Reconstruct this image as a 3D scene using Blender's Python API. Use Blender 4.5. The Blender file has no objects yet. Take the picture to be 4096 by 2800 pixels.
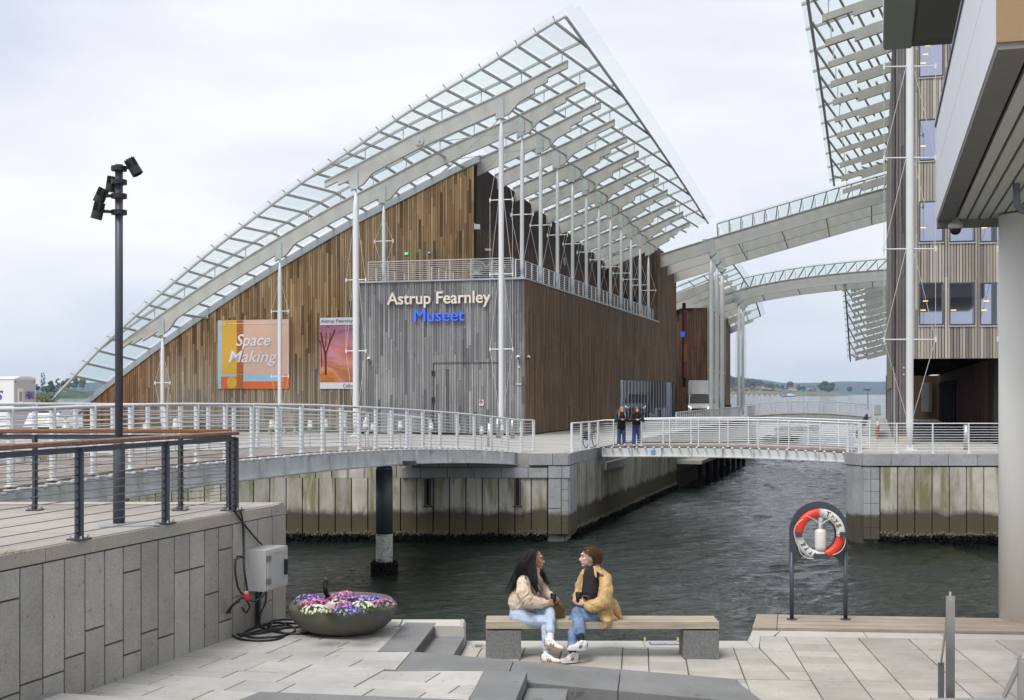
import bpy, math, random
import numpy as np
from mathutils import Vector, Matrix, noise
R = random.Random(11)
F, CX, HY = 5150.0, 2048.0, 1574.0
scene = bpy.context.scene
# ---------------------------------------------------------------- camera
cam_d = bpy.data.cameras.new('camera')
cam = bpy.data.objects.new('camera', cam_d)
scene.collection.objects.link(cam)
cam.location = (0, 0, 0)
cam.rotation_euler = (math.pi / 2, 0, 0)
cam_d.sensor_width = 36.0
cam_d.lens = 36.0 * F / 4096.0
cam_d.shift_y = (HY - 1400.0) / 4096.0
cam_d.clip_start = 0.1
cam_d.clip_end = 40000
scene.camera = cam
# ---------------------------------------------------------------- sky and sun
SUN_EL, SUN_AZ = math.radians(58), math.radians(215)
world = bpy.data.worlds.new('World')
scene.world = world
world.use_nodes = True
wn = world.node_tree
wn.nodes.clear()
def wnode(t, **k):
    n = wn.nodes.new(t)
    for a, b in k.items():
        setattr(n, a, b)
    return n
sky = wnode('ShaderNodeTexSky', sky_type='NISHITA', sun_disc=False, sun_elevation=SUN_EL, sun_rotation=SUN_AZ)
wtc = wnode('ShaderNodeTexCoord')
wmap = wnode('ShaderNodeMapping')
wmap.inputs['Scale'].default_value = (1.0, 1.0, 3.2)
wns = wnode('ShaderNodeTexNoise')
wns.inputs['Scale'].default_value = 2.1
wns.inputs['Detail'].default_value = 7
wns.inputs['Roughness'].default_value = 0.52
wns.inputs['Distortion'].default_value = 0.25
wrp = wnode('ShaderNodeValToRGB')
wrp.color_ramp.elements[0].position = 0.36
wrp.color_ramp.elements[0].color = (4.35, 4.55, 5.3, 1)
wrp.color_ramp.elements[1].position = 0.66
wrp.color_ramp.elements[1].color = (6.15, 6.2, 6.4, 1)
wmx = wnode('ShaderNodeMixRGB')
wmx.inputs[0].default_value = 0.95
wbg = wnode('ShaderNodeBackground')
wbg.inputs['Strength'].default_value = 0.09
wout = wnode('ShaderNodeOutputWorld')
L = wn.links.new
L(wtc.outputs['Generated'], wmap.inputs[0]); L(wmap.outputs[0], wns.inputs['Vector'])
L(wns.outputs['Fac'], wrp.inputs[0]); L(sky.outputs[0], wmx.inputs[1]); L(wrp.outputs[0], wmx.inputs[2])
L(wmx.outputs[0], wbg.inputs['Color']); L(wbg.outputs[0], wout.inputs['Surface'])
sun_d = bpy.data.lights.new('sun', 'SUN')
sun_d.energy = 1.5
sun_d.angle = math.radians(24)
sun_d.color = (1.0, 0.96, 0.9)
sun = bpy.data.objects.new('sun', sun_d)
scene.collection.objects.link(sun)
sd = Vector((math.sin(SUN_AZ) * math.cos(SUN_EL), math.cos(SUN_AZ) * math.cos(SUN_EL), math.sin(SUN_EL)))
sun.rotation_euler = (-sd).to_track_quat('-Z', 'Y').to_euler()
scene.view_settings.view_transform = 'Standard'
scene.view_settings.look = 'None'
scene.view_settings.exposure = 0.95
scene.view_settings.gamma = 1.0
scene.cycles.max_bounces = 8
scene.cycles.transparent_max_bounces = 24
scene.cycles.caustics_reflective = False
scene.cycles.caustics_refractive = False
# ---------------------------------------------------------------- geometry of the place
def P(px, py, D):
    return Vector(((px - CX) / F * D, D, (HY - py) / F * D))
def G(px, py, h):
    return P(px, py, F * h / (py - HY))
A = Vector((0.2731, 0.9620, 0)).normalized()       # the channel runs this way
B = Vector((-A.y, A.x, 0))                          # to the left, a little away
M0 = Vector((-0.55, 65.8, 0))
def M(t, s, z=0.0):
    return Vector((M0.x + B.x * t + A.x * s, M0.y + B.y * t + A.y * s, z))
def TM(px, s):                                      # t of a point seen in column px in the plane s
    r = (px - CX) / F
    ox, oy = M0.x + A.x * s, M0.y + A.y * s
    return (r * oy - ox) / (B.x - r * B.y)
def SM(px, t):                                      # s of a point seen in column px in the plane t
    r = (px - CX) / F
    ox, oy = M0.x + B.x * t, M0.y + B.y * t
    return (r * oy - ox) / (A.x - r * A.y)
def ZM(py, t, s):
    return (HY - py) / F * M(t, s).y
Z = Vector((0, 0, 1))
# ---------------------------------------------------------------- materials
MATS = {}
class NT:
    def __init__(self, name):
        self.m = bpy.data.materials.new(name); self.m.use_nodes = True
        self.t = self.m.node_tree; self.b = self.t.nodes['Principled BSDF']; self.o = self.t.nodes['Material Output']
        MATS[name] = self.m
    def n(self, t, **k):
        x = self.t.nodes.new(t)
        for a, b in k.items(): setattr(x, a, b)
        return x
    def l(self, a, b): self.t.links.new(a, b)
    def pos(self, scale=(1, 1, 1), rot=None):
        g = self.n('ShaderNodeNewGeometry'); mp = self.n('ShaderNodeMapping')
        mp.inputs['Scale'].default_value = scale
        if rot: mp.inputs['Rotation'].default_value = rot
        self.l(g.outputs['Position'], mp.inputs[0]); return mp.outputs[0]
    def noise(self, scale, detail=4, rough=0.55, vec=None, dist=0.0):
        x = self.n('ShaderNodeTexNoise'); x.inputs['Scale'].default_value = scale
        x.inputs['Detail'].default_value = detail; x.inputs['Roughness'].default_value = rough; x.inputs['Distortion'].default_value = dist
        self.l(vec if vec else self.pos(), x.inputs['Vector']); return x.outputs['Fac']
    def ramp(self, fac, *stops):
        r = self.n('ShaderNodeValToRGB'); cr = r.color_ramp
        while len(cr.elements) < len(stops): cr.elements.new(0.5)
        for e, (p, c) in zip(cr.elements, stops):
            e.position = p; e.color = (*c, 1) if not isinstance(c, (int, float)) else (c, c, c, 1)
        self.l(fac, r.inputs[0]); return r.outputs[0]
    def mix(self, fac, a, b, mode='MIX'):
        x = self.n('ShaderNodeMixRGB', blend_type=mode)
        for i, v in enumerate((fac, a, b)):
            if isinstance(v, (int, float)): x.inputs[i].default_value = v if i == 0 else (v, v, v, 1)
            elif isinstance(v, tuple): x.inputs[i].default_value = (*v, 1)
            else: self.l(v, x.inputs[i])
        return x.outputs[0]
    def math(self, op, a, b=0.0, c=None, clamp=False):
        x = self.n('ShaderNodeMath', operation=op); x.use_clamp = clamp
        for i, v in enumerate((a, b, c)):
            if v is None: continue
            if isinstance(v, (int, float)): x.inputs[i].default_value = v
            else: self.l(v, x.inputs[i])
        return x.outputs[0]
    def z(self):
        g = self.n('ShaderNodeNewGeometry'); s = self.n('ShaderNodeSeparateXYZ'); self.l(g.outputs['Position'], s.inputs[0]); return s.outputs[2]
    def rnd(self):                                   # one random value per piece: objects and islands alike
        o = self.n('ShaderNodeObjectInfo'); g = self.n('ShaderNodeNewGeometry')
        return self.math('FRACT', self.math('ADD', o.outputs['Random'], g.outputs['Random Per Island']))
    def bump(self, h, strength=0.3, dist=0.02):
        x = self.n('ShaderNodeBump'); x.inputs['Strength'].default_value = strength; x.inputs['Distance'].default_value = dist
        self.l(h, x.inputs['Height']); self.l(x.outputs[0], self.b.inputs['Normal'])
    def set(self, col=None, rough=0.6, metal=0.0, spec=None):
        if isinstance(col, tuple): self.b.inputs['Base Color'].default_value = (*col, 1)
        elif col is not None: self.l(col, self.b.inputs['Base Color'])
        if isinstance(rough, (int, float)): self.b.inputs['Roughness'].default_value = rough
        else: self.l(rough, self.b.inputs['Roughness'])
        self.b.inputs['Metallic'].default_value = metal
        if spec is not None: self.b.inputs['Specular IOR Level'].default_value = spec
        return self.m
def simple(name, col, rough=0.6, metal=0.0, var=0.12, ns=3.0, bump=0.0, bs=40.0, rnd=0.0, spec=None, detail=5):
    k = NT(name)
    f = k.noise(ns, detail)
    c = k.mix(f, tuple(v * (1 - var) for v in col), tuple(min(1, v * (1 + var)) for v in col))
    if rnd:
        r = k.rnd()
        rr = k.math('MULTIPLY_ADD', r, 2 * rnd, 1 - rnd)
        c = k.mix(1.0, c, rr, 'MULTIPLY')
    if bump: k.bump(k.noise(bs, 3), bump, 0.01)
    return k.set(c, rough, metal, spec)
def granite(name, col, speck=0.25, rnd=0.06, stain=0.12, scale=90.0, tint=(0.9, 0.86, 0.72), tide=False):
    k = NT(name)
    c = k.ramp(k.noise(scale, 3, 0.7), (0.3, tuple(v * (1 - speck) for v in col)), (0.7, tuple(v * (1 + speck * 0.6) for v in col)))
    big = k.ramp(k.noise(1.1, 6, 0.6), (0.35, 1 - stain), (0.65, 1.0))
    c = k.mix(1.0, c, big, 'MULTIPLY')
    blot = k.ramp(k.noise(4.5, 5, 0.6, dist=0.5), (0.52, 0.0), (0.75, 0.7))
    c = k.mix(blot, c, k.mix(1.0, c, tint, 'MULTIPLY'))
    rr = k.math('MULTIPLY_ADD', k.rnd(), 2 * rnd, 1 - rnd)
    c = k.mix(1.0, c, rr, 'MULTIPLY')
    sp = k.ramp(k.noise(11, 2, 0.4), (0.70, 1.0), (0.735, 0.62))
    c = k.mix(0.8, c, k.mix(1.0, c, sp, 'MULTIPLY'))
    if tide:
        zz = k.math('ADD', k.z(), k.math('MULTIPLY_ADD', k.noise(1.3, 4), 0.5, -0.25))
        c = k.mix(k.ramp(k.math('MULTIPLY_ADD', zz, -1.0, -4.2, clamp=True), (0.28, 0.0), (0.42, 1.0)), c, k.mix(k.noise(3, 4), (0.06, 0.05, 0.035), (0.10, 0.095, 0.06)))
    k.bump(k.noise(scale, 3, 0.7), 0.35, 0.006)
    return k.set(c, 0.78)
m_paver = granite('granite_paver', (0.48, 0.47, 0.44), 0.12, 0.13, 0.22)
m_paverwarm = granite('granite_paver_warm', (0.48, 0.455, 0.41), 0.14, 0.13, 0.24)
m_dark = granite('granite_dark', (0.235, 0.24, 0.24), 0.2, 0.05, 0.25)
m_coping = granite('granite_coping', (0.52, 0.50, 0.46), 0.12, 0.04, 0.1)
m_wallstone = granite('granite_wall', (0.47, 0.455, 0.41), 0.28, 0.14, 0.22, 60)
m_wallcap = granite('granite_cap', (0.48, 0.445, 0.385), 0.22, 0.06, 0.2, 60)
m_block = granite('granite_block', (0.20, 0.205, 0.205), 0.45, 0.02, 0.12, 70, (0.62, 0.66, 0.5))
m_quaystone = granite('granite_quay', (0.40, 0.41, 0.42), 0.22, 0.1, 0.2, 30, (0.75, 0.78, 0.5), True)
m_joint = simple('joint_sand', (0.12, 0.112, 0.095), 0.95)
m_mortar = simple('mortar', (0.15, 0.115, 0.08), 0.95)
def slabs(name, c1, c2, joint, sx, sy, rot):
    k = NT(name)
    b = k.n('ShaderNodeTexBrick'); b.inputs['Scale'].default_value = 1.0
    b.inputs['Brick Width'].default_value = sx; b.inputs['Row Height'].default_value = sy
    b.inputs['Mortar Size'].default_value = 0.012; b.inputs['Color1'].default_value = (*c1, 1); b.inputs['Color2'].default_value = (*c2, 1)
    b.inputs['Mortar'].default_value = (*joint, 1)
    k.l(k.pos(rot=(0, 0, rot)), b.inputs['Vector'])
    c = k.mix(1.0, b.outputs['Color'], k.ramp(k.noise(0.5, 6), (0.3, 0.82), (0.7, 1.0)), 'MULTIPLY')
    c = k.mix(1.0, c, k.ramp(k.noise(60, 2), (0.3, 0.9), (0.7, 1.05)), 'MULTIPLY')
    return k.set(c, 0.8)
m_plaza = slabs('plaza_slabs', (0.42, 0.41, 0.39), (0.47, 0.46, 0.43), (0.24, 0.23, 0.21), 1.1, 0.5, 0.276)
m_terrace = slabs('terrace_slabs', (0.40, 0.37, 0.33), (0.42, 0.39, 0.345), (0.2, 0.18, 0.15), 2.6, 1.9, 0.276)
m_cobble = slabs('plaza_cobbles', (0.45, 0.40, 0.33), (0.36, 0.32, 0.27), (0.2, 0.18, 0.15), 0.22, 0.13, 0.1)
# steel and paint
m_tube = simple('edge_tube_paint', (0.56, 0.58, 0.58), 0.42, 0, 0.06, 2.0)
m_white = simple('white_painted_steel', (0.68, 0.70, 0.71), 0.38, 0, 0.06, 2.0)
m_beam = simple('grey_painted_beam', (0.49, 0.485, 0.455), 0.55, 0, 0.07, 0.8)
m_beamw = simple('grey_painted_timber', (0.45, 0.44, 0.40), 0.6, 0, 0.07, 0.8)
m_plate = simple('galvanised_plate', (0.46, 0.50, 0.49), 0.42, 0.25, 0.08, 3)
m_rafter = simple('rafter_steel', (0.42, 0.43, 0.42), 0.5, 0.1, 0.08, 3)
m_anth = simple('anthracite_steel', (0.058, 0.066, 0.085), 0.42, 0.0, 0.1, 5)
m_black = simple('black_plastic', (0.012, 0.012, 0.013), 0.45)
m_cable = simple('steel_cable', (0.2, 0.18, 0.15), 0.4, 0.7)
m_steel = simple('brushed_steel', (0.45, 0.44, 0.42), 0.3, 0.9, 0.06, 20)
m_zinc = simple('zinc_flashing', (0.42, 0.45, 0.48), 0.42, 0.35, 0.15, 1.2)
m_rod = simple('tie_rod', (0.55, 0.55, 0.53), 0.35, 0.2)
m_darkvoid = simple('dark_interior', (0.012, 0.011, 0.01), 0.9)
def girder():
    k = NT('girder_paint')
    st = k.ramp(k.noise(1.0, 5, 0.6, k.pos((3.0, 3.0, 0.5))), (0.45, 0.0), (0.8, 0.55))
    c = k.mix(st, (0.62, 0.65, 0.65), (0.36, 0.37, 0.32))
    return k.set(c, 0.45)
m_girder = girder()
def wood(name, c1, c2, dark, scale=1.0, grey=None, zlo=0, zhi=1, greyc=(0.30, 0.285, 0.26), rough=0.75, spread=0.85, streak=(9, 9, 0.35), red=None):
    """boards: one tone per piece, long streaks, optional greying towards the foot"""
    k = NT(name)
    r = k.rnd()
    c = k.ramp(r, (0.0, dark), (0.18, c1), (0.6, tuple(0.5 * (a + b) for a, b in zip(c1, c2))), (0.93, c2), (1.0, tuple(min(1, v * 1.25) for v in c2)))
    s1 = k.ramp(k.noise(scale, 6, 0.62, k.pos(streak)), (0.3, 0.62), (0.7, 1.12))
    c = k.mix(spread, c, k.mix(1.0, c, s1, 'MULTIPLY'))
    s2 = k.ramp(k.noise(scale * 0.35, 4, 0.6), (0.35, 0.72), (0.62, 1.05))
    c = k.mix(0.7, c, k.mix(1.0, c, s2, 'MULTIPLY'))
    if grey:
        zz = k.math('MULTIPLY_ADD', k.z(), -1.0 / (zhi - zlo), zhi / (zhi - zlo), clamp=True)
        zz = k.math('ADD', zz, k.math('MULTIPLY_ADD', k.noise(0.22, 4), 1.2, -0.6), clamp=True)
        zz = k.math('MULTIPLY', zz, grey)
        gc = k.mix(1.0, greyc, k.math('MULTIPLY_ADD', r, 0.7, 0.62), 'MULTIPLY')
        c = k.mix(zz, c, gc)
    if red is not None:
        g = k.n('ShaderNodeNewGeometry'); sx = k.n('ShaderNodeSeparateXYZ'); k.l(g.outputs['Position'], sx.inputs[0])
        xx = k.math('ADD', sx.outputs[0], k.math('MULTIPLY_ADD', k.noise(0.35, 3), 3.0, -1.5))
        c = k.mix(k.ramp(k.math('MULTIPLY_ADD', xx, -0.25, red * 0.25, clamp=True), (0.0, 0.0), (1.0, 0.85)), c, k.mix(1.0, (0.26, 0.10, 0.035), k.math('MULTIPLY_ADD', r, 0.9, 0.4), 'MULTIPLY'))
    k.bump(k.noise(12, 4, 0.6, k.pos((1, 1, 0.08))), 0.25, 0.01)
    return k.set(c, rough)
m_gable = wood('warm_board', (0.24, 0.130, 0.052), (0.43, 0.285, 0.145), (0.09, 0.05, 0.025), grey=0.85, zlo=-2.2, zhi=3.6, greyc=(0.34, 0.31, 0.26), red=-20.0)
m_grey = wood('grey_board', (0.20, 0.20, 0.205), (0.33, 0.33, 0.33), (0.115, 0.115, 0.125), greyc=(0.3, 0.3, 0.3))
m_brown = wood('brown_board', (0.17, 0.097, 0.05), (0.28, 0.175, 0.095), (0.11, 0.06, 0.03), grey=0.35, zlo=-2.2, zhi=-0.4, greyc=(0.27, 0.2, 0.13))
m_dbrown = wood('dark_brown_board', (0.10, 0.05, 0.028), (0.16, 0.08, 0.042), (0.06, 0.03, 0.018))
m_pale = wood('pale_board', (0.34, 0.30, 0.245), (0.52, 0.475, 0.40), (0.19, 0.175, 0.155), grey=0.5, zlo=-2, zhi=18, greyc=(0.33, 0.31, 0.28))
m_pier = wood('weathered_pier_board', (0.14, 0.125, 0.12), (0.2, 0.18, 0.17), (0.09, 0.08, 0.08))
m_bench = wood('bench_timber', (0.46, 0.385, 0.28), (0.52, 0.45, 0.34), (0.36, 0.3, 0.22), scale=2.0, streak=(0.8, 14, 14))
m_deckwood = wood('deck_timber', (0.43, 0.36, 0.28), (0.50, 0.44, 0.36), (0.35, 0.29, 0.22), scale=2.0, streak=(0.8, 14, 14))
m_bridgewood = wood('bridge_deck_board', (0.26, 0.215, 0.185), (0.33, 0.285, 0.25), (0.19, 0.16, 0.14), scale=1.0, streak=(1, 1, 1))
def handrail():
    k = NT('varnished_handrail')
    c = k.ramp(k.noise(3.0, 5, 0.6, k.pos((0.8, 6, 12))), (0.3, (0.07, 0.025, 0.011)), (0.55, (0.19, 0.07, 0.022)), (0.78, (0.36, 0.17, 0.055)))
    return k.set(c, 0.3)
m_handrail = handrail()
def quaywall():
    k = NT('quay_concrete')
    z = k.z()
    base = k.ramp(k.noise(0.9, 6, 0.6), (0.3, (0.36, 0.335, 0.27)), (0.7, (0.58, 0.56, 0.50)))
    base = k.mix(1.0, base, k.math('MULTIPLY_ADD', k.rnd(), 0.4, 0.72), 'MULTIPLY')
    al = k.ramp(k.noise(1.6, 6, 0.65, k.pos((1.5, 1.5, 0.25)), 0.6), (0.46, 0.0), (0.62, 0.8))
    c = k.mix(al, base, (0.17, 0.175, 0.055))
    rb = k.ramp(k.noise(2.3, 5, 0.6, k.pos((1.7, 1.7, 0.12))), (0.58, 0.0), (0.72, 0.6))
    c = k.mix(rb, c, (0.19, 0.13, 0.10))
    wob = k.math('MULTIPLY_ADD', k.noise(0.9, 5, 0.6), 0.7, -0.35)
    zz = k.math('ADD', z, wob)
    t1 = k.ramp(k.math('MULTIPLY_ADD', zz, 1.0, 5.2), (0.0, 0.0), (1.0, 1.0))      # z -5.2 .. -4.2
    band = k.ramp(k.math('MULTIPLY_ADD', zz, -1.0, -4.05, clamp=True), (0.28, 0.0), (0.5, 1.0))
    wet = k.ramp(k.math('MULTIPLY_ADD', zz, -0.8, -3.35, clamp=True), (0.0, (0.05, 0.045, 0.035)), (0.35, (0.085, 0.068, 0.046)), (0.75, (0.085, 0.078, 0.035)), (1.0, (0.10, 0.095, 0.05)))
    c = k.mix(band, c, wet)
    k.bump(k.noise(14, 4, 0.7), 0.5, 0.02)
    return k.set(c, 0.85)
m_quay = quaywall()
m_mussel = simple('mussel_crust', (0.008, 0.0075, 0.007), 0.85, 0, 0.4, 8, 0.6, 30, spec=0.15)
m_barn = simple('barnacles', (0.15, 0.145, 0.10), 0.9, 0, 0.5, 20)
# glass
def glass(name, tint, white, gloss, wcol=(0.72, 0.8, 0.79)):
    k = NT(name); k.t.nodes.remove(k.b)
    tr = k.n('ShaderNodeBsdfTransparent'); tr.inputs[0].default_value = (*tint, 1)
    df = k.n('ShaderNodeBsdfDiffuse'); df.inputs[0].default_value = (*wcol, 1)
    tl = k.n('ShaderNodeBsdfTranslucent'); tl.inputs[0].default_value = (*wcol, 1)
    gl = k.n('ShaderNodeBsdfGlossy'); gl.inputs['Roughness'].default_value = 0.03
    a0 = k.n('ShaderNodeMixShader'); a0.inputs[0].default_value = 0.6
    a = k.n('ShaderNodeMixShader'); b = k.n('ShaderNodeMixShader')
    f = k.math('MULTIPLY_ADD', k.noise(0.8, 4), white, white * 0.6)
    k.l(f, a.inputs[0]); b.inputs[0].default_value = gloss
    k.l(df.outputs[0], a0.inputs[1]); k.l(tl.outputs[0], a0.inputs[2])
    k.l(tr.outputs[0], a.inputs[1]); k.l(a0.outputs[0], a.inputs[2]); k.l(a.outputs[0], b.inputs[1]); k.l(gl.outputs[0], b.inputs[2])
    k.l(b.outputs[0], k.o.inputs['Surface']); return k.m
m_glass = glass('canopy_glass', (0.93, 0.965, 0.955), 0.03, 0.03)
m_glassedge = glass('canopy_edge_glass', (0.975, 0.985, 0.983), 0.008, 0.02)
m_balus = glass('balustrade_glass', (0.82, 0.88, 0.86), 0.3, 0.08)
def window(name, refl, dark):
    k = NT(name); k.t.nodes.remove(k.b)
    df = k.n('ShaderNodeBsdfDiffuse'); df.inputs[0].default_value = (*dark, 1)
    gl = k.n('ShaderNodeBsdfGlossy'); gl.inputs['Roughness'].default_value = 0.02; gl.inputs[0].default_value = (0.72, 0.76, 0.92, 1)
    a = k.n('ShaderNodeMixShader'); a.inputs[0].default_value = refl
    k.l(df.outputs[0], a.inputs[1]); k.l(gl.outputs[0], a.inputs[2]); k.l(a.outputs[0], k.o.inputs['Surface']); return k.m
m_window = window('coated_window_glass', 0.62, (0.02, 0.022, 0.03))
m_window2 = window('shop_window_glass', 0.45, (0.02, 0.022, 0.024))
def emis(name, col, st):
    k = NT(name); k.b.inputs['Base Color'].default_value = (*col, 1)
    k.b.inputs['Emission Color'].default_value = (*col, 1); k.b.inputs['Emission Strength'].default_value = st; return k.m
m_lamp = emis('lit_ceiling_lamp', (1.0, 0.55, 0.12), 1.1)
m_headlight = emis('lit_headlight', (1.0, 0.98, 0.9), 2.0)
m_exit = emis('lit_exit_sign', (0.05, 0.6, 0.3), 0.5)
def water():
    k = NT('harbour_water')
    v1 = k.noise(0.7, 3, 0.5, k.pos((0.8, 1.0, 1), (0, 0, 0.35)), 0.6)
    v2 = k.noise(1.9, 4, 0.5, k.pos((0.6, 1.25, 1), (0, 0, -0.25)), 0.9)
    v3 = k.noise(9.0, 3, 0.6, k.pos((0.7, 1.2, 1), (0, 0, 0.2)), 0.6)
    h = k.math('ADD', k.math('MULTIPLY', v1, 0.10), k.math('ADD', k.math('MULTIPLY', v2, 0.12), k.math('MULTIPLY', v3, 0.035)))
    k.bump(h, 1.0, 1.0)
    k.b.inputs['IOR'].default_value = 1.333
    c = k.ramp(k.noise(0.08, 3), (0.35, (0.011, 0.015, 0.008)), (0.65, (0.009, 0.018, 0.015)))
    return k.set(c, 0.07, 0, 0.5)
m_water = water()
# ---------------------------------------------------------------- mesh helpers
C = scene.collection
def link(o, parent=None, loc=None):
    C.objects.link(o)
    if parent is not None:
        o.parent = parent
        o.matrix_parent_inverse = Matrix(parent['pinv_']) if False else inv_of(parent)
    return o
_INV = {}
def inv_of(p):
    m = Matrix.Identity(4); q = p; chain = []
    while q is not None:
        chain.append(q); q = q.parent
    for q in reversed(chain):
        m = m @ (q.matrix_parent_inverse if q.parent else Matrix.Identity(4)) @ q.matrix_basis
    return m.inverted()
class MB:
    def __init__(self): self.v = []; self.f = []
    def add(self, vs, fs):
        n = len(self.v); self.v.extend([tuple(v) for v in vs]); self.f.extend([tuple(n + i for i in f) for f in fs]); return self
    def obox(self, c, ax, ay, az):                 # centre and three half-axes
        c = Vector(c); ax = Vector(ax); ay = Vector(ay); az = Vector(az)
        vs = [c + sx * ax + sy * ay + sz * az for sx in (-1, 1) for sy in (-1, 1) for sz in (-1, 1)]
        return self.add(vs, [(0, 1, 3, 2), (4, 6, 7, 5), (0, 4, 5, 1), (2, 3, 7, 6), (0, 2, 6, 4), (1, 5, 7, 3)])
    def box(self, c, s, rz=0.0):
        ca, sa = math.cos(rz), math.sin(rz)
        return self.obox(c, Vector((ca, sa, 0)) * s[0] / 2, Vector((-sa, ca, 0)) * s[1] / 2, Vector((0, 0, s[2] / 2)))
    def bar(self, p, q, w, h, up=Z):               # w across, h along up
        p = Vector(p); q = Vector(q); d = (q - p)
        if d.length < 1e-6: return self
        dn = d.normalized(); x = dn.cross(Vector(up))
        if x.length < 1e-5: x = dn.cross(Vector((1, 0, 0)))
        x.normalize(); y = x.cross(dn)
        return self.obox((p + q) / 2, d / 2, x * w / 2, y * h / 2)
    def tube(self, pts, r, n=8, cap=True):
        pts = [Vector(p) for p in pts]; N = len(pts)
        rr = r if isinstance(r, (list, tuple)) else [r] * N
        base = len(self.v); px = None
        for i, p in enumerate(pts):
            d = (pts[min(i + 1, N - 1)] - pts[max(i - 1, 0)])
            d = d.normalized() if d.length > 1e-9 else Z.copy()
            if px is None:
                x = d.cross(Z)
                if x.length < 1e-3: x = d.cross(Vector((1, 0, 0)))
            else: x = px - d * px.dot(d)
            x.normalize(); px = x; y = d.cross(x)
            for k in range(n):
                a = 2 * math.pi * k / n
                self.v.append(tuple(p + (x * math.cos(a) + y * math.sin(a)) * rr[i]))
        for i in range(N - 1):
            for k in range(n):
                k2 = (k + 1) % n
                self.f.append((base + i * n + k, base + i * n + k2, base + (i + 1) * n + k2, base + (i + 1) * n + k))
        if cap:
            self.f.append(tuple(base + k for k in range(n - 1, -1, -1)))
            self.f.append(tuple(base + (N - 1) * n + k for k in range(n)))
        return self
    def prism(self, poly, ext):
        ext = Vector(ext); poly = [Vector(p) for p in poly]; n = len(poly)
        return self.add(poly + [p + ext for p in poly], [tuple(range(n - 1, -1, -1)), tuple(range(n, 2 * n))] + [(i, (i + 1) % n, n + (i + 1) % n, n + i) for i in range(n)])
    def strip(self, top, bot, ext):                # side panel given by matching top and bottom outlines, given thickness
        top = [Vector(p) for p in top]; bot = [Vector(p) for p in bot]; ext = Vector(ext); n = len(top)
        vs = top + bot + [p + ext for p in top] + [p + ext for p in bot]
        fs = []
        for i in range(n - 1):
            a, b, c, d = i, i + 1, n + i + 1, n + i
            fs += [(a, d, c, b), (2 * n + a, 2 * n + b, 2 * n + c, 2 * n + d), (a, b, 2 * n + b, 2 * n + a), (d, 2 * n + d, 2 * n + c, c)]
        fs += [(0, 2 * n, 3 * n, n), (n - 1, 2 * n - 1, 4 * n - 1, 3 * n - 1)]
        return self.add(vs, fs)
    def lathe(self, prof, c, n=24, sx=1.0, sy=1.0):
        c = Vector(c); base = len(self.v); m = len(prof)
        for r, z in prof:
            for k in range(n):
                a = 2 * math.pi * k / n
                self.v.append((c.x + r * math.cos(a) * sx, c.y + r * math.sin(a) * sy, c.z + z))
        for i in range(m - 1):
            for k in range(n):
                k2 = (k + 1) % n
                self.f.append((base + i * n + k, base + i * n + k2, base + (i + 1) * n + k2, base + (i + 1) * n + k))
        if prof[0][0] > 1e-6: self.f.append(tuple(base + k for k in range(n - 1, -1, -1)))
        if prof[-1][0] > 1e-6: self.f.append(tuple(base + (m - 1) * n + k for k in range(n)))
        return self
    def blob(self, c, r, n=8, m=6, jit=0.0, rot=None):
        c = Vector(c); r = Vector(r) if not isinstance(r, (int, float)) else Vector((r, r, r)); base = len(self.v)
        for i in range(m + 1):
            th = math.pi * i / m
            for k in range(n):
                a = 2 * math.pi * k / n
                v = Vector((math.sin(th) * math.cos(a) * r.x, math.sin(th) * math.sin(a) * r.y, math.cos(th) * r.z))
                if jit: v *= 1 + R.uniform(-jit, jit)
                if rot: v = rot @ v
                self.v.append(tuple(c + v))
        for i in range(m):
            for k in range(n):
                k2 = (k + 1) % n
                self.f.append((base + i * n + k, base + (i + 1) * n + k, base + (i + 1) * n + k2, base + i * n + k2))
        return self
    def mesh(self, name, mat, smooth=False):
        me = bpy.data.meshes.new(name); me.from_pydata(self.v, [], self.f); me.update()
        if mat: me.materials.append(mat)
        if smooth:
            me.polygons.foreach_set('use_smooth', [True] * len(me.polygons))
        return me
    def build(self, name, mat, parent=None, label=None, kind=None, cat=None, group=None, smooth=False):
        o = bpy.data.objects.new(name, self.mesh(name, mat, smooth))
        link(o, parent); return tag(o, label, cat, group, kind)
def tag(o, label=None, cat=None, group=None, kind=None):
    if label: o['label'] = label
    if cat: o['category'] = cat
    if group: o['group'] = group
    if kind: o['kind'] = kind
    return o
def thing(name, label, cat, loc=(0, 0, 0), group=None):
    o = bpy.data.objects.new(name, None); C.objects.link(o); o.location = loc; o.empty_display_size = 0.2
    return tag(o, label, cat, group)
_unit = {}
def unit(mat, name='piece'):
    k = (mat.name, name)
    if k not in _unit: _unit[k] = MB().obox((0, 0, 0), (0.5, 0, 0), (0, 0.5, 0), (0, 0, 0.5)).mesh(name, mat)
    return _unit[k]
def piece(name, mat, c, ax, ay, az, parent, label=None, inv=None):
    """a box-shaped piece sharing one mesh: full axes ax, ay, az"""
    o = bpy.data.objects.new(name, unit(mat, name)); C.objects.link(o)
    if parent is not None:
        o.parent = parent; o.matrix_parent_inverse = inv if inv is not None else inv_of(parent)
    m = Matrix.Identity(4)
    for i, v in enumerate((ax, ay, az)):
        for j in range(3): m[j][i] = v[j]
    for j in range(3): m[j][3] = c[j]
    o.matrix_basis = m
    if label: o['label'] = label
    return o
def copy_tree(o, parent=None, label=None, mb=None):
    c = o.copy(); C.objects.link(c); c.parent = parent
    if mb is not None: c.matrix_basis = mb
    if label: c['label'] = label
    for ch in list(o.children): copy_tree(ch, c)
    return c
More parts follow.
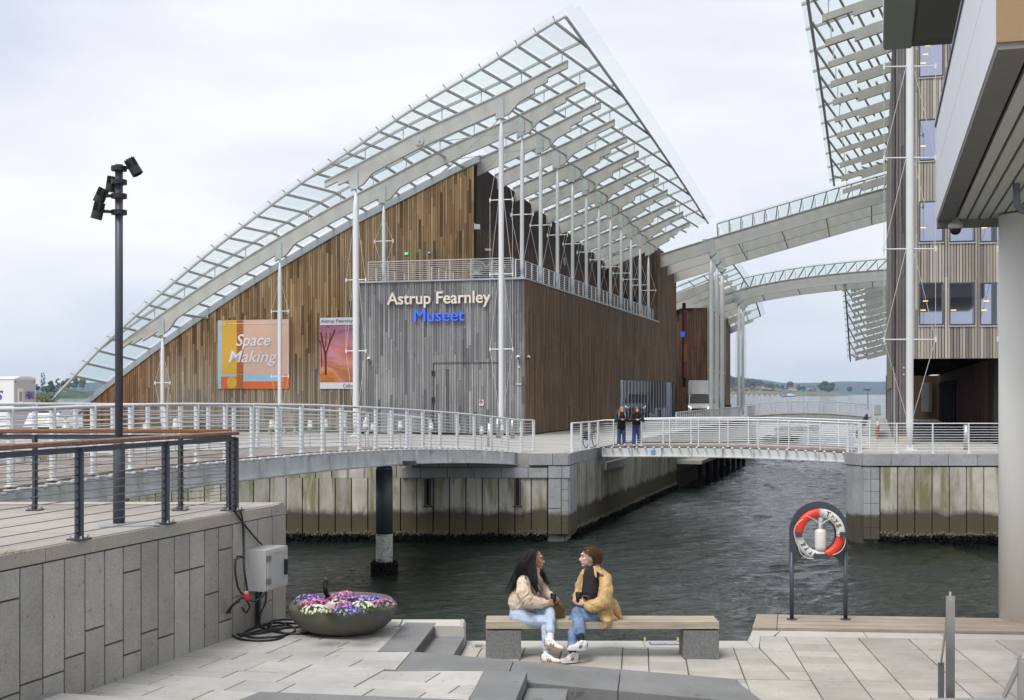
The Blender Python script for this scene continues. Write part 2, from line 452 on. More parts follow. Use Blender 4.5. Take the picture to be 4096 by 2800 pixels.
def text_mesh(body, mat, name, ext=0.0, bevel=0.0, shear=0.0, offset=0.0, width=None, height=None, spacing=1.0):
    cu = bpy.data.curves.new('lettering', 'FONT'); cu.body = body; cu.size = 1; cu.extrude = ext; cu.bevel_depth = bevel
    cu.shear = shear; cu.offset = offset; cu.space_character = spacing; cu.resolution_u = 3
    ob = bpy.data.objects.new('lettering', cu); C.objects.link(ob)
    bpy.context.view_layer.update()
    dg = bpy.context.evaluated_depsgraph_get()
    me = bpy.data.meshes.new_from_object(ob.evaluated_get(dg))
    bpy.data.objects.remove(ob); bpy.data.curves.remove(cu)
    xs = [v.co.x for v in me.vertices]; ys = [v.co.y for v in me.vertices]
    x0, x1, y0, y1 = min(xs), max(xs), min(ys), max(ys)
    sx = width / (x1 - x0) if width else 1.0
    sy = height / (y1 - y0) if height else sx
    if not width: sx = sy
    for v in me.vertices: v.co.x = (v.co.x - x0) * sx; v.co.y = (v.co.y - y0) * sy
    me.materials.clear(); me.materials.append(mat); me.name = name
    return me
def place(me, name, org, xdir, ydir, parent=None, label=None):
    """a mesh drawn in x, y laid on the plane through org"""
    o = bpy.data.objects.new(name, me); C.objects.link(o)
    if parent is not None: o.parent = parent; o.matrix_parent_inverse = inv_of(parent)
    x = Vector(xdir).normalized(); y = Vector(ydir).normalized(); zz = x.cross(y)
    m = Matrix.Identity(4)
    for i, v in enumerate((x, y, zz)):
        for j in range(3): m[j][i] = v[j]
    for j in range(3): m[j][3] = org[j]
    o.matrix_basis = m
    if label: o['label'] = label
    return o
def lerp(a, b, f): return a + (b - a) * f
def interp(tab, x):
    """smooth curve through a table of points"""
    n = len(tab)
    if x <= tab[0][0]: i = 0
    elif x >= tab[-1][0]: i = n - 2
    else:
        i = 0
        while tab[i + 1][0] < x: i += 1
    x0, y0 = tab[i]; x1, y1 = tab[i + 1]; h = x1 - x0; u = (x - x0) / h
    def sl(j):
        if j == 0: return (tab[1][1] - tab[0][1]) / (tab[1][0] - tab[0][0])
        if j == n - 1: return (tab[-1][1] - tab[-2][1]) / (tab[-1][0] - tab[-2][0])
        return (tab[j + 1][1] - tab[j - 1][1]) / (tab[j + 1][0] - tab[j - 1][0])
    if u < 0 or u > 1: return y0 + (y1 - y0) / h * (x - x0)
    m0, m1 = sl(i) * h, sl(i + 1) * h
    return (2*u**3 - 3*u**2 + 1) * y0 + (u**3 - 2*u**2 + u) * m0 + (-2*u**3 + 3*u**2) * y1 + (u**3 - u**2) * m1
def frange(a, b, step):
    n = max(1, int(round((b - a) / step))); return [a + (b - a) * i / n for i in range(n + 1)]
# ================================================================ the setting
zP, zB, zT, zQ, zW = -2.93, -3.19, -1.43, -2.25, -5.6
Cd = Vector((0.0975, 0.9952, 0)); Cn = Vector((0.9952, -0.0975, 0))
# water
wm = MB(); wm.add([(-9000, 10, zW), (9000, 10, zW), (9000, 12000, zW), (-9000, 12000, zW)], [(0, 1, 2, 3)])
wm.v = [(x, y, z - 0.10) for x, y, z in wm.v]
wm.build('water', m_water, kind='structure')
# real waves on the harbour water in and before the channel
def wave_sheet(name, x0, x1, y0, y1, st, fade=False):
    xs = np.arange(x0, x1 + st / 2, st); ys = np.arange(y0, y1 + st / 2, st); X, Y = np.meshgrid(xs, ys); H = np.zeros_like(X); rg = np.random.RandomState(4)
    n1 = np.sin(X * 0.23 + 1.3 * np.sin(Y * 0.11)) * np.cos(Y * 0.19 - 0.9 * np.sin(X * 0.17)); n2 = np.sin(X * 0.31 + Y * 0.27 + 2.0 * np.sin(X * 0.09))
    for i in range(26):
        lam = 0.30 * (1.085 ** i); a = math.radians(108 + rg.uniform(-48, 48)); kx, ky = math.cos(a), math.sin(a); ph = rg.uniform(0, 6.28)
        wob = 0.7 * np.sin(X * rg.uniform(.3, .9) + rg.uniform(0, 6)) + 0.7 * np.sin(Y * rg.uniform(.3, .9) + rg.uniform(0, 6))
        env = 0.55 + 0.45 * np.sin(X * rg.uniform(.2, .7) + Y * rg.uniform(.2, .7) + rg.uniform(0, 6)) 
        H += 0.0082 * lam ** 1.0 * (0.55 if lam < 0.45 else 1.25) * (0.6 if lam > 1.3 else 1.0) * env * np.sin(2 * math.pi / lam * (X * kx + Y * ky) + ph + wob)
    H *= (0.95 + 0.35 * n1 + 0.25 * n2)
    H *= np.clip(1.0 - 0.55 * np.clip((3 - X) / 9, 0, 1), 0.4, 1)
    H = H + 0.25 * np.abs(H)
    nx, ny = len(xs), len(ys); co = np.stack([X, Y, zW + H], -1).reshape(-1, 3).astype(np.float32)
    me = bpy.data.meshes.new(name); idx = np.arange(nx * ny).reshape(ny, nx); f = np.stack([idx[:-1, :-1], idx[:-1, 1:], idx[1:, 1:], idx[1:, :-1]], -1).reshape(-1, 4)
    me.vertices.add(len(co)); me.vertices.foreach_set('co', co.ravel()); me.loops.add(f.size); me.loops.foreach_set('vertex_index', f.ravel().astype(np.int32)); me.polygons.add(len(f))
    me.polygons.foreach_set('loop_start', np.arange(0, f.size, 4, dtype=np.int32)); me.polygons.foreach_set('use_smooth', np.ones(len(f), dtype=bool)); me.update(); me.validate()
    me.materials.append(m_water); o = bpy.data.objects.new(name, me); C.objects.link(o); o['kind'] = 'structure'
wave_sheet('water', -14, 16, 16.9, 50.0, 0.075)
wave_sheet('water', -2, 34, 50.0, 112.0, 0.16)
MB().add([(-9000, 5, -9), (9000, 5, -9), (9000, 12000, -9), (-9000, 12000, -9)], [(0, 1, 2, 3)]).build('seabed', m_darkvoid, kind='structure')
def clip(poly, conv):
    """clip a flat polygon by a convex one (both lists of (x, y), conv in either order)"""
    area = sum(conv[i][0] * conv[(i + 1) % len(conv)][1] - conv[(i + 1) % len(conv)][0] * conv[i][1] for i in range(len(conv)))
    if area < 0: conv = conv[::-1]
    out = poly
    for i in range(len(conv)):
        ax, ay = conv[i]; bx, by = conv[(i + 1) % len(conv)]
        f = lambda p: (bx - ax) * (p[1] - ay) - (by - ay) * (p[0] - ax)
        inp, out = out, []
        for j in range(len(inp)):
            p, q = inp[j], inp[(j + 1) % len(inp)]
            fp, fq = f(p), f(q)
            if fp >= 0: out.append(p)
            if (fp >= 0) != (fq >= 0):
                u = fp / (fp - fq); out.append((lerp(p[0], q[0], u), lerp(p[1], q[1], u)))
        if len(out) < 3: return []
    return out
def parea(p): return abs(sum(p[i][0] * p[(i + 1) % len(p)][1] - p[(i + 1) % len(p)][0] * p[i][1] for i in range(len(p)))) / 2
def inset(poly, g):
    cx = sum(p[0] for p in poly) / len(poly); cy = sum(p[1] for p in poly) / len(poly)
    out = []
    for x, y in poly:
        dx, dy = x - cx, y - cy; l = math.hypot(dx, dy); k = max(0.0, (l - g * 1.5) / l) if l else 0
        out.append((cx + dx * k, cy + dy * k))
    return out
def slab(name, poly, z, th, mat, parent=None, zf=None, **k):
    """flat stone with a small chamfer, top at z (or zf(x, y))"""
    area = sum(poly[i][0] * poly[(i + 1) % len(poly)][1] - poly[(i + 1) % len(poly)][0] * poly[i][1] for i in range(len(poly)))
    if area < 0: poly = poly[::-1]
    ins = inset(poly, 0.004); n = len(poly)
    zt = (lambda x, y: z) if zf is None else zf
    vs = [(x, y, zt(x, y)) for x, y in ins] + [(x, y, zt(x, y) - 0.004) for x, y in poly] + [(x, y, zt(x, y) - th) for x, y in poly]
    fs = [tuple(range(n))] + [(i, n + i, n + (i + 1) % n, (i + 1) % n) for i in range(n)] + [(n + i, 2 * n + i, 2 * n + (i + 1) % n, n + (i + 1) % n) for i in range(n)]
    return MB().add(vs, fs).build(name, mat, parent, **k)
def xy(p): return (p.x, p.y)
# lower quay: beds under the pavers, walls down to the water
wallA = G(1131, 2467, 2.93); 
def WL(v, z=zP): return Vector((wallA.x - A.x * v, wallA.y - A.y * v, z))
planter_quay = MB().prism([WL(9, -7), WL(0.02, -7), (-0.97, 16.72, -7), (-0.97, 16.2, -7), (-1.112, 14.61, -7), (-1.145, 14.6, -7), (-1.235, 13.6, -7), (-0.29, 13.58, -7), (-0.52, 11.0, -7), (-4.6, 10.2, -7)], (0, 0, 7 + zP - 0.012)).build('upper_pavement', m_joint, kind='structure')
bench_quay = MB().prism([(-1.0, 16.74, -7), (-0.61, 16.74, -7), (-0.6, 16.6, -7), (3.03, 16.6, -7), (3.5, 18.36, -7), (12, 17.5, -7), (12, 6, -7), (-1.4, 6, -7), (-1.1, 14.6, -7)], (0, 0, 7 + zB - 0.012)).build('lower_pavement', m_joint, kind='structure')
# pavers of the upper level, rows run along B
L1 = [xy(WL(9)), xy(WL(0.6)), (-1.60, 16.2), (-1.36, 16.2), xy(G(1515, 2605, 2.93)), xy(G(1644, 2608, 2.93)), xy(G(1582, 2684, 2.93)), (-4.5, 12.6)]
L1a = [xy(WL(0.78)), xy(G(1622, 2492, 2.93)), xy(G(1515, 2605, 2.93)), xy(WL(3.6))]
L1b = [xy(WL(2.1)), (-1.46, 14.62), xy(G(1644, 2608, 2.93)), xy(G(1582, 2684, 2.93)), xy(WL(4.2))]
L1b = [xy(WL(2.6)), xy(G(1515, 2606, 2.93)), xy(G(1644, 2609, 2.93)), xy(G(1582, 2685, 2.93)), xy(WL(3.9))]
L1c = [xy(WL(3.9)), xy(G(1582, 2685, 2.93)), xy(G(1942, 2685, 2.93)), xy(G(1873, 2800, 2.93)), (-0.45, 11.9), xy(WL(5.1))]
# exact, non-overlapping bands by depth
ext = WL(8)
def wallx(y): return wallA.x - (wallA.y - y) * A.x / A.y
s1l = lambda y: lerp(G(1622, 2492, 2.93).x, G(1515, 2605, 2.93).x, (16.44 - y) / (16.44 - G(1515, 2605, 2.93).y))
LB = [[(wallx(16.2), 16.2), (s1l(16.2), 16.2), (s1l(14.63), 14.63), (wallx(14.63), 14.63)],
      [(wallx(14.625), 14.625), (-1.14, 14.6), (-1.235, 13.6), (wallx(13.6), 13.6)],
      [(wallx(13.595), 13.595), (-0.285, 13.595), (-0.50, 11.6), (wallx(12.9) , 12.25), (wallx(12.5), 12.4)]]
LB[2] = [(wallx(13.595), 13.595), (-0.285, 13.595), (-0.44, 12.0), (-2.4, 11.7), (wallx(12.45), 12.4)]
paved = 0
darkpoly = [xy(G(937, 2805, 2.93)), xy(G(1039, 2768, 2.93)), xy(G(1400, 2783, 2.93)), xy(G(1873, 2812, 2.93)), (-0.6, 11.3), (-3.2, 11.3)]
darkpoly = [xy(G(925, 2812, 2.93)), xy(G(1039, 2768, 2.93)), xy(G(1860, 2800, 2.93)), xy(G(1860, 2830, 2.93))]
rows = [0.42, 0.36, 0.55, 0.4, 0.5, 0.38, 0.48]
y0 = -2.2; k = 0
org = Vector((wallA.x, wallA.y, 0))
while y0 < 6.6 and paved < 290:
    h = rows[k % len(rows)]; x = -6 + R.uniform(0, 0.6); k += 1
    while x < 6:
        w = R.choice([0.55, 0.7, 0.85, 1.0, 0.62])
        q = []
        for (a, b) in ((x, y0), (x + w, y0), (x + w, y0 + h), (x, y0 + h)):
            p = org - B * a - A * b; q.append((p.x, p.y))
        for cv in LB:
            c = clip(q, cv)
            if len(c) >= 3 and parea(c) > 0.012:
                c2 = inset(c, 0.007)
                slab('paver', c2, zP, 0.05, m_paver, planter_quay, zf=(lambda X, Y, d=R.uniform(-0.0015, 0.0015): zP + d)); paved += 1
        x += w
    y0 += h
slab('edging_slab', darkpoly, zP + 0.004, 0.05, m_dark, planter_quay)
# coping along the water, with a rounded end
for i, (a, b) in enumerate([(-3.05, -2.3), (-2.29, -1.42), (-1.41, -0.60)]):
    prof = [(16.21, zP + 0.003), (16.68, zP + 0.003), (16.74, zP - 0.02), (16.77, zP - 0.07), (16.77, -3.6), (16.21, -3.6)]
    MB().prism([(a + 0.004, y, z) for y, z in prof], (b - a - 0.008 - (0.0 if i < 2 else 0.05), 0, 0)).build('coping_stone', m_coping, planter_quay)
MB().prism([(-0.655, 16.2, zP), (-0.62, 16.2, zP - 0.012), (-0.60, 16.2, zP - 0.05), (-0.595, 16.2, -3.6), (-0.655, 16.2, -3.6)], (0, 0.55, 0)).build('coping_stone', m_coping, planter_quay)
# grey steps between the two levels
def quad(pts, z, name, mat, parent, th=0.13, **k): return slab(name, [xy(p) for p in pts], z, th, mat, parent, **k)
stair = thing('granite_steps', 'two dark grey granite steps beside the round planter leading down to the bench', 'steps', (-0.95, 15.4, zB))
quad([G(1515, 2605, 2.93), G(1656, 2608, 2.93), G(1745, 2493, 2.93), G(1622, 2491, 2.93)], zP + 0.006, 'step', m_dark, stair, 0.30)
quad([G(1656, 2608, 2.93) + Vector((0.002, 0, 0)), Vector((-0.69, 15.02, 0)), Vector((-0.60, 16.19, 0)), G(1745, 2493, 2.93) + Vector((0.002, 0, 0))], -3.06, 'step', m_dark, stair, 0.14)
quad([Vector((-1.10, 14.61, 0)), Vector((-0.72, 14.61, 0)), Vector((-0.69, 15.02, 0)), Vector((-1.07, 15.02, 0))], -3.06, 'step', m_dark, stair, 0.14)
# ramp across
def rz(x, y): return lerp(zP, zB, min(1, max(0, (x + 1.14) / 3.62)))
ramp = thing('granite_ramp', 'wide dark grey granite ramp in front of the bench', 'ramp', (0.6, 13.9, zB))
cuts = [(-1.14, -1.235), (0.02, -0.06), (1.22, 1.10), (2.48, 2.62)]
fy = lambda x: lerp(14.60, 14.37, (x + 1.14) / 3.62); ny = lambda x: lerp(13.6, 13.22, (x + 1.235) / 3.85)
for i in range(3):
    (a, c), (b, d) = cuts[i], cuts[i + 1]
    slab('ramp_slab', [(a + 0.005, fy(a)), (b - 0.005, fy(b)), (d - 0.005, ny(d)), (c + 0.005, ny(c))], 0, 0.35, m_dark, ramp, zf=lambda x, y: rz(x, y) + 0.005)
stair2 = thing('granite_steps', 'dark grey granite steps nearest the camera, in front of the ramp', 'steps', (0.1, 12.8, zB))
slab('step', [(-0.285, 13.585), (0.16, 13.50), (0.16 - 0.2, 11.5), (-0.48, 11.5)], zP + 0.012, 0.35, m_dark, stair2)
slab('step', [(0.163, 13.36), (0.58, 13.32), (0.40, 11.5), (-0.03, 11.5)], -3.055, 0.3, m_dark, stair2)
# raised step at the left foot of the picture
st3 = thing('granite_steps', 'pale grey granite step at the bottom left foot of the granite wall', 'steps', (-4, 11.5, zP))
a = G(-60, 2749, 2.80); b = G(660, 2800, 2.80)
m_dark2 = granite('granite_mid', (0.27, 0.275, 0.275), 0.2, 0.02, 0.1)
slab('step', [xy(a - B * 0 ), xy(G(244, 2771, 2.8)), xy(G(244, 2771, 2.8) - A * 1.2), xy(a - A * 1.2)], -2.80, 0.2, m_dark2, st3)
slab('step', [xy(G(246, 2771.2, 2.8)), xy(b), xy(b - A * 1.2), xy(G(246, 2771.2, 2.8) - A * 1.2)], -2.80, 0.2, m_paver, st3)
# lower level: strips along C
bx = [-2.5, -1.95, -1.41, -0.944, -0.19, 0.124, 0.573, 1.19, 1.92, 2.44, 2.86, 3.5, 3.95, 4.6, 5.1, 5.8, 6.3, 7.0, 7.6]
BR = [[(-0.69, 14.63), (-0.60, 16.165), (3.1, 16.165), (3.1, 14.38), (2.5, 14.39)],
      [(2.50, 14.36), (9.5, 14.36), (9.5, 11.6), (2.62, 11.6)],
      [(3.105, 14.365), (3.105, 16.165), (3.26, 16.93), (9.5, 16.36), (9.5, 14.365)],
      [(0.59, 13.2), (2.6, 13.15), (2.6, 11.6), (0.43, 11.6)]]
cnt = 0
for i in range(len(bx) - 1):
    y = 10.9 + R.uniform(0, 0.4)
    while y < 17.6:
        h = R.choice([0.32, 0.45, 0.55, 0.62, 0.38, 0.5])
        q = []
        for (a, b) in ((bx[i], y), (bx[i + 1], y), (bx[i + 1], y + h), (bx[i], y + h)):
            p = Cn * a + Cd * b; q.append((p.x, p.y))
        for cv in BR:
            c = clip(q, cv)
            if len(c) >= 3 and parea(c) > 0.012 and cnt < 290:
                slab('paver', inset(c, 0.007), zB, 0.05, m_paverwarm, bench_quay, zf=(lambda X, Y, d=R.uniform(-0.002, 0.002): zB + d)); cnt += 1
        y += h
def kerb(pts, w0, w1, name='kerb_stone'):
    for (p, q) in zip(pts[:-1], pts[1:]):
        p = Vector((*p, 0)); q = Vector((*q, 0)); d = (q - p).normalized(); nrm = Vector((d.y, -d.x, 0))
        g = d * 0.004
        slab(name, [xy(p + g), xy(q - g), xy(q - g + nrm * w1), xy(p + g + nrm * w0)], zB + 0.002, 0.5, m_coping, bench_quay)
kerb([(-0.59, 16.6), (0.1, 16.6), (0.9, 16.6), (1.68, 16.6), (2.35, 16.6), (3.03, 16.6)], 0.43, 0.43)
slab('kerb_stone', [(3.03, 16.6), (3.36, 17.75), (3.95, 17.69), (3.62, 16.92), (3.27, 16.94), (3.1, 16.17), (3.034, 16.17)], zB + 0.002, 0.5, m_coping, bench_quay) if False else None
slab('kerb_stone', [(3.036, 16.6), (3.135, 16.95), (3.268, 16.935), (3.10, 16.175), (3.036, 16.175)], zB + 0.002, 0.5, m_coping, bench_quay)
slab('kerb_stone', [(3.137, 16.956), (3.235, 17.33), (3.60, 17.30), (3.44, 16.94)], zB + 0.002, 0.5, m_coping, bench_quay)
xs = [3.61, 4.7, 5.7, 7.1, 8.3, 9.6]
for a, b in zip(xs[:-1], xs[1:]):
    yo = lambda x: 17.30 - (x - 3.6) * 0.095; yi = lambda x: 16.93 - (x - 3.44) * 0.092
    slab('kerb_stone', [(a, yo(a)), (b - 0.01, yo(b)), (b - 0.06, yi(b)), (a - (0.155 if a < 3.7 else 0.05), yi(a))], zB + 0.002, 0.4, m_coping, bench_quay)
# timber edge of the quay
tim = thing('timber_edging', 'weathered timber planks laid along the right quay edge under the lifebuoy stand', 'decking', (6, 17.8, zB))
for k in range(4):
    o0 = 18.39 - 0.262 * k; 
    yo = lambda x, o=0: o - (x - 3.7) * 0.098
    MB().add([(x if x > 5 else 3.800 - 0.218 * (0.262 * k + d), yo(x if x > 5 else 3.75, o0 - d), zB + z) for x in (0, 9.6) for d in (0.0, 0.243) for z in (-0.12, 0.035)],
             [(0, 1, 3, 2), (4, 6, 7, 5), (0, 4, 5, 1), (2, 3, 7, 6), (0, 2, 6, 4), (1, 5, 7, 3)]).build('plank', m_deckwood, tim)
MB().prism([(3.50, 18.41, zB - 0.12), (3.79, 18.385, zB - 0.12), (3.56, 17.33, zB - 0.12), (3.24, 17.35, zB - 0.12)], (0, 0, 0.155)).build('end_board', m_deckwood, tim)
# camera-side steps (below the picture, they carry the handrails)
for x0, x1, n, zt, zz0, d0, tr in ((-5.5, 2.4, 7, -1.75, -3.2, 10.6, 0.55), (2.4, 9.5, 8, -1.75, zB - 0.1, 10.9, 0.5)):
    cs = MB()
    for i in range(n):
        zz = lerp(zz0, zt, (i + 1) / n); cs.box(((x0 + x1) / 2, d0 - tr * i - tr / 2, (zz - 4) / 2), (x1 - x0 - 0.002, tr, zz + 4))
    cs.build('approach_steps', m_dark2, kind='structure')
MB().box((2, 1.4, -2.52), (15, 10.6, 1.5)).build('upper_quay', m_paver, kind='structure')
# left terrace and its granite wall
ter = MB().prism([WL(-0.02, -7) , (-14, 16.9, -7), (-14, 4, -7), WL(11, -7)], (0, 0, 7 + zT)).build('terrace', m_terrace, kind='structure')
gw = thing('granite_wall', 'grey granite retaining wall with upright slabs below the wooden handrail', 'wall', tuple(WL(3)))
vj = [1.447 + 0.3325 * i for i in range(24)]
nrm = Vector((A.y, -A.x, 0))
gwi = inv_of(gw)
MB().prism([WL(0.0, -7) - nrm * 0.0, WL(11, -7), WL(11, -7) + nrm * 0.012, WL(0, -7) + nrm * 0.012], (0, 0, 7 - 1.58)).build('backing', m_mortar, gw)
jts = [[0.38], [0.72], [0.2], [0.62], [0.2, 0.85], [0.35], [0.82], [0.55], [0.15, 0.9], [0.3], [0.72], [0.45], [0.2], [0.6]]
for i in range(len(vj) - 1):
    v0, v1 = vj[i], vj[i + 1]; cut = [0.0] + sorted(R.choice([[0.3], [0.7], [0.18, 0.8], [0.45], [0.22], [0.62], [0.85]])) + [1.0]
    for c0, c1 in zip(cut[:-1], cut[1:]):
        za, zb = lerp(zP - 0.02, -1.575, c0) + 0.010, lerp(zP - 0.02, -1.575, c1) - 0.010
        piece('stone', m_wallstone, WL((v0 + v1) / 2, (za + zb) / 2) + nrm * (0.018 + R.uniform(0, 0.003)), A * (v1 - v0 - 0.024), nrm * 0.04, Vector((0, 0, zb - za)), gw, inv=gwi)
for v0, v1, cut in ((1.14, 1.44, [0, 0.42, 0.72, 1]), (0.80, 1.13, [0, 0.55, 1]), (0.40, 0.79, [0, 0.3, 0.72, 1]), (0.0, 0.39, [0, 0.42, 1])):
    for c0, c1 in zip(cut[:-1], cut[1:]):
        za, zb = lerp(-3.1, -1.575, c0) + 0.005, lerp(-3.1, -1.575, c1) - 0.005
        piece('stone', m_wallcap if v0 < 0.5 else m_wallstone, WL((v0 + v1) / 2, (za + zb) / 2) + nrm * 0.02, A * (v1 - v0 - 0.012), nrm * 0.05, Vector((0, 0, zb - za)), gw, inv=gwi)
vc = 0.42
while vc < 10:
    w = 1.85; 
    if vc < 0.5: w = 0.95
    q0, q1 = WL(vc + 0.004, 0) + nrm * 0.045, WL(vc + w - 0.004, 0) + nrm * 0.045
    slab('cap_stone', [xy(q0), xy(q1), xy(q1 - nrm * 0.42), xy(q0 - nrm * 0.42)], -1.45 + 0.012, 0.13, m_wallcap, gw); vc += w
# rounded end stone and the kerb on the water side of the terrace
prof = []
e0, e1 = WL(0.41, 0), WL(-0.13, 0)
for a_, zz in ((0.0, -1.57), (0.0, -1.437), (0.30, -1.437), (0.40, -1.448), (0.47, -1.478), (0.51, -1.53), (0.52, -1.575)):
    prof.append(WL(0.41 - a_ * 0.8, zz) + nrm * 0.05)
MB().prism(prof, -nrm * 0.62).build('end_stone', m_wallcap, gw, smooth=False)
for i in range(5):
    x1 = WL(0.41).x - 0.45 - i * 2.3; 
    slab('kerb_stone', [(x1, 16.9), (x1 - 2.29, 16.9), (x1 - 2.29, 16.45), (x1, 16.45)], zT + 0.008, 0.3, m_wallcap, gw)
# museum plaza (far side) and the channel
TL = -7.15
cornerL = M(TL, SM(2302, TL))
pl = MB().prism([(-60, 48.8, -7), (cornerL.x - 0.45, 48.8, -7), tuple(M(TL + 0.2, SM(2302, TL) + 0.1, -7)), tuple(M(TL + 0.2, 12, -7)), tuple(M(TL + 0.02, 12, -7)), tuple(M(TL + 0.02, 64, -7)), tuple(M(0, 64, -7)), tuple(M(30, 64, -7)), (-60, 110, -7)], (0, 0, 7 + zQ)).build('museum_plaza', m_plaza, kind='structure')
TR = -17.4
rc = M(TR, SM(3419, TR))
MB().prism([(13.0, 49.5, -7), (13.25, 48.35, -7), (60, 48.35, -7), (90, 110, -7), tuple(M(-40, 62, -7)), tuple(M(TR - 0.1, 62, -7))], (0, 0, 7 + zQ)).build('right_quay_pavement', m_plaza, kind='structure')
MB().add([tuple(M(12, 5.5, zQ + 0.006)), tuple(M(40, 5.5, zQ + 0.006)), tuple(M(40, -6, zQ + 0.006)), tuple(M(12, -3, zQ + 0.006))], [(0, 1, 2, 3)]).build('cobbled_path', m_cobble, kind='structure')
# grass strip by the gable foot
gr = MB()
for i in range(9000):
    t = R.uniform(12, 36); s = R.uniform(5.4, 7.0) if t < 27.5 else R.uniform(4.8, 9.5); p = M(t, s, zQ); a = R.uniform(0, 6.28); h = R.uniform(0.06, 0.2); w = 0.03
    d = Vector((math.cos(a), math.sin(a), 0)) * w
    gr.add([p - d, p + d, p + Vector((R.uniform(-.04, .04), 0, h))], [(0, 1, 2)])
m_grass = simple('grass', (0.10, 0.19, 0.035), 0.8, 0, 0.4, 2.0)
gr.build('grass', m_grass, kind='stuff')
MB().add([tuple(M(10.5, 5.4, zQ + 0.01)), tuple(M(38, 5.0, zQ + 0.01)), tuple(M(38, 9, zQ + 0.01)), tuple(M(10.5, 7.2, zQ + 0.01))], [(0, 1, 2, 3)]).build('lawn', m_grass, kind='structure')
# ---------------------------------------------------------------- quay walls
def quay(name, label, path, parent=None, w=0.61, ztop=-3.19, zbot=-5.9):
    """concrete panels along a path of (x, y) points"""
    root = thing(name, label, 'quay wall', (path[0][0], path[0][1], zW))
    inv = inv_of(root)
    back = MB(); 
    for (p, q) in zip(path[:-1], path[1:]):
        p = Vector((*p, 0)); q = Vector((*q, 0)); L_ = (q - p).length; d = (q - p) / L_; nr = Vector((d.y, -d.x, 0))
        back.prism([p + Vector((0, 0, -7)) - nr * 0.25, q + Vector((0, 0, -7)) - nr * 0.25, q + Vector((0, 0, -7)) - nr * 0.06, p + Vector((0, 0, -7)) - nr * 0.06], (0, 0, 7 + ztop + 0.4))
        n = max(1, round(L_ / w)); ww = L_ / n
        for i in range(n):
            c = p + d * (ww * (i + 0.5)) - nr * (0.02 + R.uniform(0, 0.012)); c.z = (ztop + zbot) / 2
            piece('concrete_panel', m_quay, c, d * (ww - 0.042), nr * 0.12, Vector((0, 0, ztop - zbot)), root, inv=inv)
    back.build('joint_backing', m_darkvoid, root)
    wb = MB()
    for (p, q) in zip(path[:-1], path[1:]):
        p = Vector((*p, 0)); q = Vector((*q, 0)); nr = Vector(((q - p).y, -(q - p).x, 0)).normalized(); z0 = Z * -6.2
        wb.prism([p + z0 - nr * 0.1, q + z0 - nr * 0.1, q + z0 + nr * 0.055, p + z0 + nr * 0.055], Z * 0.83)
    wb.build('weed_belt', m_mussel, root)
    # mussels and barnacles at the waterline
    mu = MB(); ba = MB()
    for (p, q) in zip(path[:-1], path[1:]):
        p = Vector((*p, 0)); q = Vector((*q, 0)); L_ = (q - p).length; d = (q - p) / L_; nr = Vector((d.y, -d.x, 0))
        for i in range(int(L_ * 130)):
            c = p + d * R.uniform(0, L_) + nr * R.uniform(0.03, 0.10); c.z = R.uniform(-5.7, -5.32) + 0.06 * noise.noise(c * 0.8)
            mu.obox(c, Vector((R.uniform(-1, 1), R.uniform(-1, 1), R.uniform(-1, 1))).normalized() * 0.05, Vector((R.uniform(-1, 1), R.uniform(-1, 1), R.uniform(-1, 1))).normalized() * 0.04, Vector((R.uniform(-1, 1), R.uniform(-1, 1), R.uniform(-1, 1))).normalized() * 0.03)
        for i in range(int(L_ * 26)):
            c = p + d * R.uniform(0, L_) + nr * 0.05; c.z = R.gauss(-5.27, 0.05)
            ba.obox(c, (R.uniform(0.01, 0.035), 0, 0), (0, 0.03, 0.01), (0.01, 0, R.uniform(0.01, 0.03)))
    mu.build('mussel_crust', m_mussel, root, kind='stuff'); ba.build('barnacles', m_barn, root, kind='stuff')
    return root
def stones(root, p, q, za, zb, ws, out=0.05, mat=m_quaystone, th=0.5, name='stone'):
    p = Vector((*p, 0)); q = Vector((*q, 0)); L_ = (q - p).length; d = (q - p) / L_; nr = Vector((d.y, -d.x, 0)); inv = inv_of(root); x = 0; i = 0
    while x < L_ - 0.02:
        w = min(ws[i % len(ws)], L_ - x); i += 1
        c = p + d * (x + w / 2) + nr * (out - th / 2); c.z = (za + zb) / 2
        piece(name, mat, c, d * (w - 0.02), nr * th, Vector((0, 0, abs(zb - za) - 0.015)), root, inv=inv); x += w
qx = cornerL.x - 0.35
lq = quay('quay_wall', 'stained concrete quay wall with granite corner below the museum plaza', [(-19.0, 48.6), (P(2190, 0, 48.6).x, 48.6)], ztop=-3.19)
# left stretch is concrete right up to the plaza
for i in range(28):
    x = -19.0 + 0.61 * i
    if x > P(1600, 0, 48.6).x: break
    piece('concrete_panel', m_quay, (x + 0.305, 48.6 + 0.03, -2.72), (0.582, 0, 0), (0, 0.12, 0), (0, 0, 0.93), lq)
stones(lq, (P(1608, 0, 48.6).x, 48.55), (P(2190, 0, 48.6).x, 48.55), -2.79, -3.18, [0.7, 1.02, 1.0, 1.02, 1.02, 0.75])
stones(lq, (P(2115, 0, 48.6).x, 48.5), (qx, 48.5), -2.255, -2.70, [0.9, 0.8])
stones(lq, (P(2192, 0, 48.6).x, 48.53), (qx + 0.05, 48.53), -2.72, -3.19, [0.52, 0.6])
for za, zb in ((-3.2, -4.32), (-4.33, -5.3)):
    stones(lq, (P(2192, 0, 48.6).x, 48.55), (P(2244, 0, 48.6).x, 48.55), za, zb, [0.5])
for k in range(5):
    stones(lq, (P(2245, 0, 48.6).x, 48.55), (qx, 48.55), -3.2 - 0.42 * k, -3.62 - 0.42 * k, [0.5])
cA = xy(M(TL, SM(2302, TL)))
stones(lq, (qx, 48.5), (cA[0] + 0.03, cA[1] - 0.02), -2.255, -2.70, [0.5])
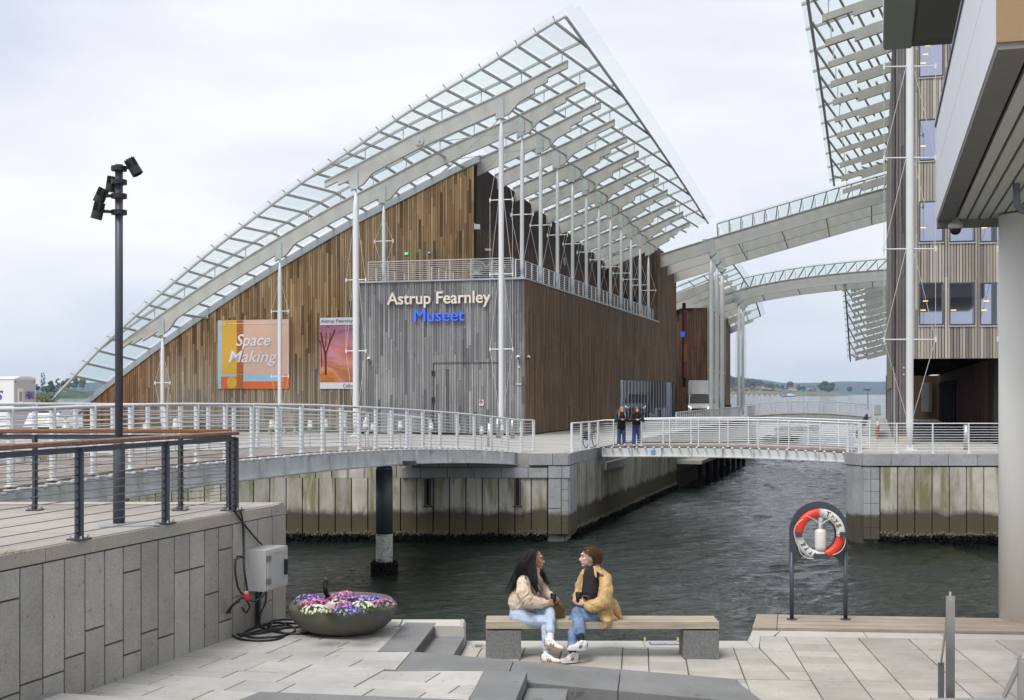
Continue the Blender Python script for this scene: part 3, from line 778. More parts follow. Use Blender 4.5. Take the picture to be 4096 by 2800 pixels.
stones(lq, (qx, 48.55), (cA[0], cA[1]), -2.72, -5.4, [0.5])
sE = SM(2640, TL)
stones(lq, cA, xy(M(TL, SM(2440, TL))), -2.255, -2.70, [0.6, 0.6, 0.6, 1.3], 0.06)
lq2 = quay('quay_wall', 'side wall of the channel with a crust of mussels running back under the small bridge', [cA, xy(M(TL, 12.0))], ztop=-2.70)
stones(lq2, xy(M(TL, SM(2440, TL))), xy(M(TL, 12.0)), -2.255, -2.70, [1.2], 0.02)
stones(lq2, xy(M(TL, SM(2408, TL))), xy(M(TL, SM(2497, TL))), -2.95, -3.3, [2.0], 0.2)
bw = thing('boardwalk', 'low grey boardwalk along the left wall of the channel', 'boardwalk', tuple(M(-8, 10, -3.9)))
MB().prism([M(TL - 1.5, 12.0, -4.12), M(TL - 1.5, 40, -4.12), M(TL, 40, -4.12), M(TL, 12.0, -4.12)], (0, 0, 0.2)).build('deck', m_pale, bw)
for k in range(8): MB().tube([M(TL - 1.3, 13 + 3.6 * k, -7), M(TL - 1.3, 13 + 3.6 * k, -4.1)], 0.15).build('pile', m_mussel, bw)
lq3 = thing('quay_wall', 'pale concrete channel wall behind the low boardwalk', 'quay wall', tuple(M(TL, 30, zW)))
MB().prism([M(TL + 0.05, 12.0, -7), M(TL + 0.05, 62, -7), M(TL - 0.02, 62, -7), M(TL - 0.02, 12.0, -7)], (0, 0, 4.74)).build('concrete_face', m_quaystone, lq3)
rq = quay('quay_wall', 'stained concrete quay wall on the right side of the channel', [(P(3520, 0, 48.1).x, 48.1), (26, 48.1)], ztop=-2.75, w=0.66)
stones(rq, (13.1, 48.1), (26, 48.1), -2.255, -2.70, [1.05, 1.08], 0.06)
stones(rq, (12.82, 49.4), (13.1, 48.1), -2.255, -2.70, [2], 0.06)
for k in range(6):
    stones(rq, (13.12, 48.12), (P(3520, 0, 48.1).x - 0.02, 48.12), -2.75 - 0.45 * k, -3.2 - 0.45 * k, [0.28, 0.75] if k % 2 == 0 else [0.28, 0.8])
stones(rq, (12.86, 49.4), (13.1, 48.15), -2.72, -6.0, [0.6])
rq2 = quay('quay_wall', 'far side wall of the channel under the right building', [xy(M(TR, 62)), xy(M(TR, SM(3419, TR) + 0.3))], ztop=-2.3, w=1.4)
# fender brackets
for px_ in (1550 + 465 / 2.889, 1550 + 1503 / 2.889):
    x = P(px_, 0, 48.45).x
    f = thing('fender_bracket', 'rusty steel bracket hanging on the concrete quay wall ' + ('nearer the dark pile' if px_ < 1850 else 'nearer the granite corner'), 'bracket', (x, 48.4, -4.3), 'rusty brackets on the quay wall')
    m_rust = MATS.get('rust') or simple('rust', (0.07, 0.04, 0.03), 0.8)
    for dx in (-0.1, 0.1): MB().box((x + dx, 48.42, -3.72), (0.05, 0.1, 1.05)).build('side_bar', m_rust, f)
    MB().box((x, 48.40, -4.25), (0.34, 0.16, 0.05)).build('foot', m_rust, f)
    MB().box((x, 48.46, -3.7), (0.12, 0.03, 1.0)).build('back_plate', m_darkvoid, f)
# ---------------------------------------------------------------- far land
m_hazehill = simple('haze_tinted_forest_hill', (0.016, 0.042, 0.058), 1.0, 0, 0.3, 0.02)  # green forest, with the blue of distance haze mixed into its base colour
m_hill2 = simple('nearer_forest_hill', (0.03, 0.06, 0.022), 1.0, 0, 0.5, 0.03)
def ridge(name, tab, D, depth, mat, base=zW - 1, rough=3.0, nx=160):
    x0, x1 = tab[0][0], tab[-1][0]; m = MB(); N = nx; K = 6
    for j in range(K + 1):
        u = j / K
        for i in range(N + 1):
            px_ = lerp(x0, x1, i / N); y = interp(tab, px_)
            top = (HY - y) / F * D; X = (px_ - CX) / F * D
            h = base + (top - base) * math.sin(u * math.pi / 2) ** 0.7
            n_ = noise.noise(Vector((X * 0.012 * 3000 / D, u * 3, D * 0.001))) * rough * (D / 1000) * u
            m.v.append((X * (1 + 0.0 * u), D + depth * u, h + n_ + noise.noise(Vector((X * 0.09 * 3000 / D, u * 9, 3))) * rough * 0.35 * D / 1000 * u))
    for j in range(K):
        for i in range(N):
            a = j * (N + 1) + i; m.f.append((a, a + 1, a + N + 2, a + N + 1))
    b = len(m.v)
    for i in range(N + 1):
        v = m.v[K * (N + 1) + i]; m.v.append((v[0], v[1] + depth, base))
    for i in range(N): m.f.append((K * (N + 1) + i, K * (N + 1) + i + 1, b + i + 1, b + i))
    return m.build(name, mat, kind='structure', smooth=True)
ridge('hills', [(-200, 1552), (120, 1530), (240, 1520), (420, 1512), (800, 1500), (1500, 1500), (2500, 1530), (2850, 1522), (2980, 1512), (3080, 1508), (3160, 1512), (3230, 1522), (3300, 1528), (3370, 1527), (3520, 1522), (4300, 1515)], 7000, 900, m_hazehill, rough=1.2)
ridge('wooded_hill', [(2600, 1500), (2850, 1506), (2905, 1512), (2960, 1515), (3010, 1522), (3060, 1534), (3100, 1545), (3150, 1556), (3200, 1574), (3230, 1590)], 4000, 300, m_hill2, rough=1.8)
ridge('island_shore', [(2600, 1566), (2850, 1562), (2950, 1566), (3050, 1563), (3120, 1566), (3200, 1572), (3260, 1566), (3330, 1568), (3390, 1572), (3430, 1583), (3440, 1592)], 3000, 150, simple('island_grass_and_rock', (0.13, 0.135, 0.06), 1.0, 0, 0.6, 0.06), rough=0.8)
ridge('far_left_shore', [(-200, 1572), (100, 1570), (150, 1570), (210, 1566), (260, 1564), (420, 1560), (700, 1560)], 1500, 80, m_hill2, rough=1.0)
# ================================================================ museum with the sail-shaped glass roof
PROF = [(-4.55, 17.12), (-3.49, 16.75), (0, 15.28), (4.39, 13.62), (8.0, 12.02), (11.2, 10.62), (14.35, 9.05), (18.2, 7.0), (21.9, 4.82), (24.6, 3.15), (27.5, 1.2), (30.5, -0.95), (32, -2.0)]
def prof(t): return interp(PROF, t)
def drop(s): return 0.0375 * s + 0.00041 * s * abs(s)
def sf(t): return -2.8 + 0.26 * t
def ZR(t, s):
    low = 0.0 if t < tC_ else min(1, (t - tC_) / 1.2) * max(0, min(1, (s - 4) / 3.4)) * 0.6
    return prof(t) + 0.65 - low - drop(s)
tC_ = 4.4
museum = thing('museum_building', 'timber clad museum with a sweeping glass sail roof behind the left footbridge', 'museum', tuple(M(8, 8, zQ)))
mi = inv_of(museum)
def sub(name, mb, mat, parent, **k): return mb.build(name, mat, parent, **k)
SG = 7.4                       # plane of the gable wall
tC = 3.8                       # its right corner
# --- timber walls
def planks(root, mat, O, U, N, length, zlo, zhi, w, limit=300, lens=(1.2, 3.8), th=0.03, gap=0.012, name='plank', holes=(), jit=0.012, stuffname='plank_cladding'):
    inv = inv_of(root); out = []; n = max(1, int(length / w)); ww = length / n
    zl = zlo if callable(zlo) else (lambda u: zlo); zh = zhi if callable(zhi) else (lambda u: zhi)
    for i in range(n):
        u0 = i * ww; um = u0 + ww / 2; a, b = zl(um), zh(um)
        segs = [(a, b)]
        for hu0, hu1, hz0, hz1 in holes:
            if hu0 < um < hu1:
                ns = []
                for p, q in segs:
                    if q <= hz0 or p >= hz1: ns.append((p, q))
                    else:
                        if p < hz0: ns.append((p, hz0))
                        if q > hz1: ns.append((hz1, q))
                segs = ns
        for a, b in segs:
            z = a + (R.uniform(0, lens[1]) if b - a > lens[0] * 1.5 else 9e9); lo = a
            while lo < b - 0.05:
                hi = min(z, b)
                if b - hi < 0.3: hi = b
                wv = R.uniform(0.82, 1.0) * ww
                out.append((um + R.uniform(-1, 1) * (ww - wv) * 0.3, lo, hi, wv - gap, th + R.uniform(0, jit)))
                lo = hi + 0.008 if hi < b else b; z = hi + R.uniform(*lens)
    out.sort(key=lambda p: -(p[2] - p[1]) * p[3])
    for (u, lo, hi, pw, t_) in out[:limit]:
        c = O + U * u + N * (t_ / 2); c = Vector((c.x, c.y, (lo + hi) / 2))
        piece(name, mat, c, U * pw, N * t_, Vector((0, 0, hi - lo)), root, inv=inv)
    if len(out) > limit:
        m = MB()
        for (u, lo, hi, pw, t_) in out[limit:]:
            c = O + U * u + N * (t_ / 2); m.obox((c.x, c.y, (lo + hi) / 2), U * pw / 2, N * t_ / 2, Vector((0, 0, (hi - lo) / 2)))
        m.build(stuffname, mat, root, kind='stuff')
m_batten = simple('dark_batten', (0.02, 0.014, 0.01), 0.9)
# gable wall
Ltot = 29.6 - tC
gtop = lambda t: prof(t) - drop(SG) - 0.36
wpts = [M(t, SG, gtop(t)) for t in frange(tC, 29.6, 0.8)]
gable = MB().strip(wpts, [M(t, SG, zQ - 0.1) for t in frange(tC, 29.6, 0.8)], A * 0.3).build('wall', m_batten, museum, label='warm brown plank gable wall greying towards the ground')
planks(gable, m_gable, M(tC, SG), B, -A, Ltot, zQ + 0.05, lambda u: max(zQ + 0.1, gtop(tC + u) - 0.02), 0.145)
MB().strip([M(t, SG - 0.10, gtop(t) + 0.34) for t in frange(tC - 0.35, 30.2, 0.8)], [M(t, SG - 0.10, gtop(t) - 0.04) for t in frange(tC - 0.35, 30.2, 0.8)], A * 0.42).build('flashing', m_zinc, museum)
# side wall above the terrace
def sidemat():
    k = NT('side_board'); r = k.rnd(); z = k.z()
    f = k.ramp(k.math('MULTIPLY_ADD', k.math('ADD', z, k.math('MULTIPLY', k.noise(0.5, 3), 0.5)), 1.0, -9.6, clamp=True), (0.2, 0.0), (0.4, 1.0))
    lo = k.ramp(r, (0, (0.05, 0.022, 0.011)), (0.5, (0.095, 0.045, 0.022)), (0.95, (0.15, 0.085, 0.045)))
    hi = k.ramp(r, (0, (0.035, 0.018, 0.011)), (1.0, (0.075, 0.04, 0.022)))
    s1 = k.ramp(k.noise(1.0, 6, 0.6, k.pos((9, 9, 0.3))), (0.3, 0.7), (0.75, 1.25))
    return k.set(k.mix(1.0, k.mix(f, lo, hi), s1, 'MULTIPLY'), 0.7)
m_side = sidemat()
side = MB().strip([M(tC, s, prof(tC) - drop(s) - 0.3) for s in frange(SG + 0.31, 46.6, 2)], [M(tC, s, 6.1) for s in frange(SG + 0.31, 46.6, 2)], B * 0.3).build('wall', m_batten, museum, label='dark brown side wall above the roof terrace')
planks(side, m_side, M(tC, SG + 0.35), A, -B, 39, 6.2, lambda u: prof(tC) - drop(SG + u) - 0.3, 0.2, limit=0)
# projecting box
SB, TB = 3.41, -0.29
TLx = 9.24
box = MB().prism([M(TB + 0.05, SB + 0.05, zQ - 0.1), M(TLx, SB + 0.05, zQ - 0.1), M(TLx, SG - 0.1, zQ - 0.1), M(TB + 0.05, SG - 0.1, zQ - 0.1)], (0, 0, 6.1 - zQ + 0.1)).build('wall', m_batten, museum, label='weathered grey plank wall that carries the museum sign')
du0, du1, dz1 = TM(1733, SB) - TB, TM(1996, SB) - TB, ZM(1451, 3, SB)
planks(box, m_grey, M(TB, SB + 0.03), B, -A, TLx - TB, zQ + 0.12, 6.12, 0.142, lens=(1.4, 4.5), jit=0.006, gap=0.009)
rw = MB().prism([M(TB + 0.05, SG - 0.1, zQ - 0.1), M(tC, SG - 0.1, zQ - 0.1), M(tC, 57.4, zQ - 0.1), M(TB + 0.05, 57.4, zQ - 0.1)], (0, 0, 6.1 - zQ + 0.1)).build('wall', m_batten, museum, label='long brown plank wall facing the channel')
# glazed loading bay in the long wall
gs0, gs1 = SM(2479, TB), SM(2694, TB)
gz1 = (HY - 1520) / F * M(TB, gs0).y; 
planks(rw, m_brown, M(TB, SB), A, -B, 57.4 - SB, zQ + 0.06, lambda u: 6.12 if u < 43.2 else 12.6 - 0.02 * (u - 43), 0.15, limit=0, holes=[(gs0 - SB, gs1 - SB, zQ, 1.0)])
shopf = MB().prism([M(TB - 0.005, gs0, zQ), M(TB - 0.005, gs1, zQ), M(TB + 0.03, gs1, zQ), M(TB + 0.03, gs0, zQ)], (0, 0, 3.25)).build('window', m_window2, museum, label='tall ground floor glazing with upright fins')
for k in range(19):
    s = lerp(gs0 + 0.2, gs1 - 0.2, k / 18); MB().box(M(TB - 0.06, s, zQ + 1.62), (0.05, 0.09, 3.2), math.atan2(A.y, A.x) - math.pi / 2).build('fin', m_girder, shopf)
MB().prism([M(TB + 0.0, 46.6, 6.1), M(tC, 46.6, 6.1), M(tC, 57.4, 6.1), M(TB + 0.0, 57.4, 6.1)], (0, 0, 6.2)).build('wall', m_batten, museum, label='tall brown end wall at the far end of the terrace')
ew = MB().prism([M(TB + 0.05, 46.55, 6.1), M(tC, 46.55, 6.1), M(tC, 46.6, 6.1), M(TB + 0.05, 46.6, 6.1)], (0, 0, 5.9)).build('wall', m_batten, museum, label='brown wall with the doors at the far end of the terrace')
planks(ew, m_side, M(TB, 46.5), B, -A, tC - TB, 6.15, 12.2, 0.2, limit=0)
MB().box(M(2.3, 46.42, 7.4), (1.6, 0.06, 2.3), math.atan2(B.y, B.x)).build('door', m_darkvoid, museum)
# terrace floor and coping
MB().prism([M(TB - 0.08, SB - 0.1, 6.13), M(TLx + 0.06, SB - 0.1, 6.13), M(TLx + 0.06, SG - 0.1, 6.13), M(tC, SG - 0.1, 6.13), M(tC, 47.4, 6.13), M(TB - 0.08, 47.4, 6.13)], (0, 0, 0.10)).build('coping', m_zinc, museum)
# small wall fittings
ld = MB()
p0, p1 = TM(1733, SB), TM(1996, SB); zt = ZM(1451, 3, SB)
for a, b in ((M(p0, SB - 0.035, zQ), M(p0, SB - 0.035, zt)), (M(p0, SB - 0.035, zt), M(p1, SB - 0.035, zt)), (M(p1, SB - 0.035, zQ), M(p1, SB - 0.035, zt)), (M(TM(1895, SB), SB - 0.035, zQ), M(TM(1895, SB), SB - 0.035, ZM(1640, 3, SB)))):
    ld.bar(a, b, 0.03, 0.02)
dr = ld.build('door', m_batten, museum, label='flush loading door in the grey plank wall')
for y in (1493, 1599, 1704): MB().box(M(p0 - 0.02, SB - 0.06, ZM(y, 3, SB)), (0.16, 0.05, 0.28), 0.0).build('hinge', m_black, dr)
MB().box(M(TM(1902, SB), SB - 0.07, ZM(1645, 3, SB)), (0.2, 0.06, 0.03), 0).build('handle', m_steel, dr)
# --- roof: edge tubes and everything they carry
roof = MB()
fe = [M(t, sf(t), ZR(t, sf(t))) for t in frange(-4.3, 31.0, 0.5)]
roof.tube(fe, 0.09, 8)
re_ = [M(-4.3, s, ZR(-4.3, s)) for s in frange(sf(-4.3), 49.4, 1.0)]
roof.tube(re_, 0.085, 8)
roof_o = roof.build('roof', m_tube, museum, label='grey edge tubes of the glass sail roof', smooth=True)
ri = inv_of(roof_o)
MB().strip([M(t, 27, prof(t) + 0.45 - drop(27)) for t in frange(tC + 0.35, 30, 1)], [M(t, 27, prof(t) + 0.2 - drop(27)) for t in frange(tC + 0.35, 30, 1)], Vector((0, 0, 0))) if False else None
rs = MB(); tt = frange(tC + 0.1, 30, 1.0)
for s in (SG + 0.3, 60.0):
    for t in tt:
        rs.v.append(tuple(M(t, s, prof(t) - drop(s) - 0.04)))
n = len(tt); rs.f += [(i, i + 1, n + i + 1, n + i) for i in range(n - 1)]
rs.build('roof_cladding', m_zinc, roof_o)
def depthtab(cols, ta, tb, lsteps=True):
    d = [(ta, 0.36), (ta + 1.05, 0.36), (ta + 1.05, 0.56), (ta + 1.72, 0.56), (ta + 1.72, 0.80)]
    for i, c in enumerate(cols):
        d += [(c - 0.95, 0.86), (c - 0.42, 1.2), (c + 0.28, 1.2), (c + 0.28, 0.86)]
    if lsteps: d += [(tb - 1.4, 0.8), (tb - 1.4, 0.6), (tb - 0.75, 0.56), (tb - 0.75, 0.34), (tb, 0.34)]
    else: d += [(tb, 0.95)]
    return d
def beam_mesh(s, ta, tb, cols, lsteps=True, th=0.2, zf=None):
    zf = zf or (lambda t: prof(t) - drop(s)); d = depthtab(cols, ta, tb, lsteps); top, bot = [], []
    for (t0, d0), (t1, d1) in zip(d[:-1], d[1:]):
        if abs(t1 - t0) < 1e-6:
            top.append(M(t0 + 0.001, s, zf(t0 + 0.001))); bot.append(M(t0 + 0.001, s, zf(t0) - d1)); continue
        for t in frange(t0, t1, 0.6)[:-1 if (t1, d1) != d[-1] else None]:
            top.append(M(t, s - th / 2, zf(t))); bot.append(M(t, s - th / 2, zf(t) - lerp(d0, d1, (t - t0) / (t1 - t0))))
        if (t1, d1) != d[-1]:
            top.append(M(t1 - 0.001, s - th / 2, zf(t1))); bot.append(M(t1 - 0.001, s - th / 2, zf(t1) - d1))
    top = [M2(p, s - th / 2) for p in top]; bot = [M2(p, s - th / 2) for p in bot]
    m = MB().strip(top, bot, A * th)
    m.strip([p + Vector((0, 0, 0.03)) - A * 0.06 for p in top], [p + Vector((0, 0, -0.03)) - A * 0.06 for p in top], A * (th + 0.12))
    return m
def M2(p, s):                                    # keep t and z, force the plane
    t = (Vector((p.x, p.y, 0)) - M0).dot(B); return M(t, s, p.z)
spec = [(0, -3.49, 9.75, [0, 8.0], True), (4, -3.49, 24.6, [0, 8.0, 14.35, 21.9], True)] + [(4 * i, -3.49, tC + 0.1, [0], False) for i in range(2, 12)]
for s, ta, tb, cols, ls in spec:
    b = beam_mesh(s, ta, tb, cols, ls).build('beam', m_beam if s < 14 else m_beamw, roof_o)
for s, ta, tb, cols, ls in spec:                  # bolted plates over each mast
    for c in cols:
        z = prof(c) - drop(s) - 0.62
        MB().prism([M(c - 0.17, s - 0.145, z - 0.62), M(c + 0.17, s - 0.145, z - 0.62), M(c + 0.17, s - 0.145, z + 0.33), M(c + 0.08, s - 0.145, z + 0.42), M(c - 0.08, s - 0.145, z + 0.42), M(c - 0.17, s - 0.145, z + 0.33)], A * 0.03).build('bolt_plate', m_plate, roof_o)
disc = MB(); c = M(4.39, -0.13, prof(4.39) - 0.5); disc.tube([c, c - A * 0.04], 0.24, 16); disc.tube([c, c - A * 0.12], 0.06, 8); disc.build('bolt_plate', m_plate, roof_o)
# rafters, struts, purlins, panes
t0s = [-3.75 + 1.0 * i for i in range(35)]
def pl_t(n, s):
    t0 = t0s[n]; return t0 - 0.11 * (s - sf(t0))
def rafter(s, ta, tb):
    ts = frange(ta, tb, 1.0)
    top = [M(t, s - 0.05, ZR(t, s) + 0.07) for t in ts]; bot = [M(t, s - 0.05, ZR(t, s) - 0.07) for t in ts]
    MB().strip(top, bot, A * 0.10).build('rafter', m_rafter, roof_o)
rlines = [(0, -4.3, 10.7), (4, -4.3, 26.0), (SG + 0.15, tC, 31.0)] + [(4 * i, -4.3, tC) for i in range(2, 12)]
for r_ in rlines: rafter(*r_)
for s, ta, tb in rlines:
    if s == SG + 0.15: continue
    tB_ = 9.6 if s == 0 else (24.4 if s == 4 else tC)
    for t in [x for x in frange(-3.2, tB_, 2.0) if x < tB_ - 0.3]:
        MB().tube([M(t, s, ZR(t, s) - 0.05), M(t, s, prof(t) - drop(s))], [0.035, 0.02], 6).build('strut', m_rafter, roof_o)
for n in range(len(t0s)):
    t0 = t0s[n]; segs = []
    if t0 > tC + 0.6: segs.append((sf(t0), SG + 0.1))
    smax = min(49.4, sf(t0) + (t0 + 4.3) / 0.11)
    if t0 <= tC + 0.6: segs.append((sf(t0), smax))
    else:
        s1 = sf(t0) + (t0 - tC) / 0.11
        if s1 < 46: segs.append((max(s1, SG), smax))
    for a, b in segs:
        if b - a < 0.3: continue
        pts = [M(pl_t(n, s), s, ZR(pl_t(n, s), s) + 0.0) for s in frange(a, b, 4.0)]
        m = MB()
        for p, q in zip(pts[:-1], pts[1:]): m.bar(p, q, 0.085, 0.12)
        m.build('purlin', m_rafter, roof_o)
def pane(c4, mat=m_glass):
    ps = [M(t, s, ZR(t, s) + 0.17) for t, s in c4]
    if (ps[0] - ps[1]).length < 0.03 and (ps[2] - ps[3]).length < 0.03: return
    n_ = (ps[1] - ps[0]).cross(ps[3] - ps[0])
    if n_.length < 1e-4: n_ = (ps[2] - ps[1]).cross(ps[3] - ps[2])
    n_ = n_.normalized() * 0.016
    if n_.z < 0: n_ = -n_
    MB().prism(ps, n_).build('glass_pane', mat, roof_o)
cl = lambda t, lo, hi: max(lo, min(hi, t))
for n in range(len(t0s) - 1):
    ta, tb = t0s[n], t0s[n + 1]
    cuts_ = [c for c in (0, 4, SG) if c > max(sf(ta), sf(tb)) + 0.2]
    sa, sb = sf(ta), sf(tb); g = 0.03
    for c in cuts_:
        if c == SG and ta < tC: break
        pane([(cl(pl_t(n, sa) + g, -4.28, 40), sa + 0.02), (cl(pl_t(n + 1, sb) - g, -4.28, 40), sb + 0.02), (cl(pl_t(n + 1, c) - g, -4.28, 40), c - 0.03), (cl(pl_t(n, c) + g, -4.28, 40), c - 0.03)])
        sa = sb = c
bays = [(4, 8)] + [(4 * i, 4 * i + 4) for i in range(2, 11)] + [(44, 49.4)]
for a, b in bays:
    for n in range(len(t0s) - 1):
        q = [(cl(pl_t(n, a) + 0.03, -4.28, tC), a + 0.03), (cl(pl_t(n + 1, a) - 0.03, -4.28, tC), a + 0.03), (cl(pl_t(n + 1, b) - 0.03, -4.28, tC), b - 0.03), (cl(pl_t(n, b) + 0.03, -4.28, tC), b - 0.03)]
        if sum(abs(q[i][0] - q[(i + 3) % 4][0]) for i in (1, 3)) < 0.08 or max(x[0] for x in q) - min(x[0] for x in q) < 0.12: continue
        if t0s[n] > tC + 0.6 and a < SG: continue
        pane(q)
for n in range(-1, len(t0s) - 1):                 # glass lip outside the front tube
    ta = -4.75 if n < 0 else t0s[n]; tb = t0s[n + 1]
    ps = [M(t, s, ZR(t, s) + 0.19) for t, s in ((ta, sf(ta) - 0.42), (tb - 0.03, sf(tb) - 0.42), (tb - 0.03, sf(tb)), (ta, sf(ta)))]
    MB().prism(ps, (0, 0, 0.016)).build('edge_pane', m_glassedge, roof_o)
for a in frange(sf(-4.3), 49.4, 4.0)[:-1]:
    ps = [M(t, s, ZR(t, s) + 0.19) for t, s in ((-4.35, a + 0.03), (-4.35, a + 3.97), (-5.0, a + 3.97), (-5.0, a + 0.03))]
    MB().prism(ps, (0, 0, 0.016)).build('edge_pane', m_glassedge, roof_o)
for n in range(len(t0s)):
    t = t0s[n]; p = M(t, sf(t), ZR(t, sf(t)) + 0.1); MB().bar(p, M(t, sf(t) - 0.4, ZR(t, sf(t)) + 0.17), 0.035, 0.05).build('glass_bracket', m_rafter, roof_o)
for i in range(0, 11):
    c = lambda s: M(-0.55, s, prof(0) - drop(s) - 0.75)
    MB().tube([c(4 * i) - Z * 0.1, c(4 * i + 4) + Z * 0.25], 0.06, 8).build('brace', m_plate, roof_o)
for (t, s0) in ((4.39, 0.0), (20.9, 4.0)):
    z = prof(t) - drop(s0) - 0.6
    MB().tube([M(t, s0, z), M(t, SG, z - 0.05)], 0.075, 8).build('brace', m_plate, roof_o)
    MB().tube([M(t, SG - 0.02, z), M(t, SG - 0.1, z)], 0.14, 12).build('bolt_plate', m_plate, roof_o)
for i in (1, 2, 5, 6):
    s = 4 * i - 2; a = M(-0.3, s - 2, prof(0) - drop(s - 2) - 0.9); b = M(3.6, s + 2, prof(3.6) - drop(s + 2) - 0.9); c = M(-0.3, s + 2, prof(0) - drop(s + 2) - 0.9); d = M(3.6, s - 2, prof(3.6) - drop(s - 2) - 0.9)
    MB().tube([a, b], 0.02, 5).tube([c, d], 0.02, 5).build('tie_rod', m_rod, roof_o)
# --- masts
def mast(name, label, base, ztop, r, spreads, half=0.6, group='steel masts under the museum roof', dirv=None, n=14, cross=True, taper=0.55):
    dv = dirv or B
    b = Vector(base); H = ztop - b.z
    m = thing(name, label, 'mast', tuple(b), group)
    top = Vector((b.x, b.y, ztop))
    def q(z): return Vector((b.x, b.y, z))
    t_ = min(taper, H * 0.1)
    MB().tube([q(b.z + 0.12), q(b.z + t_ + 0.1), q(b.z + H * 0.5), q(ztop - t_ * 1.9), q(ztop)], [r * 0.55, r, r * 1.02, r, r * 0.3], n).build('shaft', m_white, m, smooth=True)
    MB().box((b.x, b.y, b.z + 0.03), (r * 3.2, r * 2.6, 0.06)).box((b.x, b.y, b.z + 0.14), (r * 1.5, r * 0.9, 0.2)).build('foot_plate', m_white, m)
    pts = []
    for z in spreads:
        for sgn in (-1, 1):
            MB().tube([q(z), q(z) + dv * sgn * half], [0.035, 0.022], 6).build('spreader', m_white, m)
            MB().box(q(z) + dv * sgn * half, (0.07, 0.05, 0.2)).build('clevis', m_white, m)
    for sgn in (-1, 1):
        line = [q(ztop - t_ * 1.9)] + [q(z) + dv * sgn * half for z in sorted(spreads, reverse=True)] + [q(b.z + t_)]
        mm = MB()
        for u, v in zip(line[:-1], line[1:]): mm.tube([u, v], 0.012, 5)
        sp = sorted(spreads, reverse=True)
        if len(sp) > 1:
            for u, v in zip(sp[:-1], sp[1:]): mm.tube([q(u) + dv * sgn * r, q(v) + dv * sgn * half], 0.012, 5)
        mm.build('tie_rod', m_rod, m)
    return m
mz = lambda c, s: prof(c) - drop(s) - 1.22
mast('mast', 'tallest white mast, standing on the plaza right in front of the grey plank wall', M(0, 0, zQ), mz(0, 0), 0.135, [9.9, 6.1, 2.27])
mast('mast', 'white mast standing on the plaza at the left end of the grey plank wall', M(8, 0, zQ), mz(8, 0), 0.16, [6.0, 2.25], 0.56)
mast('mast', 'white mast in front of the big orange and pink banner', M(14.35, 4, zQ), mz(14.35, 4), 0.12, [4.7, 0.98], 0.53)
mast('mast', 'shortest white mast, at the low left end of the museum roof', M(21.9, 4, zQ), mz(21.9, 4), 0.12, [0.63], 0.5)
mast('mast', 'white mast rising from the left end of the roof terrace', M(8.0, 4, 6.23), mz(8, 4), 0.11, [8.5], 0.55)
for i in range(1, 12):
    mast('mast', ['', 'first mast on the terrace edge, beside the corner of the railing', 'second mast from the corner along the terrace railing', 'third mast from the corner along the terrace railing', 'fourth mast from the corner along the terrace railing', 'fifth mast from the corner along the terrace railing', 'sixth mast from the corner along the terrace railing', 'seventh mast from the corner along the terrace railing', 'eighth mast from the corner along the terrace railing', 'ninth mast from the corner along the terrace railing', 'tenth mast from the corner along the terrace railing', 'last white mast at the far end of the terrace railing'][i],
         M(0, 4 * i, 6.23), mz(0, 4 * i), 0.11, [6.23 + 0.45 * (mz(0, 4 * i) - 6.23)], 0.62)
# --- terrace railings
def railing(name, label, pts, h=1.1, step=1.2, nr=9, rt=0.028, rr=0.011, mat=None, post=(0.03, 0.075), group=None, cat='railing', lean=0.0, top_h=None, closed_top=True, posts_kind=None):
    """posts and rails along a 3D path"""
    mat = mat or m_white
    pts = [Vector(p) for p in pts]
    root = thing(name, label, cat, tuple(pts[0]), group)
    L_ = [0]
    for p, q in zip(pts[:-1], pts[1:]): L_.append(L_[-1] + (q - p).length)
    def at(d):
        for i in range(len(pts) - 1):
            if d <= L_[i + 1] + 1e-6:
                return pts[i].lerp(pts[i + 1], (d - L_[i]) / max(1e-6, L_[i + 1] - L_[i])), (pts[i + 1] - pts[i]).normalized()
        return pts[-1], (pts[-1] - pts[-2]).normalized()
    ds = frange(0, L_[-1], step)
    pos_ = 0
    for d in ds:
        p, dr_ = at(min(max(d, 0.02), L_[-1] - 0.02)); side_ = Vector((dr_.y, -dr_.x, 0)).normalized()
        m = MB().obox(p + Z * h / 2, Vector((dr_.x, dr_.y, 0)).normalized() * post[0] / 2, side_ * post[1] / 2, Z * h / 2)
        m.obox(p + Z * 0.01, Vector((dr_.x, dr_.y, 0)).normalized() * post[0] * 1.3, side_ * post[1] * 0.8, Z * 0.01)
        m.build('post', mat, root)
    for k in range(nr):
        z = h * (0.09 + 0.85 * k / (nr - 1)) if k < nr - 1 else h * 0.94
        z = 0.1 * h + (h * 0.78) * k / (nr - 1)
        MB().tube([p + Z * z for p in pts], rr, 5).build('rail', mat, root)
    MB().tube([p + Z * h for p in pts], rt, 8).build('top_rail', mat, root, smooth=True)
    return root
railing('terrace_railing', 'white railing along the front edge of the museum roof terrace', [M(TM(1472, 3.55), 3.55, 6.23), M(0.35, 3.55, 6.23)], 1.07, 1.14, 9, 0.024, 0.012)
railing('terrace_railing', 'white railing running back along the channel side of the roof terrace', [M(0.25, 3.55, 6.23), M(0.02, 4.3, 6.23), M(0.02, 46.4, 6.23)], 1.0, 1.3, 8, 0.024, 0.012)
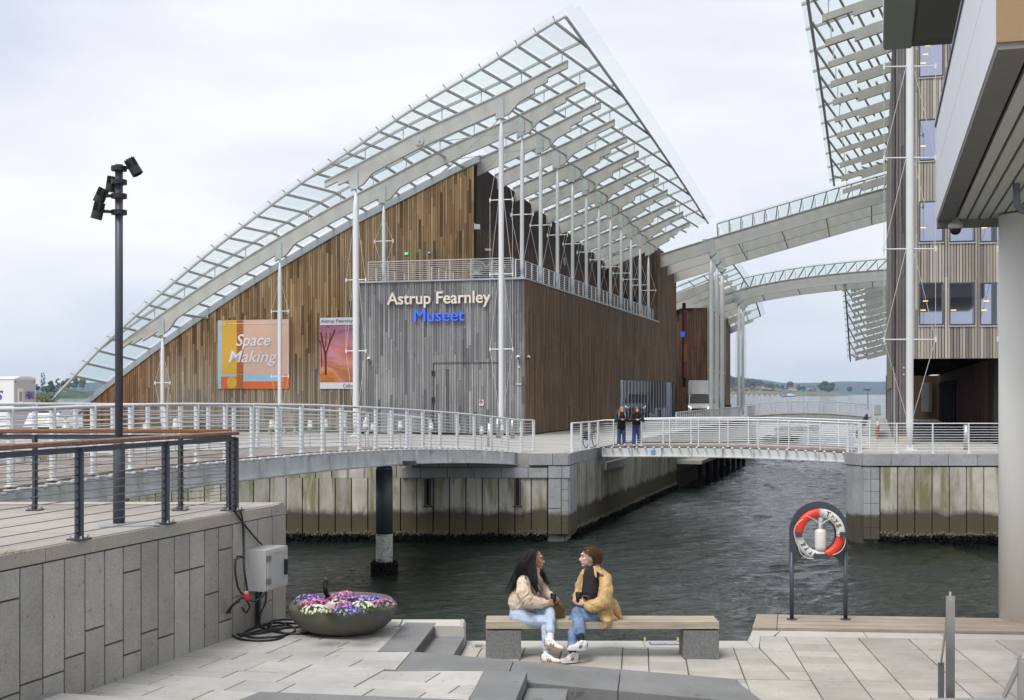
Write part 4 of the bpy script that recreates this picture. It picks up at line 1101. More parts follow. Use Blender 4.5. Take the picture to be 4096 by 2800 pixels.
# wire chairs on the terrace
def wire_chair(label, px_, s, py_, size=1.0):
    t = TM(px_, s); b = M(t, s, 6.23)
    r0 = thing('wire_chair', label, 'chair', tuple(b), 'wire chairs on the roof terrace')
    m = MB(); c = b + Z * 0.75
    for k in range(15):
        a = math.pi * (0.08 + 0.84 * k / 14); e = Vector((math.cos(a) * 0.55, 0.15 * math.sin(a), math.sin(a) * 0.5 - 0.1))
        m.tube([b + Vector((0, 0, 0.4)), c + e * size], 0.008, 4)
    m.build('backrest', m_coping, r0)
    rim = MB().tube([c + Vector((math.cos(math.pi * (0.08 + 0.84 * k / 14)) * 0.55, 0.15 * math.sin(math.pi * (0.08 + 0.84 * k / 14)), math.sin(math.pi * (0.08 + 0.84 * k / 14)) * 0.5 - 0.1)) * 1.0 for k in range(15)], 0.015, 5); rim.build('rim', m_coping, r0)
    st_ = MB(); st_.lathe([(0.36, 0.36), (0.38, 0.4), (0.36, 0.42)], b, 14, 1, 0.7); st_.build('seat', m_coping, r0)
    for sx in (-0.25, 0.25):
        for sy in (-0.15, 0.15): MB().tube([b + Vector((sx, sy, 0)), b + Vector((sx * 0.5, sy * 0.5, 0.4))], 0.012, 5).build('leg', m_coping, r0)
wire_chair('pale round-backed wire chair behind the terrace railing, left one', 1905, 5.0, 1080)
wire_chair('wire chair half hidden by the tallest mast on the terrace', 1985, 5.6, 1080)
# external stair balustrade on the terrace (dark handrails)
for j, (xa, xb) in enumerate(((1490, 1640), (1715, 1830))):
    rt_ = thing('stair_handrail', ['dark handrail of a stair at the left end of the terrace', 'dark handrail of a stair in the middle of the terrace'][j], 'handrail', tuple(M(TM(xa, 5), 5, 6.23)), 'stair handrails on the terrace')
    a, b = M(TM(xa, 5.2), 5.2, 7.2), M(TM(xb, 5.2), 5.2, 6.75)
    MB().bar(a, b, 0.08, 0.05).build('rail', m_black, rt_)
    for u in (0.1, 0.35, 0.6, 0.85): p = a.lerp(b, u); MB().tube([Vector((p.x, p.y, 6.23)), p], 0.03, 6).build('post', m_white, rt_)
# --- sign letters
def letters(root, body, mat, px0, px1, py_top, py_base, s, name, ext, mat2=None, offset=0.0):
    t0, t1 = TM(px0, s), TM(px1, s); w = abs(t0 - t1); tm = (t0 + t1) / 2
    zb, zt_ = ZM(py_base, tm, s), ZM(py_top, tm, s)
    me = text_mesh(body, mat, name, ext=0.06, offset=offset, width=w, height=None)
    ys = [v.co.y for v in me.vertices]; sc = 1.0
    # cap height fit: split into letters
    import bmesh
    bm = bmesh.new(); bm.from_mesh(me); bm.verts.ensure_lookup_table(); seen = set(); comps = []
    for v in bm.verts:
        if v.index in seen: continue
        st = [v]; seen.add(v.index); comp = []
        while st:
            x = st.pop(); comp.append(x.index)
            for e in x.link_edges:
                y = e.other_vert(x)
                if y.index not in seen: seen.add(y.index); st.append(y)
        comps.append(comp)
    maxy = max(v.co.y for v in bm.verts); base = None
    # baseline from the first letter (a capital)
    comps.sort(key=lambda c: min(bm.verts[i].co.x for i in c))
    cap = comps[0]; y0 = min(bm.verts[i].co.y for i in cap); y1 = max(bm.verts[i].co.y for i in cap); k = (zt_ - zb) / (y1 - y0)
    for comp in comps:
        idx = {v: j for j, v in enumerate(comp)}; cs = set(comp)
        vs = [(bm.verts[i].co.x, (bm.verts[i].co.y - y0) * k, bm.verts[i].co.z) for i in comp]
        fs = [tuple(idx[v.index] for v in f.verts) for f in bm.faces if f.verts[0].index in cs]
        m2 = bpy.data.meshes.new(name); m2.from_pydata(vs, [], fs); m2.materials.append(mat)
        place(m2, name, M(t0, s, zb), -B, Z, root)
    bm.free()
m_cream = simple('cream_sign_face', (0.80, 0.74, 0.62), 0.5)
m_blue = emis('blue_lit_sign', (0.04, 0.13, 0.66), 0.28)
sgn = thing('museum_sign', 'raised letters Astrup Fearnley Museet in cream and blue on the grey plank wall', 'sign', tuple(M(4, SB - 0.1, 4)))
letters(sgn, 'Astrup Fearnley', m_cream, 1549, 1963, 1166, 1215, SB - 0.12, 'letter', 0.06, offset=0.012)
letters(sgn, 'Museet', m_blue, 1658, 1857, 1236, 1284, SB - 0.12, 'blue_letter', 0.06, offset=0.0)
# --- banners on the gable
def rect(root, name, mat, px0, px1, py0, py1, s, th=0.01, label=None):
    t0, t1 = TM(px0, s), TM(px1, s); tm = (t0 + t1) / 2; z0, z1 = ZM(py1, tm, s), ZM(py0, tm, s)
    return MB().prism([M(t0, s, z0), M(t1, s, z0), M(t1, s, z1), M(t0, s, z1)], A * th).build(name, mat, root, label=label)
def flat(name, c, var=0.08): return simple(name, c, 0.6, 0, var, 1.5)
def txt(root, body, px0, px1, py0, py1, s, mat, shear=0.0, ext=0.0, name='lettering', keep=False, offset=0.0):
    t0, t1 = TM(px0, s), TM(px1, s); w = abs(t1 - t0); tm = (t0 + t1) / 2; z0, z1 = ZM(py1, tm, s), ZM(py0, tm, s)
    me = text_mesh(body, mat, name, ext=0.004, shear=shear, width=w, height=(z1 - z0), offset=offset)
    return place(me, name, M(t0, s, z0), -B, Z, root)
f_orange, f_yel, f_brown, f_pink, f_blue, f_white, f_red = [flat(*a) for a in (('banner_orange', (0.72, 0.15, 0.03)), ('banner_yellow', (0.72, 0.42, 0.05)), ('banner_brown', (0.42, 0.13, 0.02)), ('banner_pink', (0.72, 0.46, 0.36)), ('banner_blue', (0.36, 0.55, 0.74)), ('banner_white', (0.78, 0.78, 0.85)), ('banner_red', (0.45, 0.05, 0.05)))]
sp = SG - 0.09
b1 = thing('banner', 'large orange, yellow and pink banner reading Space Making', 'banner', tuple(M(13, sp, 0)))
rect(b1, 'banner_sheet', f_pink, 871, 1156, 1279, 1555, sp)
for (mat, x0, x1, y0, y1) in ((f_yel, 886, 947, 1281, 1495), (f_brown, 947, 973, 1281, 1496), (f_blue, 872, 886, 1283, 1554), (f_blue, 973, 1130, 1496, 1525), (f_orange, 973, 1156, 1525, 1555), (f_orange, 1132, 1156, 1498, 1525), (f_orange, 884, 947, 1506, 1555), (f_brown, 947, 973, 1498, 1555), (f_blue, 886, 947, 1496, 1506)):
    rect(b1, 'colour_field', mat, x0, x1, y0, y1, sp - 0.012, 0.008)
tcc = TM(929, sp); MB().lathe([(0.0, 0), (0.5, 0)], (0, 0, 0), 20)
cc = MB(); ctr = M(TM(928, sp), sp - 0.024, ZM(1530, 16, sp)); cc.prism([ctr + B * (0.34 * math.cos(a)) + Z * (0.36 * math.sin(a)) for a in [2 * math.pi * i / 20 for i in range(20)]], A * 0.008); cc.build('colour_field', f_yel, b1)
txt(b1, 'Space', 944, 1082, 1336, 1398, sp - 0.034, f_white, 0.28, offset=0.012)
txt(b1, 'Making', 914, 1110, 1402, 1464, sp - 0.034, f_white, 0.28, offset=0.012)
txt(b1, '29.05.', 876, 909, 1290, 1303, sp - 0.034, f_white)
txt(b1, '24.08.2025', 1088, 1153, 1284, 1297, sp - 0.034, f_white)
rect(b1, 'date_line', f_white, 912, 1083, 1293, 1295, sp - 0.034, 0.004)
b2 = thing('banner', 'tall white banner with a pink and orange painted landscape, half behind a mast', 'banner', tuple(M(10, sp, 0)))
rect(b2, 'banner_sheet', f_white, 1279, 1450, 1270, 1555, sp)
def artmat():
    k = NT('painted_landscape')
    n1 = k.noise(0.55, 5, 0.55, k.pos((0.7, 0.7, 2.2), (0, 0.5, 0)), 0.8)
    c = k.ramp(n1, (0.3, (0.22, 0.02, 0.08)), (0.42, (0.50, 0.08, 0.14)), (0.5, (0.66, 0.30, 0.42)), (0.58, (0.68, 0.22, 0.03)), (0.68, (0.34, 0.03, 0.03)))
    zz = k.ramp(k.math('MULTIPLY_ADD', k.z(), 0.25, 0.0, clamp=True), (0.0, (0.42, 0.07, 0.03)), (0.35, (0.72, 0.34, 0.04)), (0.65, (0.70, 0.3, 0.4)), (0.95, (0.10, 0.05, 0.16)))
    return k.set(k.mix(0.5, c, zz), 0.6)
rect(b2, 'picture', artmat(), 1280, 1450, 1299, 1529, sp - 0.012, 0.008)
f_trunk = flat('banner_trunk', (0.12, 0.02, 0.03))
tz = MB()
def bp(px_, py_): t = TM(px_, sp - 0.02); return M(t, sp - 0.026, ZM(py_, t, sp))
for pts, w in (([(1303, 1500), (1302, 1420), (1290, 1370), (1283, 1330)], 0.12), ([(1302, 1420), (1318, 1370), (1340, 1320)], 0.09), ([(1287, 1470), (1284, 1390), (1280, 1360)], 0.06), ([(1318, 1370), (1322, 1330)], 0.05), ([(1302, 1390), (1305, 1330)], 0.05)):
    for a, b in zip(pts[:-1], pts[1:]): tz.bar(bp(*a), bp(*b), 0.006, w, up=Z if False else B)
tz.build('picture_tree', f_trunk, b2)
f_ink = flat('banner_ink', (0.03, 0.02, 0.05))
txt(b2, 'Astrup Fearnley', 1284, 1411, 1277, 1294, sp - 0.012, f_ink)
txt(b2, 'Collection', 1372, 1440, 1535, 1550, sp - 0.012, f_ink)
# --- small fittings on the walls
def dome(label, p, r=0.11, cat='camera'):
    c = thing('security_camera', label, cat, tuple(p), 'small cameras on the museum walls')
    MB().blob(p, r, 10, 6).build('dome', m_white, c, smooth=True); MB().blob(Vector(p) - Vector((0, r * 0.55, r * 0.4)), r * 0.6, 8, 5).build('lens', m_black, c, smooth=True)
dome('white dome camera at the left end of the grey plank wall', M(TM(1476, 3.3), 3.25, ZM(1435, 8.5, 3.3)))
dome('white dome camera on the grey face beside the wall corner', M(TM(2074, 3.3), 3.25, ZM(1428, 0, 3.3)))
dome('white dome camera on the brown face just round the wall corner', M(TB - 0.12, SM(2105, TB), ZM(1428, 0, 3.6)))
dome('small white dome on the warm gable boards above the terrace', M(TM(1717, SG - .1), SG - 0.12, ZM(1010, 5, SG)), 0.08)
ps_ = thing('parking_sign', 'small white no parking sign on the grey plank wall', 'sign', tuple(M(TM(1924, SB), SB - 0.06, ZM(1610, 2, SB))))
rect(ps_, 'sign_plate', f_white, 1916, 1934, 1599, 1622, SB - 0.06, 0.02)
cen = M(TM(1925, SB), SB - 0.075, ZM(1608, 2, SB)); MB().tube([cen + B * 0.1 * math.cos(a) + Z * 0.1 * math.sin(a) for a in [2 * math.pi * i / 16 for i in range(17)]], 0.014, 5, cap=False).bar(cen + B * 0.07 + Z * 0.07, cen - B * 0.07 - Z * 0.07, 0.01, 0.02, up=Vector((0, 1, 0))).build('ring', f_red, ps_)
txt(ps_, 'P', 1921, 1928, 1603, 1613, SB - 0.078, f_ink)
sm_ = thing('wall_plate', 'small pale notice plate low on the grey plank wall by the corner', 'sign', tuple(M(0.2, SB - 0.05, 0)))
rect(sm_, 'plate', m_coping, 2064, 2086, 1532, 1540, SB - 0.05, 0.02)
sm2 = thing('wall_switch', 'tiny white square switch on the grey plank wall under the corner camera', 'switch', tuple(M(0.2, SB - 0.05, 2)))
rect(sm2, 'plate', f_white, 2072, 2078, 1464, 1472, SB - 0.05, 0.04); rect(sm2, 'button', m_black, 2074, 2076, 1467, 1469, SB - 0.06, 0.01)
ex_ = thing('exit_sign', 'small green emergency exit sign on the warm gable boards', 'sign', tuple(M(TM(1623, SG), SG - 0.1, 8)))
rect(ex_, 'face', m_exit, 1618, 1631, 1009, 1019, SG - 0.1, 0.04); rect(ex_, 'arrow', f_white, 1622, 1627, 1012, 1015, SG - 0.112, 0.01)
fl = thing('floodlight', 'white floodlight at the upper corner of the gable wall', 'lamp', tuple(M(tC - 0.2, SG - 0.2, 9.7)))
p = P(1908, 907, M(tC, SG).y - 0.3); MB().box(p, (0.3, 0.18, 0.28), 0.4).build('head', m_white, fl); MB().tube([p, M(tC, SG, p.z + 0.25)], 0.03, 6).build('arm', m_steel, fl)
f2 = thing('floodlight', 'grey strip floodlight on the dark side wall above the terrace chairs', 'lamp', tuple(M(tC - 0.2, SG + 1, 9)))
p = P(1950, 999, 76); MB().box(p, (0.42, 0.2, 0.12), 0.2).build('head', m_steel, f2); MB().tube([p, p + Vector((-0.3, 0.5, 0.05))], 0.03, 6).build('arm', m_steel, f2)
f3 = thing('fan_outlet', 'round white fan outlet on the dark side wall behind the masts', 'vent', tuple(P(2258, 1045, 90)))
p = P(2259, 1045, M(tC, SM(2259, tC)).y - 0.2); MB().tube([p, p + B * 0.5], [0.32, 0.3], 14).build('housing', m_white, f3); MB().tube([p - B * 0.02, p + B * 0.01], 0.2, 12).build('grille', m_rafter, f3)
# ================================================================ footbridges, arches, right-hand buildings
def smooth_path(pts, step):
    """Catmull-Rom through 3D points, resampled"""
    pts = [Vector(p) for p in pts]; P_ = [pts[0] * 2 - pts[1]] + pts + [pts[-1] * 2 - pts[-2]]; out = []
    for i in range(1, len(P_) - 2):
        p0, p1, p2, p3 = P_[i - 1:i + 3]; n = max(1, int((p2 - p1).length / step))
        for k in range(n):
            u = k / n; out.append(0.5 * ((2 * p1) + (p2 - p0) * u + (2*p0 - 5*p1 + 4*p2 - p3) * u * u + (3*p1 - p0 - 3*p2 + p3) * u ** 3))
    out.append(pts[-1]); return out
def offset_path(pts, d):
    out = []
    for i, p in enumerate(pts):
        t = (pts[min(i + 1, len(pts) - 1)] - pts[max(i - 1, 0)]); n = Vector((-t.y, t.x, 0)).normalized()
        out.append(p + n * d)
    return out
def resample(pts, step):
    L_ = sum((q - p).length for p, q in zip(pts[:-1], pts[1:])); n = max(1, round(L_ / step)); out = []; tgt = 0; acc = 0; i = 0
    for k in range(n + 1):
        tgt = L_ * k / n
        while i < len(pts) - 2 and acc + (pts[i + 1] - pts[i]).length < tgt - 1e-6: acc += (pts[i + 1] - pts[i]).length; i += 1
        sl = (pts[i + 1] - pts[i]).length; out.append(pts[i].lerp(pts[i + 1], min(1, (tgt - acc) / max(sl, 1e-9))))
    return out
def bridge(name, label, near, width, girder_h, step, rail_h, group=None, knob=0.45, boards=0.14, near_side=1, rails=10, plank_limit=0):
    """deck on two plate girders; near = path of the edge that faces us, the other edge lies width to the left of it"""
    root = thing(name, label, 'footbridge', tuple(near[0]), group)
    far = offset_path(near, width)
    for k, pth in enumerate((near, far)):
        off = -0.04 if k == 0 else 0.04
        o = offset_path(pth, off)
        g = MB().strip([p - Z * 0.07 for p in o], [p - Z * (0.07 + girder_h) for p in o], offset_path([Vector((0, 0, 0)), o[1] - o[0]], 0.03)[0] if False else Vector((0.0, 0.03, 0)))
        gi = offset_path(pth, off - 0.11 if k == 0 else off + 0.11)
        g.strip([p - Z * (0.07 + girder_h) for p in gi], [p - Z * (0.10 + girder_h) for p in gi], Vector((0.0, 0.03, 0)))
        for a, b in zip(o[:-1], o[1:]):
            pass
        fl_ = MB()
        for a, b, c, d in zip(gi[:-1], gi[1:], offset_path(pth, off + 0.1)[:-1], offset_path(pth, off + 0.1)[1:]):
            z = Z * (0.10 + girder_h); fl_.prism([a - z, b - z, d - z, c - z], Z * 0.025)
        go = g.build('girder', m_girder, root)
        fl_.build('flange', m_girder, go)
        if k == 0:
            ps = resample(o, step)
            for i, p in enumerate(ps):
                dr_ = (ps[min(i + 1, len(ps) - 1)] - ps[max(i - 1, 0)]).normalized(); n = Vector((-dr_.y, dr_.x, 0)).normalized()
                MB().obox(p - Z * (0.07 + girder_h / 2) - n * 0.065, dr_ * 0.010, n * 0.065, Z * girder_h / 2).build('stiffener', m_girder, go)
            if knob:
                me = MB().tube([Vector((0, 0, 0)), Vector((0, -0.2, 0))], 0.028, 7).blob((0, -0.21, 0), 0.047, 8, 5).mesh('rod_end', m_white, True)
                for i, p in enumerate(resample(near, knob)):
                    q = bpy.data.objects.new('rod_end', me); link(q, root)
                    dr_ = (near[1] - near[0]) if i == 0 else (p - last); last = p
                    a = math.atan2(dr_.y, dr_.x); q.matrix_basis = Matrix.Translation(p - Z * 0.05) @ Matrix.Rotation(a + 0.35, 4, 'Z')
    # deck boards
    nb = resample(near, boards); ratio = len(nb)
    fb = resample(far, 1.0)
    L_ = sum((q - p).length for p, q in zip(far[:-1], far[1:])); fb = resample(far, L_ / (len(nb) - 1)); n = min(len(nb), len(fb))
    if plank_limit:
        for i in range(n - 1):
            a, b, c, d = nb[i], nb[i + 1], fb[i + 1], fb[i]; g = (b - a) * 0.05
            MB().prism([a + g - Z * 0.05, b - g - Z * 0.05, c - g - Z * 0.05, d + g - Z * 0.05], Z * 0.05).build('deck_board', m_bridgewood, root)
    else:
        m = MB()
        for i in range(n - 1):
            a, b, c, d = nb[i], nb[i + 1], fb[i + 1], fb[i]; g = (b - a) * 0.05
            m.prism([a + g - Z * 0.05, b - g - Z * 0.05, c - g - Z * 0.05, d + g - Z * 0.05], Z * 0.05)
        m.build('deck_boards', m_bridgewood, root, kind='stuff')
    MB().strip([p - Z * 0.06 for p in offset_path(near, width * 0.5)], [p - Z * 0.1 for p in offset_path(near, width * 0.5)], Vector((0, 0.02, 0))).build('cross_tie', m_darkvoid, root)
    return root, far
b1pts = [(-8.1, 13.0, -1.44), (-7.95, 17.0, -1.45), (-7.78, 20.3, -1.45), (-7.5, 22.3, -1.43), (-6.9, 24.9, -1.41), (-6.2, 27.9, -1.44), (-5.93, 30.2, -1.47), (-5.2, 32.9, -1.5), (-4.48, 35.8, -1.57), (-3.76, 39.2, -1.66), (-2.96, 42.0, -1.75), (-1.37, 45.7, -1.92), (-0.36, 48.2, -2.08)]
b1pts = [(-8.1, 13.0, -1.44), (-8.0, 17.0, -1.45), (-7.75, 20.4, -1.45), (-7.4, 22.8, -1.43), (-6.85, 25.6, -1.42), (-6.35, 28.0, -1.44), (-5.8, 30.4, -1.47), (-5.15, 32.9, -1.5), (-4.48, 35.8, -1.57), (-3.7, 39.0, -1.66), (-2.85, 42.0, -1.77), (-1.5, 45.4, -1.94), (-0.30, 48.0, -2.12), (0.1, 48.9, -2.2)]
near1 = smooth_path(b1pts, 0.6)
br1, far1 = bridge('footbridge', 'large curved footbridge with pale blue-grey girders in front of the museum', near1, 3.6, 0.42, 1.45, 1.2)
rn = offset_path(near1, 0.03)
rail_near = near1 + [Vector((0.86, 50.9, -2.25))]
railing('bridge_railing', 'white railing along the near edge of the large curved footbridge', rail_near, 1.2, 1.4, 10, 0.034, 0.011, post=(0.035, 0.11))
railing('bridge_railing', 'white railing along the museum side of the large curved footbridge', [p for p in far1], 1.2, 1.6, 10, 0.034, 0.011, post=(0.035, 0.11))
def bscr():
    m = MB(); return m
sp_ = near1[min(range(len(near1)), key=lambda i: abs(near1[i].y - 44.0))]
MB().obox(sp_ - Z * 0.28 - Vector((0, 0.09, 0)), (0.42, 0.34, 0), (0, 0.008, 0), (0, 0, 0.2)).build('splice_plate', m_plate, br1)
# bridge pile
pb = P(1537, 2290, 40.0)
pile = thing('bridge_pile', 'dark grey tubular pile carrying the curved footbridge, crusted at the waterline', 'pile', (pb.x, 40, zW))
pc = Vector((pb.x, 40, 0)); rp = 0.262
MB().tube([pc + Z * -4.35, pc + Z * -2.36], rp, 28).build('casing', simple('pile_steel', (0.058, 0.065, 0.068), 0.45, 0, 0.2, 0.8), pile, smooth=True)
def pilefoot():
    k = NT('pile_foot'); c = k.ramp(k.noise(5, 6, 0.65, None, 1.5), (0.36, (0.03, 0.035, 0.035)), (0.45, (0.30, 0.32, 0.31)), (0.55, (0.42, 0.42, 0.38)), (0.62, (0.2, 0.17, 0.06)), (0.7, (0.1, 0.1, 0.09)))
    k.bump(k.noise(9, 4, 0.6), 0.8, 0.05); return k.set(c, 0.8)
MB().tube([pc + Z * -6, pc + Z * -4.36], rp * 1.0, 28).build('foot', pilefoot(), pile, smooth=True)
mm = MB()
for i in range(900):
    a = R.uniform(0, 6.28); z = R.uniform(-5.75, -5.22); rr = rp + 0.06 + R.uniform(0, 0.08); mm.blob(pc + Vector((math.cos(a) * rr, math.sin(a) * rr, z)), R.uniform(0.025, 0.05), 5, 3, 0.3)
mm.build('mussel_crust', m_mussel, pile, kind='stuff')
MB().lathe([(rp * 0.95, -2.36), (rp * 0.95, -2.28), (rp * 0.7, -2.25), (rp * 0.7, -2.05)], pc, 20).box(pc + Vector((0.55, -0.1, -2.16)), (0.9, 0.3, 0.14)).build('head', m_anth, pile)
gc_ = thing('bridge_abutment', 'small black concrete footing under the left part of the curved footbridge', 'footing', tuple(P(390, 2010, 32)))
MB().prism([P(335, 2026, 31), P(445, 2026, 31), P(440, 1998, 31), P(430, 1985, 31), P(350, 1998, 31), P(337, 2008, 31)], (0, 1.5, 0)).build('block', m_black, gc_)
# lanterns on the bridge
lan = thing('bridge_light', 'first small white capsule light on a thin stem along the curved footbridge', 'light', (0, 0, 0), 'small lights along the curved footbridge')
MB().tube([(0, 0, 0), (0, 0, 0.52)], 0.012, 6).build('stem', m_steel, lan)
MB().lathe([(0.02, 0.50), (0.06, 0.53), (0.085, 0.58), (0.09, 0.64), (0.085, 0.66), (0.08, 0.66), (0.075, 0.80), (0.06, 0.84), (0, 0.85)], (0, 0, 0), 12).build('lamp_head', simple('lamp_glass', (0.5, 0.5, 0.47), 0.25), lan, smooth=True)
inn = offset_path(near1, 0.45); ouf = offset_path(far1, -0.45)
def at_px(path, px_):
    return min(path, key=lambda p: abs(p.x / p.y * F + CX - px_))
inn_f = smooth_path(inn, 0.1); ouf_f = smooth_path(ouf, 0.1)
ordn = ['first', 'second', 'third', 'fourth', 'fifth', 'sixth', 'seventh', 'eighth', 'ninth', 'tenth', 'eleventh']
lst = [(inn_f, x) for x in (590, 1110, 1301, 1464, 1602, 1726, 1832, 1927)] + [(ouf_f, x) for x in (262, 700, 1089, 1241, 1373, 1490)]
for i, (pth, px_) in enumerate(lst):
    p = at_px(pth, px_); lab = f'{ordn[i] if i < 8 else ordn[i - 8]} white capsule light from the left along the ' + ('near' if i < 8 else 'museum') + ' side of the curved bridge'
    if i == 0: lan.location = p; lan['label'] = lab
    else: copy_tree(lan, None, lab, Matrix.Translation(p))
def small_light(label, p, grp):
    copy_tree(lan, None, label, Matrix.Translation(Vector(p)))
for px_, py_ in ((2009, 1775), (2085, 1780)):
    small_light('white capsule light on a stem on the plaza ' + ('in front of the tallest mast' if px_ == 2009 else 'nearest the grey wall corner'), G(px_, py_, 2.25), None)
# --- second bridge
def z2(u): return interp([(0, -2.22), (0.25, -2.16), (0.55, -2.14), (0.8, -2.18), (1, -2.24)], u)
n2a, n2b = Vector((3.84, 53.9, 0)), Vector((13.1, 49.55, 0))
near2 = [Vector((lerp(n2a.x, n2b.x, u), lerp(n2a.y, n2b.y, u), z2(u))) for u in [i / 20 for i in range(21)]]
br2, far2 = bridge('footbridge', 'short straight footbridge over the channel where two women lean on the railing', near2, 4.0, 0.34, 1.27, 1.1, knob=0.36, boards=0.14, plank_limit=1)
st_ = MB().obox(near2[4].lerp(near2[5], 0.2) + Vector((-0.0, -0.09, -0.24)), (0.075, -0.035, 0), (0, 0.004, 0), (0, 0, 0.08)); st_.build('sticker', flat('blue_sticker', (0.12, 0.35, 0.62)), br2)
cw = [G(2286, 1807, 2.25), G(2318, 1803, 2.25), G(2345, 1798.5, 2.25), G(2372, 1794.5, 2.25)]
railing('bridge_railing', 'white railing on the near side of the short footbridge, curving round the quay corner', cw + near2[0:], 1.1, 1.27, 11, 0.03, 0.010, post=(0.035, 0.09))
railing('bridge_railing', 'white railing on the far side of the short footbridge, behind the two women', far2, 1.1, 1.27, 11, 0.03, 0.010, post=(0.035, 0.09))
# --- railing on the right quay and at the bridge end
railing('quay_railing', 'white railing along the edge of the right quay above the concrete wall', [(13.15, 48.55, zQ), (24.0, 48.55, zQ)], 1.12, 1.32, 10, 0.02, 0.010, post=(0.045, 0.06))
railing('quay_railing', 'short white railing at the right end of the small footbridge', [Vector((12.9, 49.5, zQ)), Vector((13.15, 48.7, zQ))], 1.12, 0.8, 10, 0.03, 0.010, post=(0.05, 0.09))
# --- railings along the channel behind, and the far bridge
railing('channel_railing', 'grey railing running back along the channel from the plaza to the big columns', [M(TL + 0.3, 14, zQ), M(TL + 0.3, 40, zQ), M(TL + 0.3, 52, zQ)], 1.1, 0.9, 9, 0.03, 0.013)
n3 = [Vector((lerp(17.6, 36.5, u), lerp(116, 110.6, u), -2.28 + 0.42 * math.sin(u * math.pi))) for u in [i / 12 for i in range(13)]]
n3 = [Vector((lerp(P(2975, 0, 119).x, P(3470, 0, 119).x, u), 119 - 1.5 * u, -2.2 + 0.35 * math.sin(u * math.pi))) for u in [i / 14 for i in range(15)]]
br3, far3 = bridge('footbridge', 'distant footbridge at the far end of the channel', n3, 3.5, 0.75, 1.5, 1.1, knob=0, boards=0.3)
railing('bridge_railing', 'thin railing on the near side of the distant footbridge', n3, 1.15, 1.5, 7, 0.03, 0.012)
railing('bridge_railing', 'thin railing on the far side of the distant footbridge', far3, 1.15, 1.5, 7, 0.03, 0.012)
railing('channel_railing', 'short grey railing between the big columns and the distant bridge', [M(TL + 0.1, 56, zQ), M(TL + 0.1, 63.5, zQ)], 1.1, 0.8, 9, 0.03, 0.013)
m_rock = simple('dark_rock', (0.09, 0.085, 0.075), 0.9, 0, 0.5, 2)
# rocks in the channel mouth
for j, (px_, py_, n_, w_) in enumerate(((3190, 1718, 26, 5), (3120, 1757, 18, 3.4))):
    rk = thing('rock_pile', ['longer heap of dark rocks in the water beyond the small footbridge', 'shorter heap of dark rocks nearer the small footbridge'][j], 'rocks', tuple(G(px_, py_, 5.6)), 'rock heaps in the channel mouth')
    c = G(px_, py_, 5.6)
    for i in range(n_):
        MB().blob(c + Vector((R.uniform(-w_, w_) * 0.6, R.uniform(-1.5, 2.5), R.uniform(-0.1, 0.35))), (R.uniform(0.4, 0.9), R.uniform(0.4, 0.8), R.uniform(0.2, 0.4)), 7, 5, 0.18).build('rock', m_batten if R.random() < 0.5 else m_rock, rk)
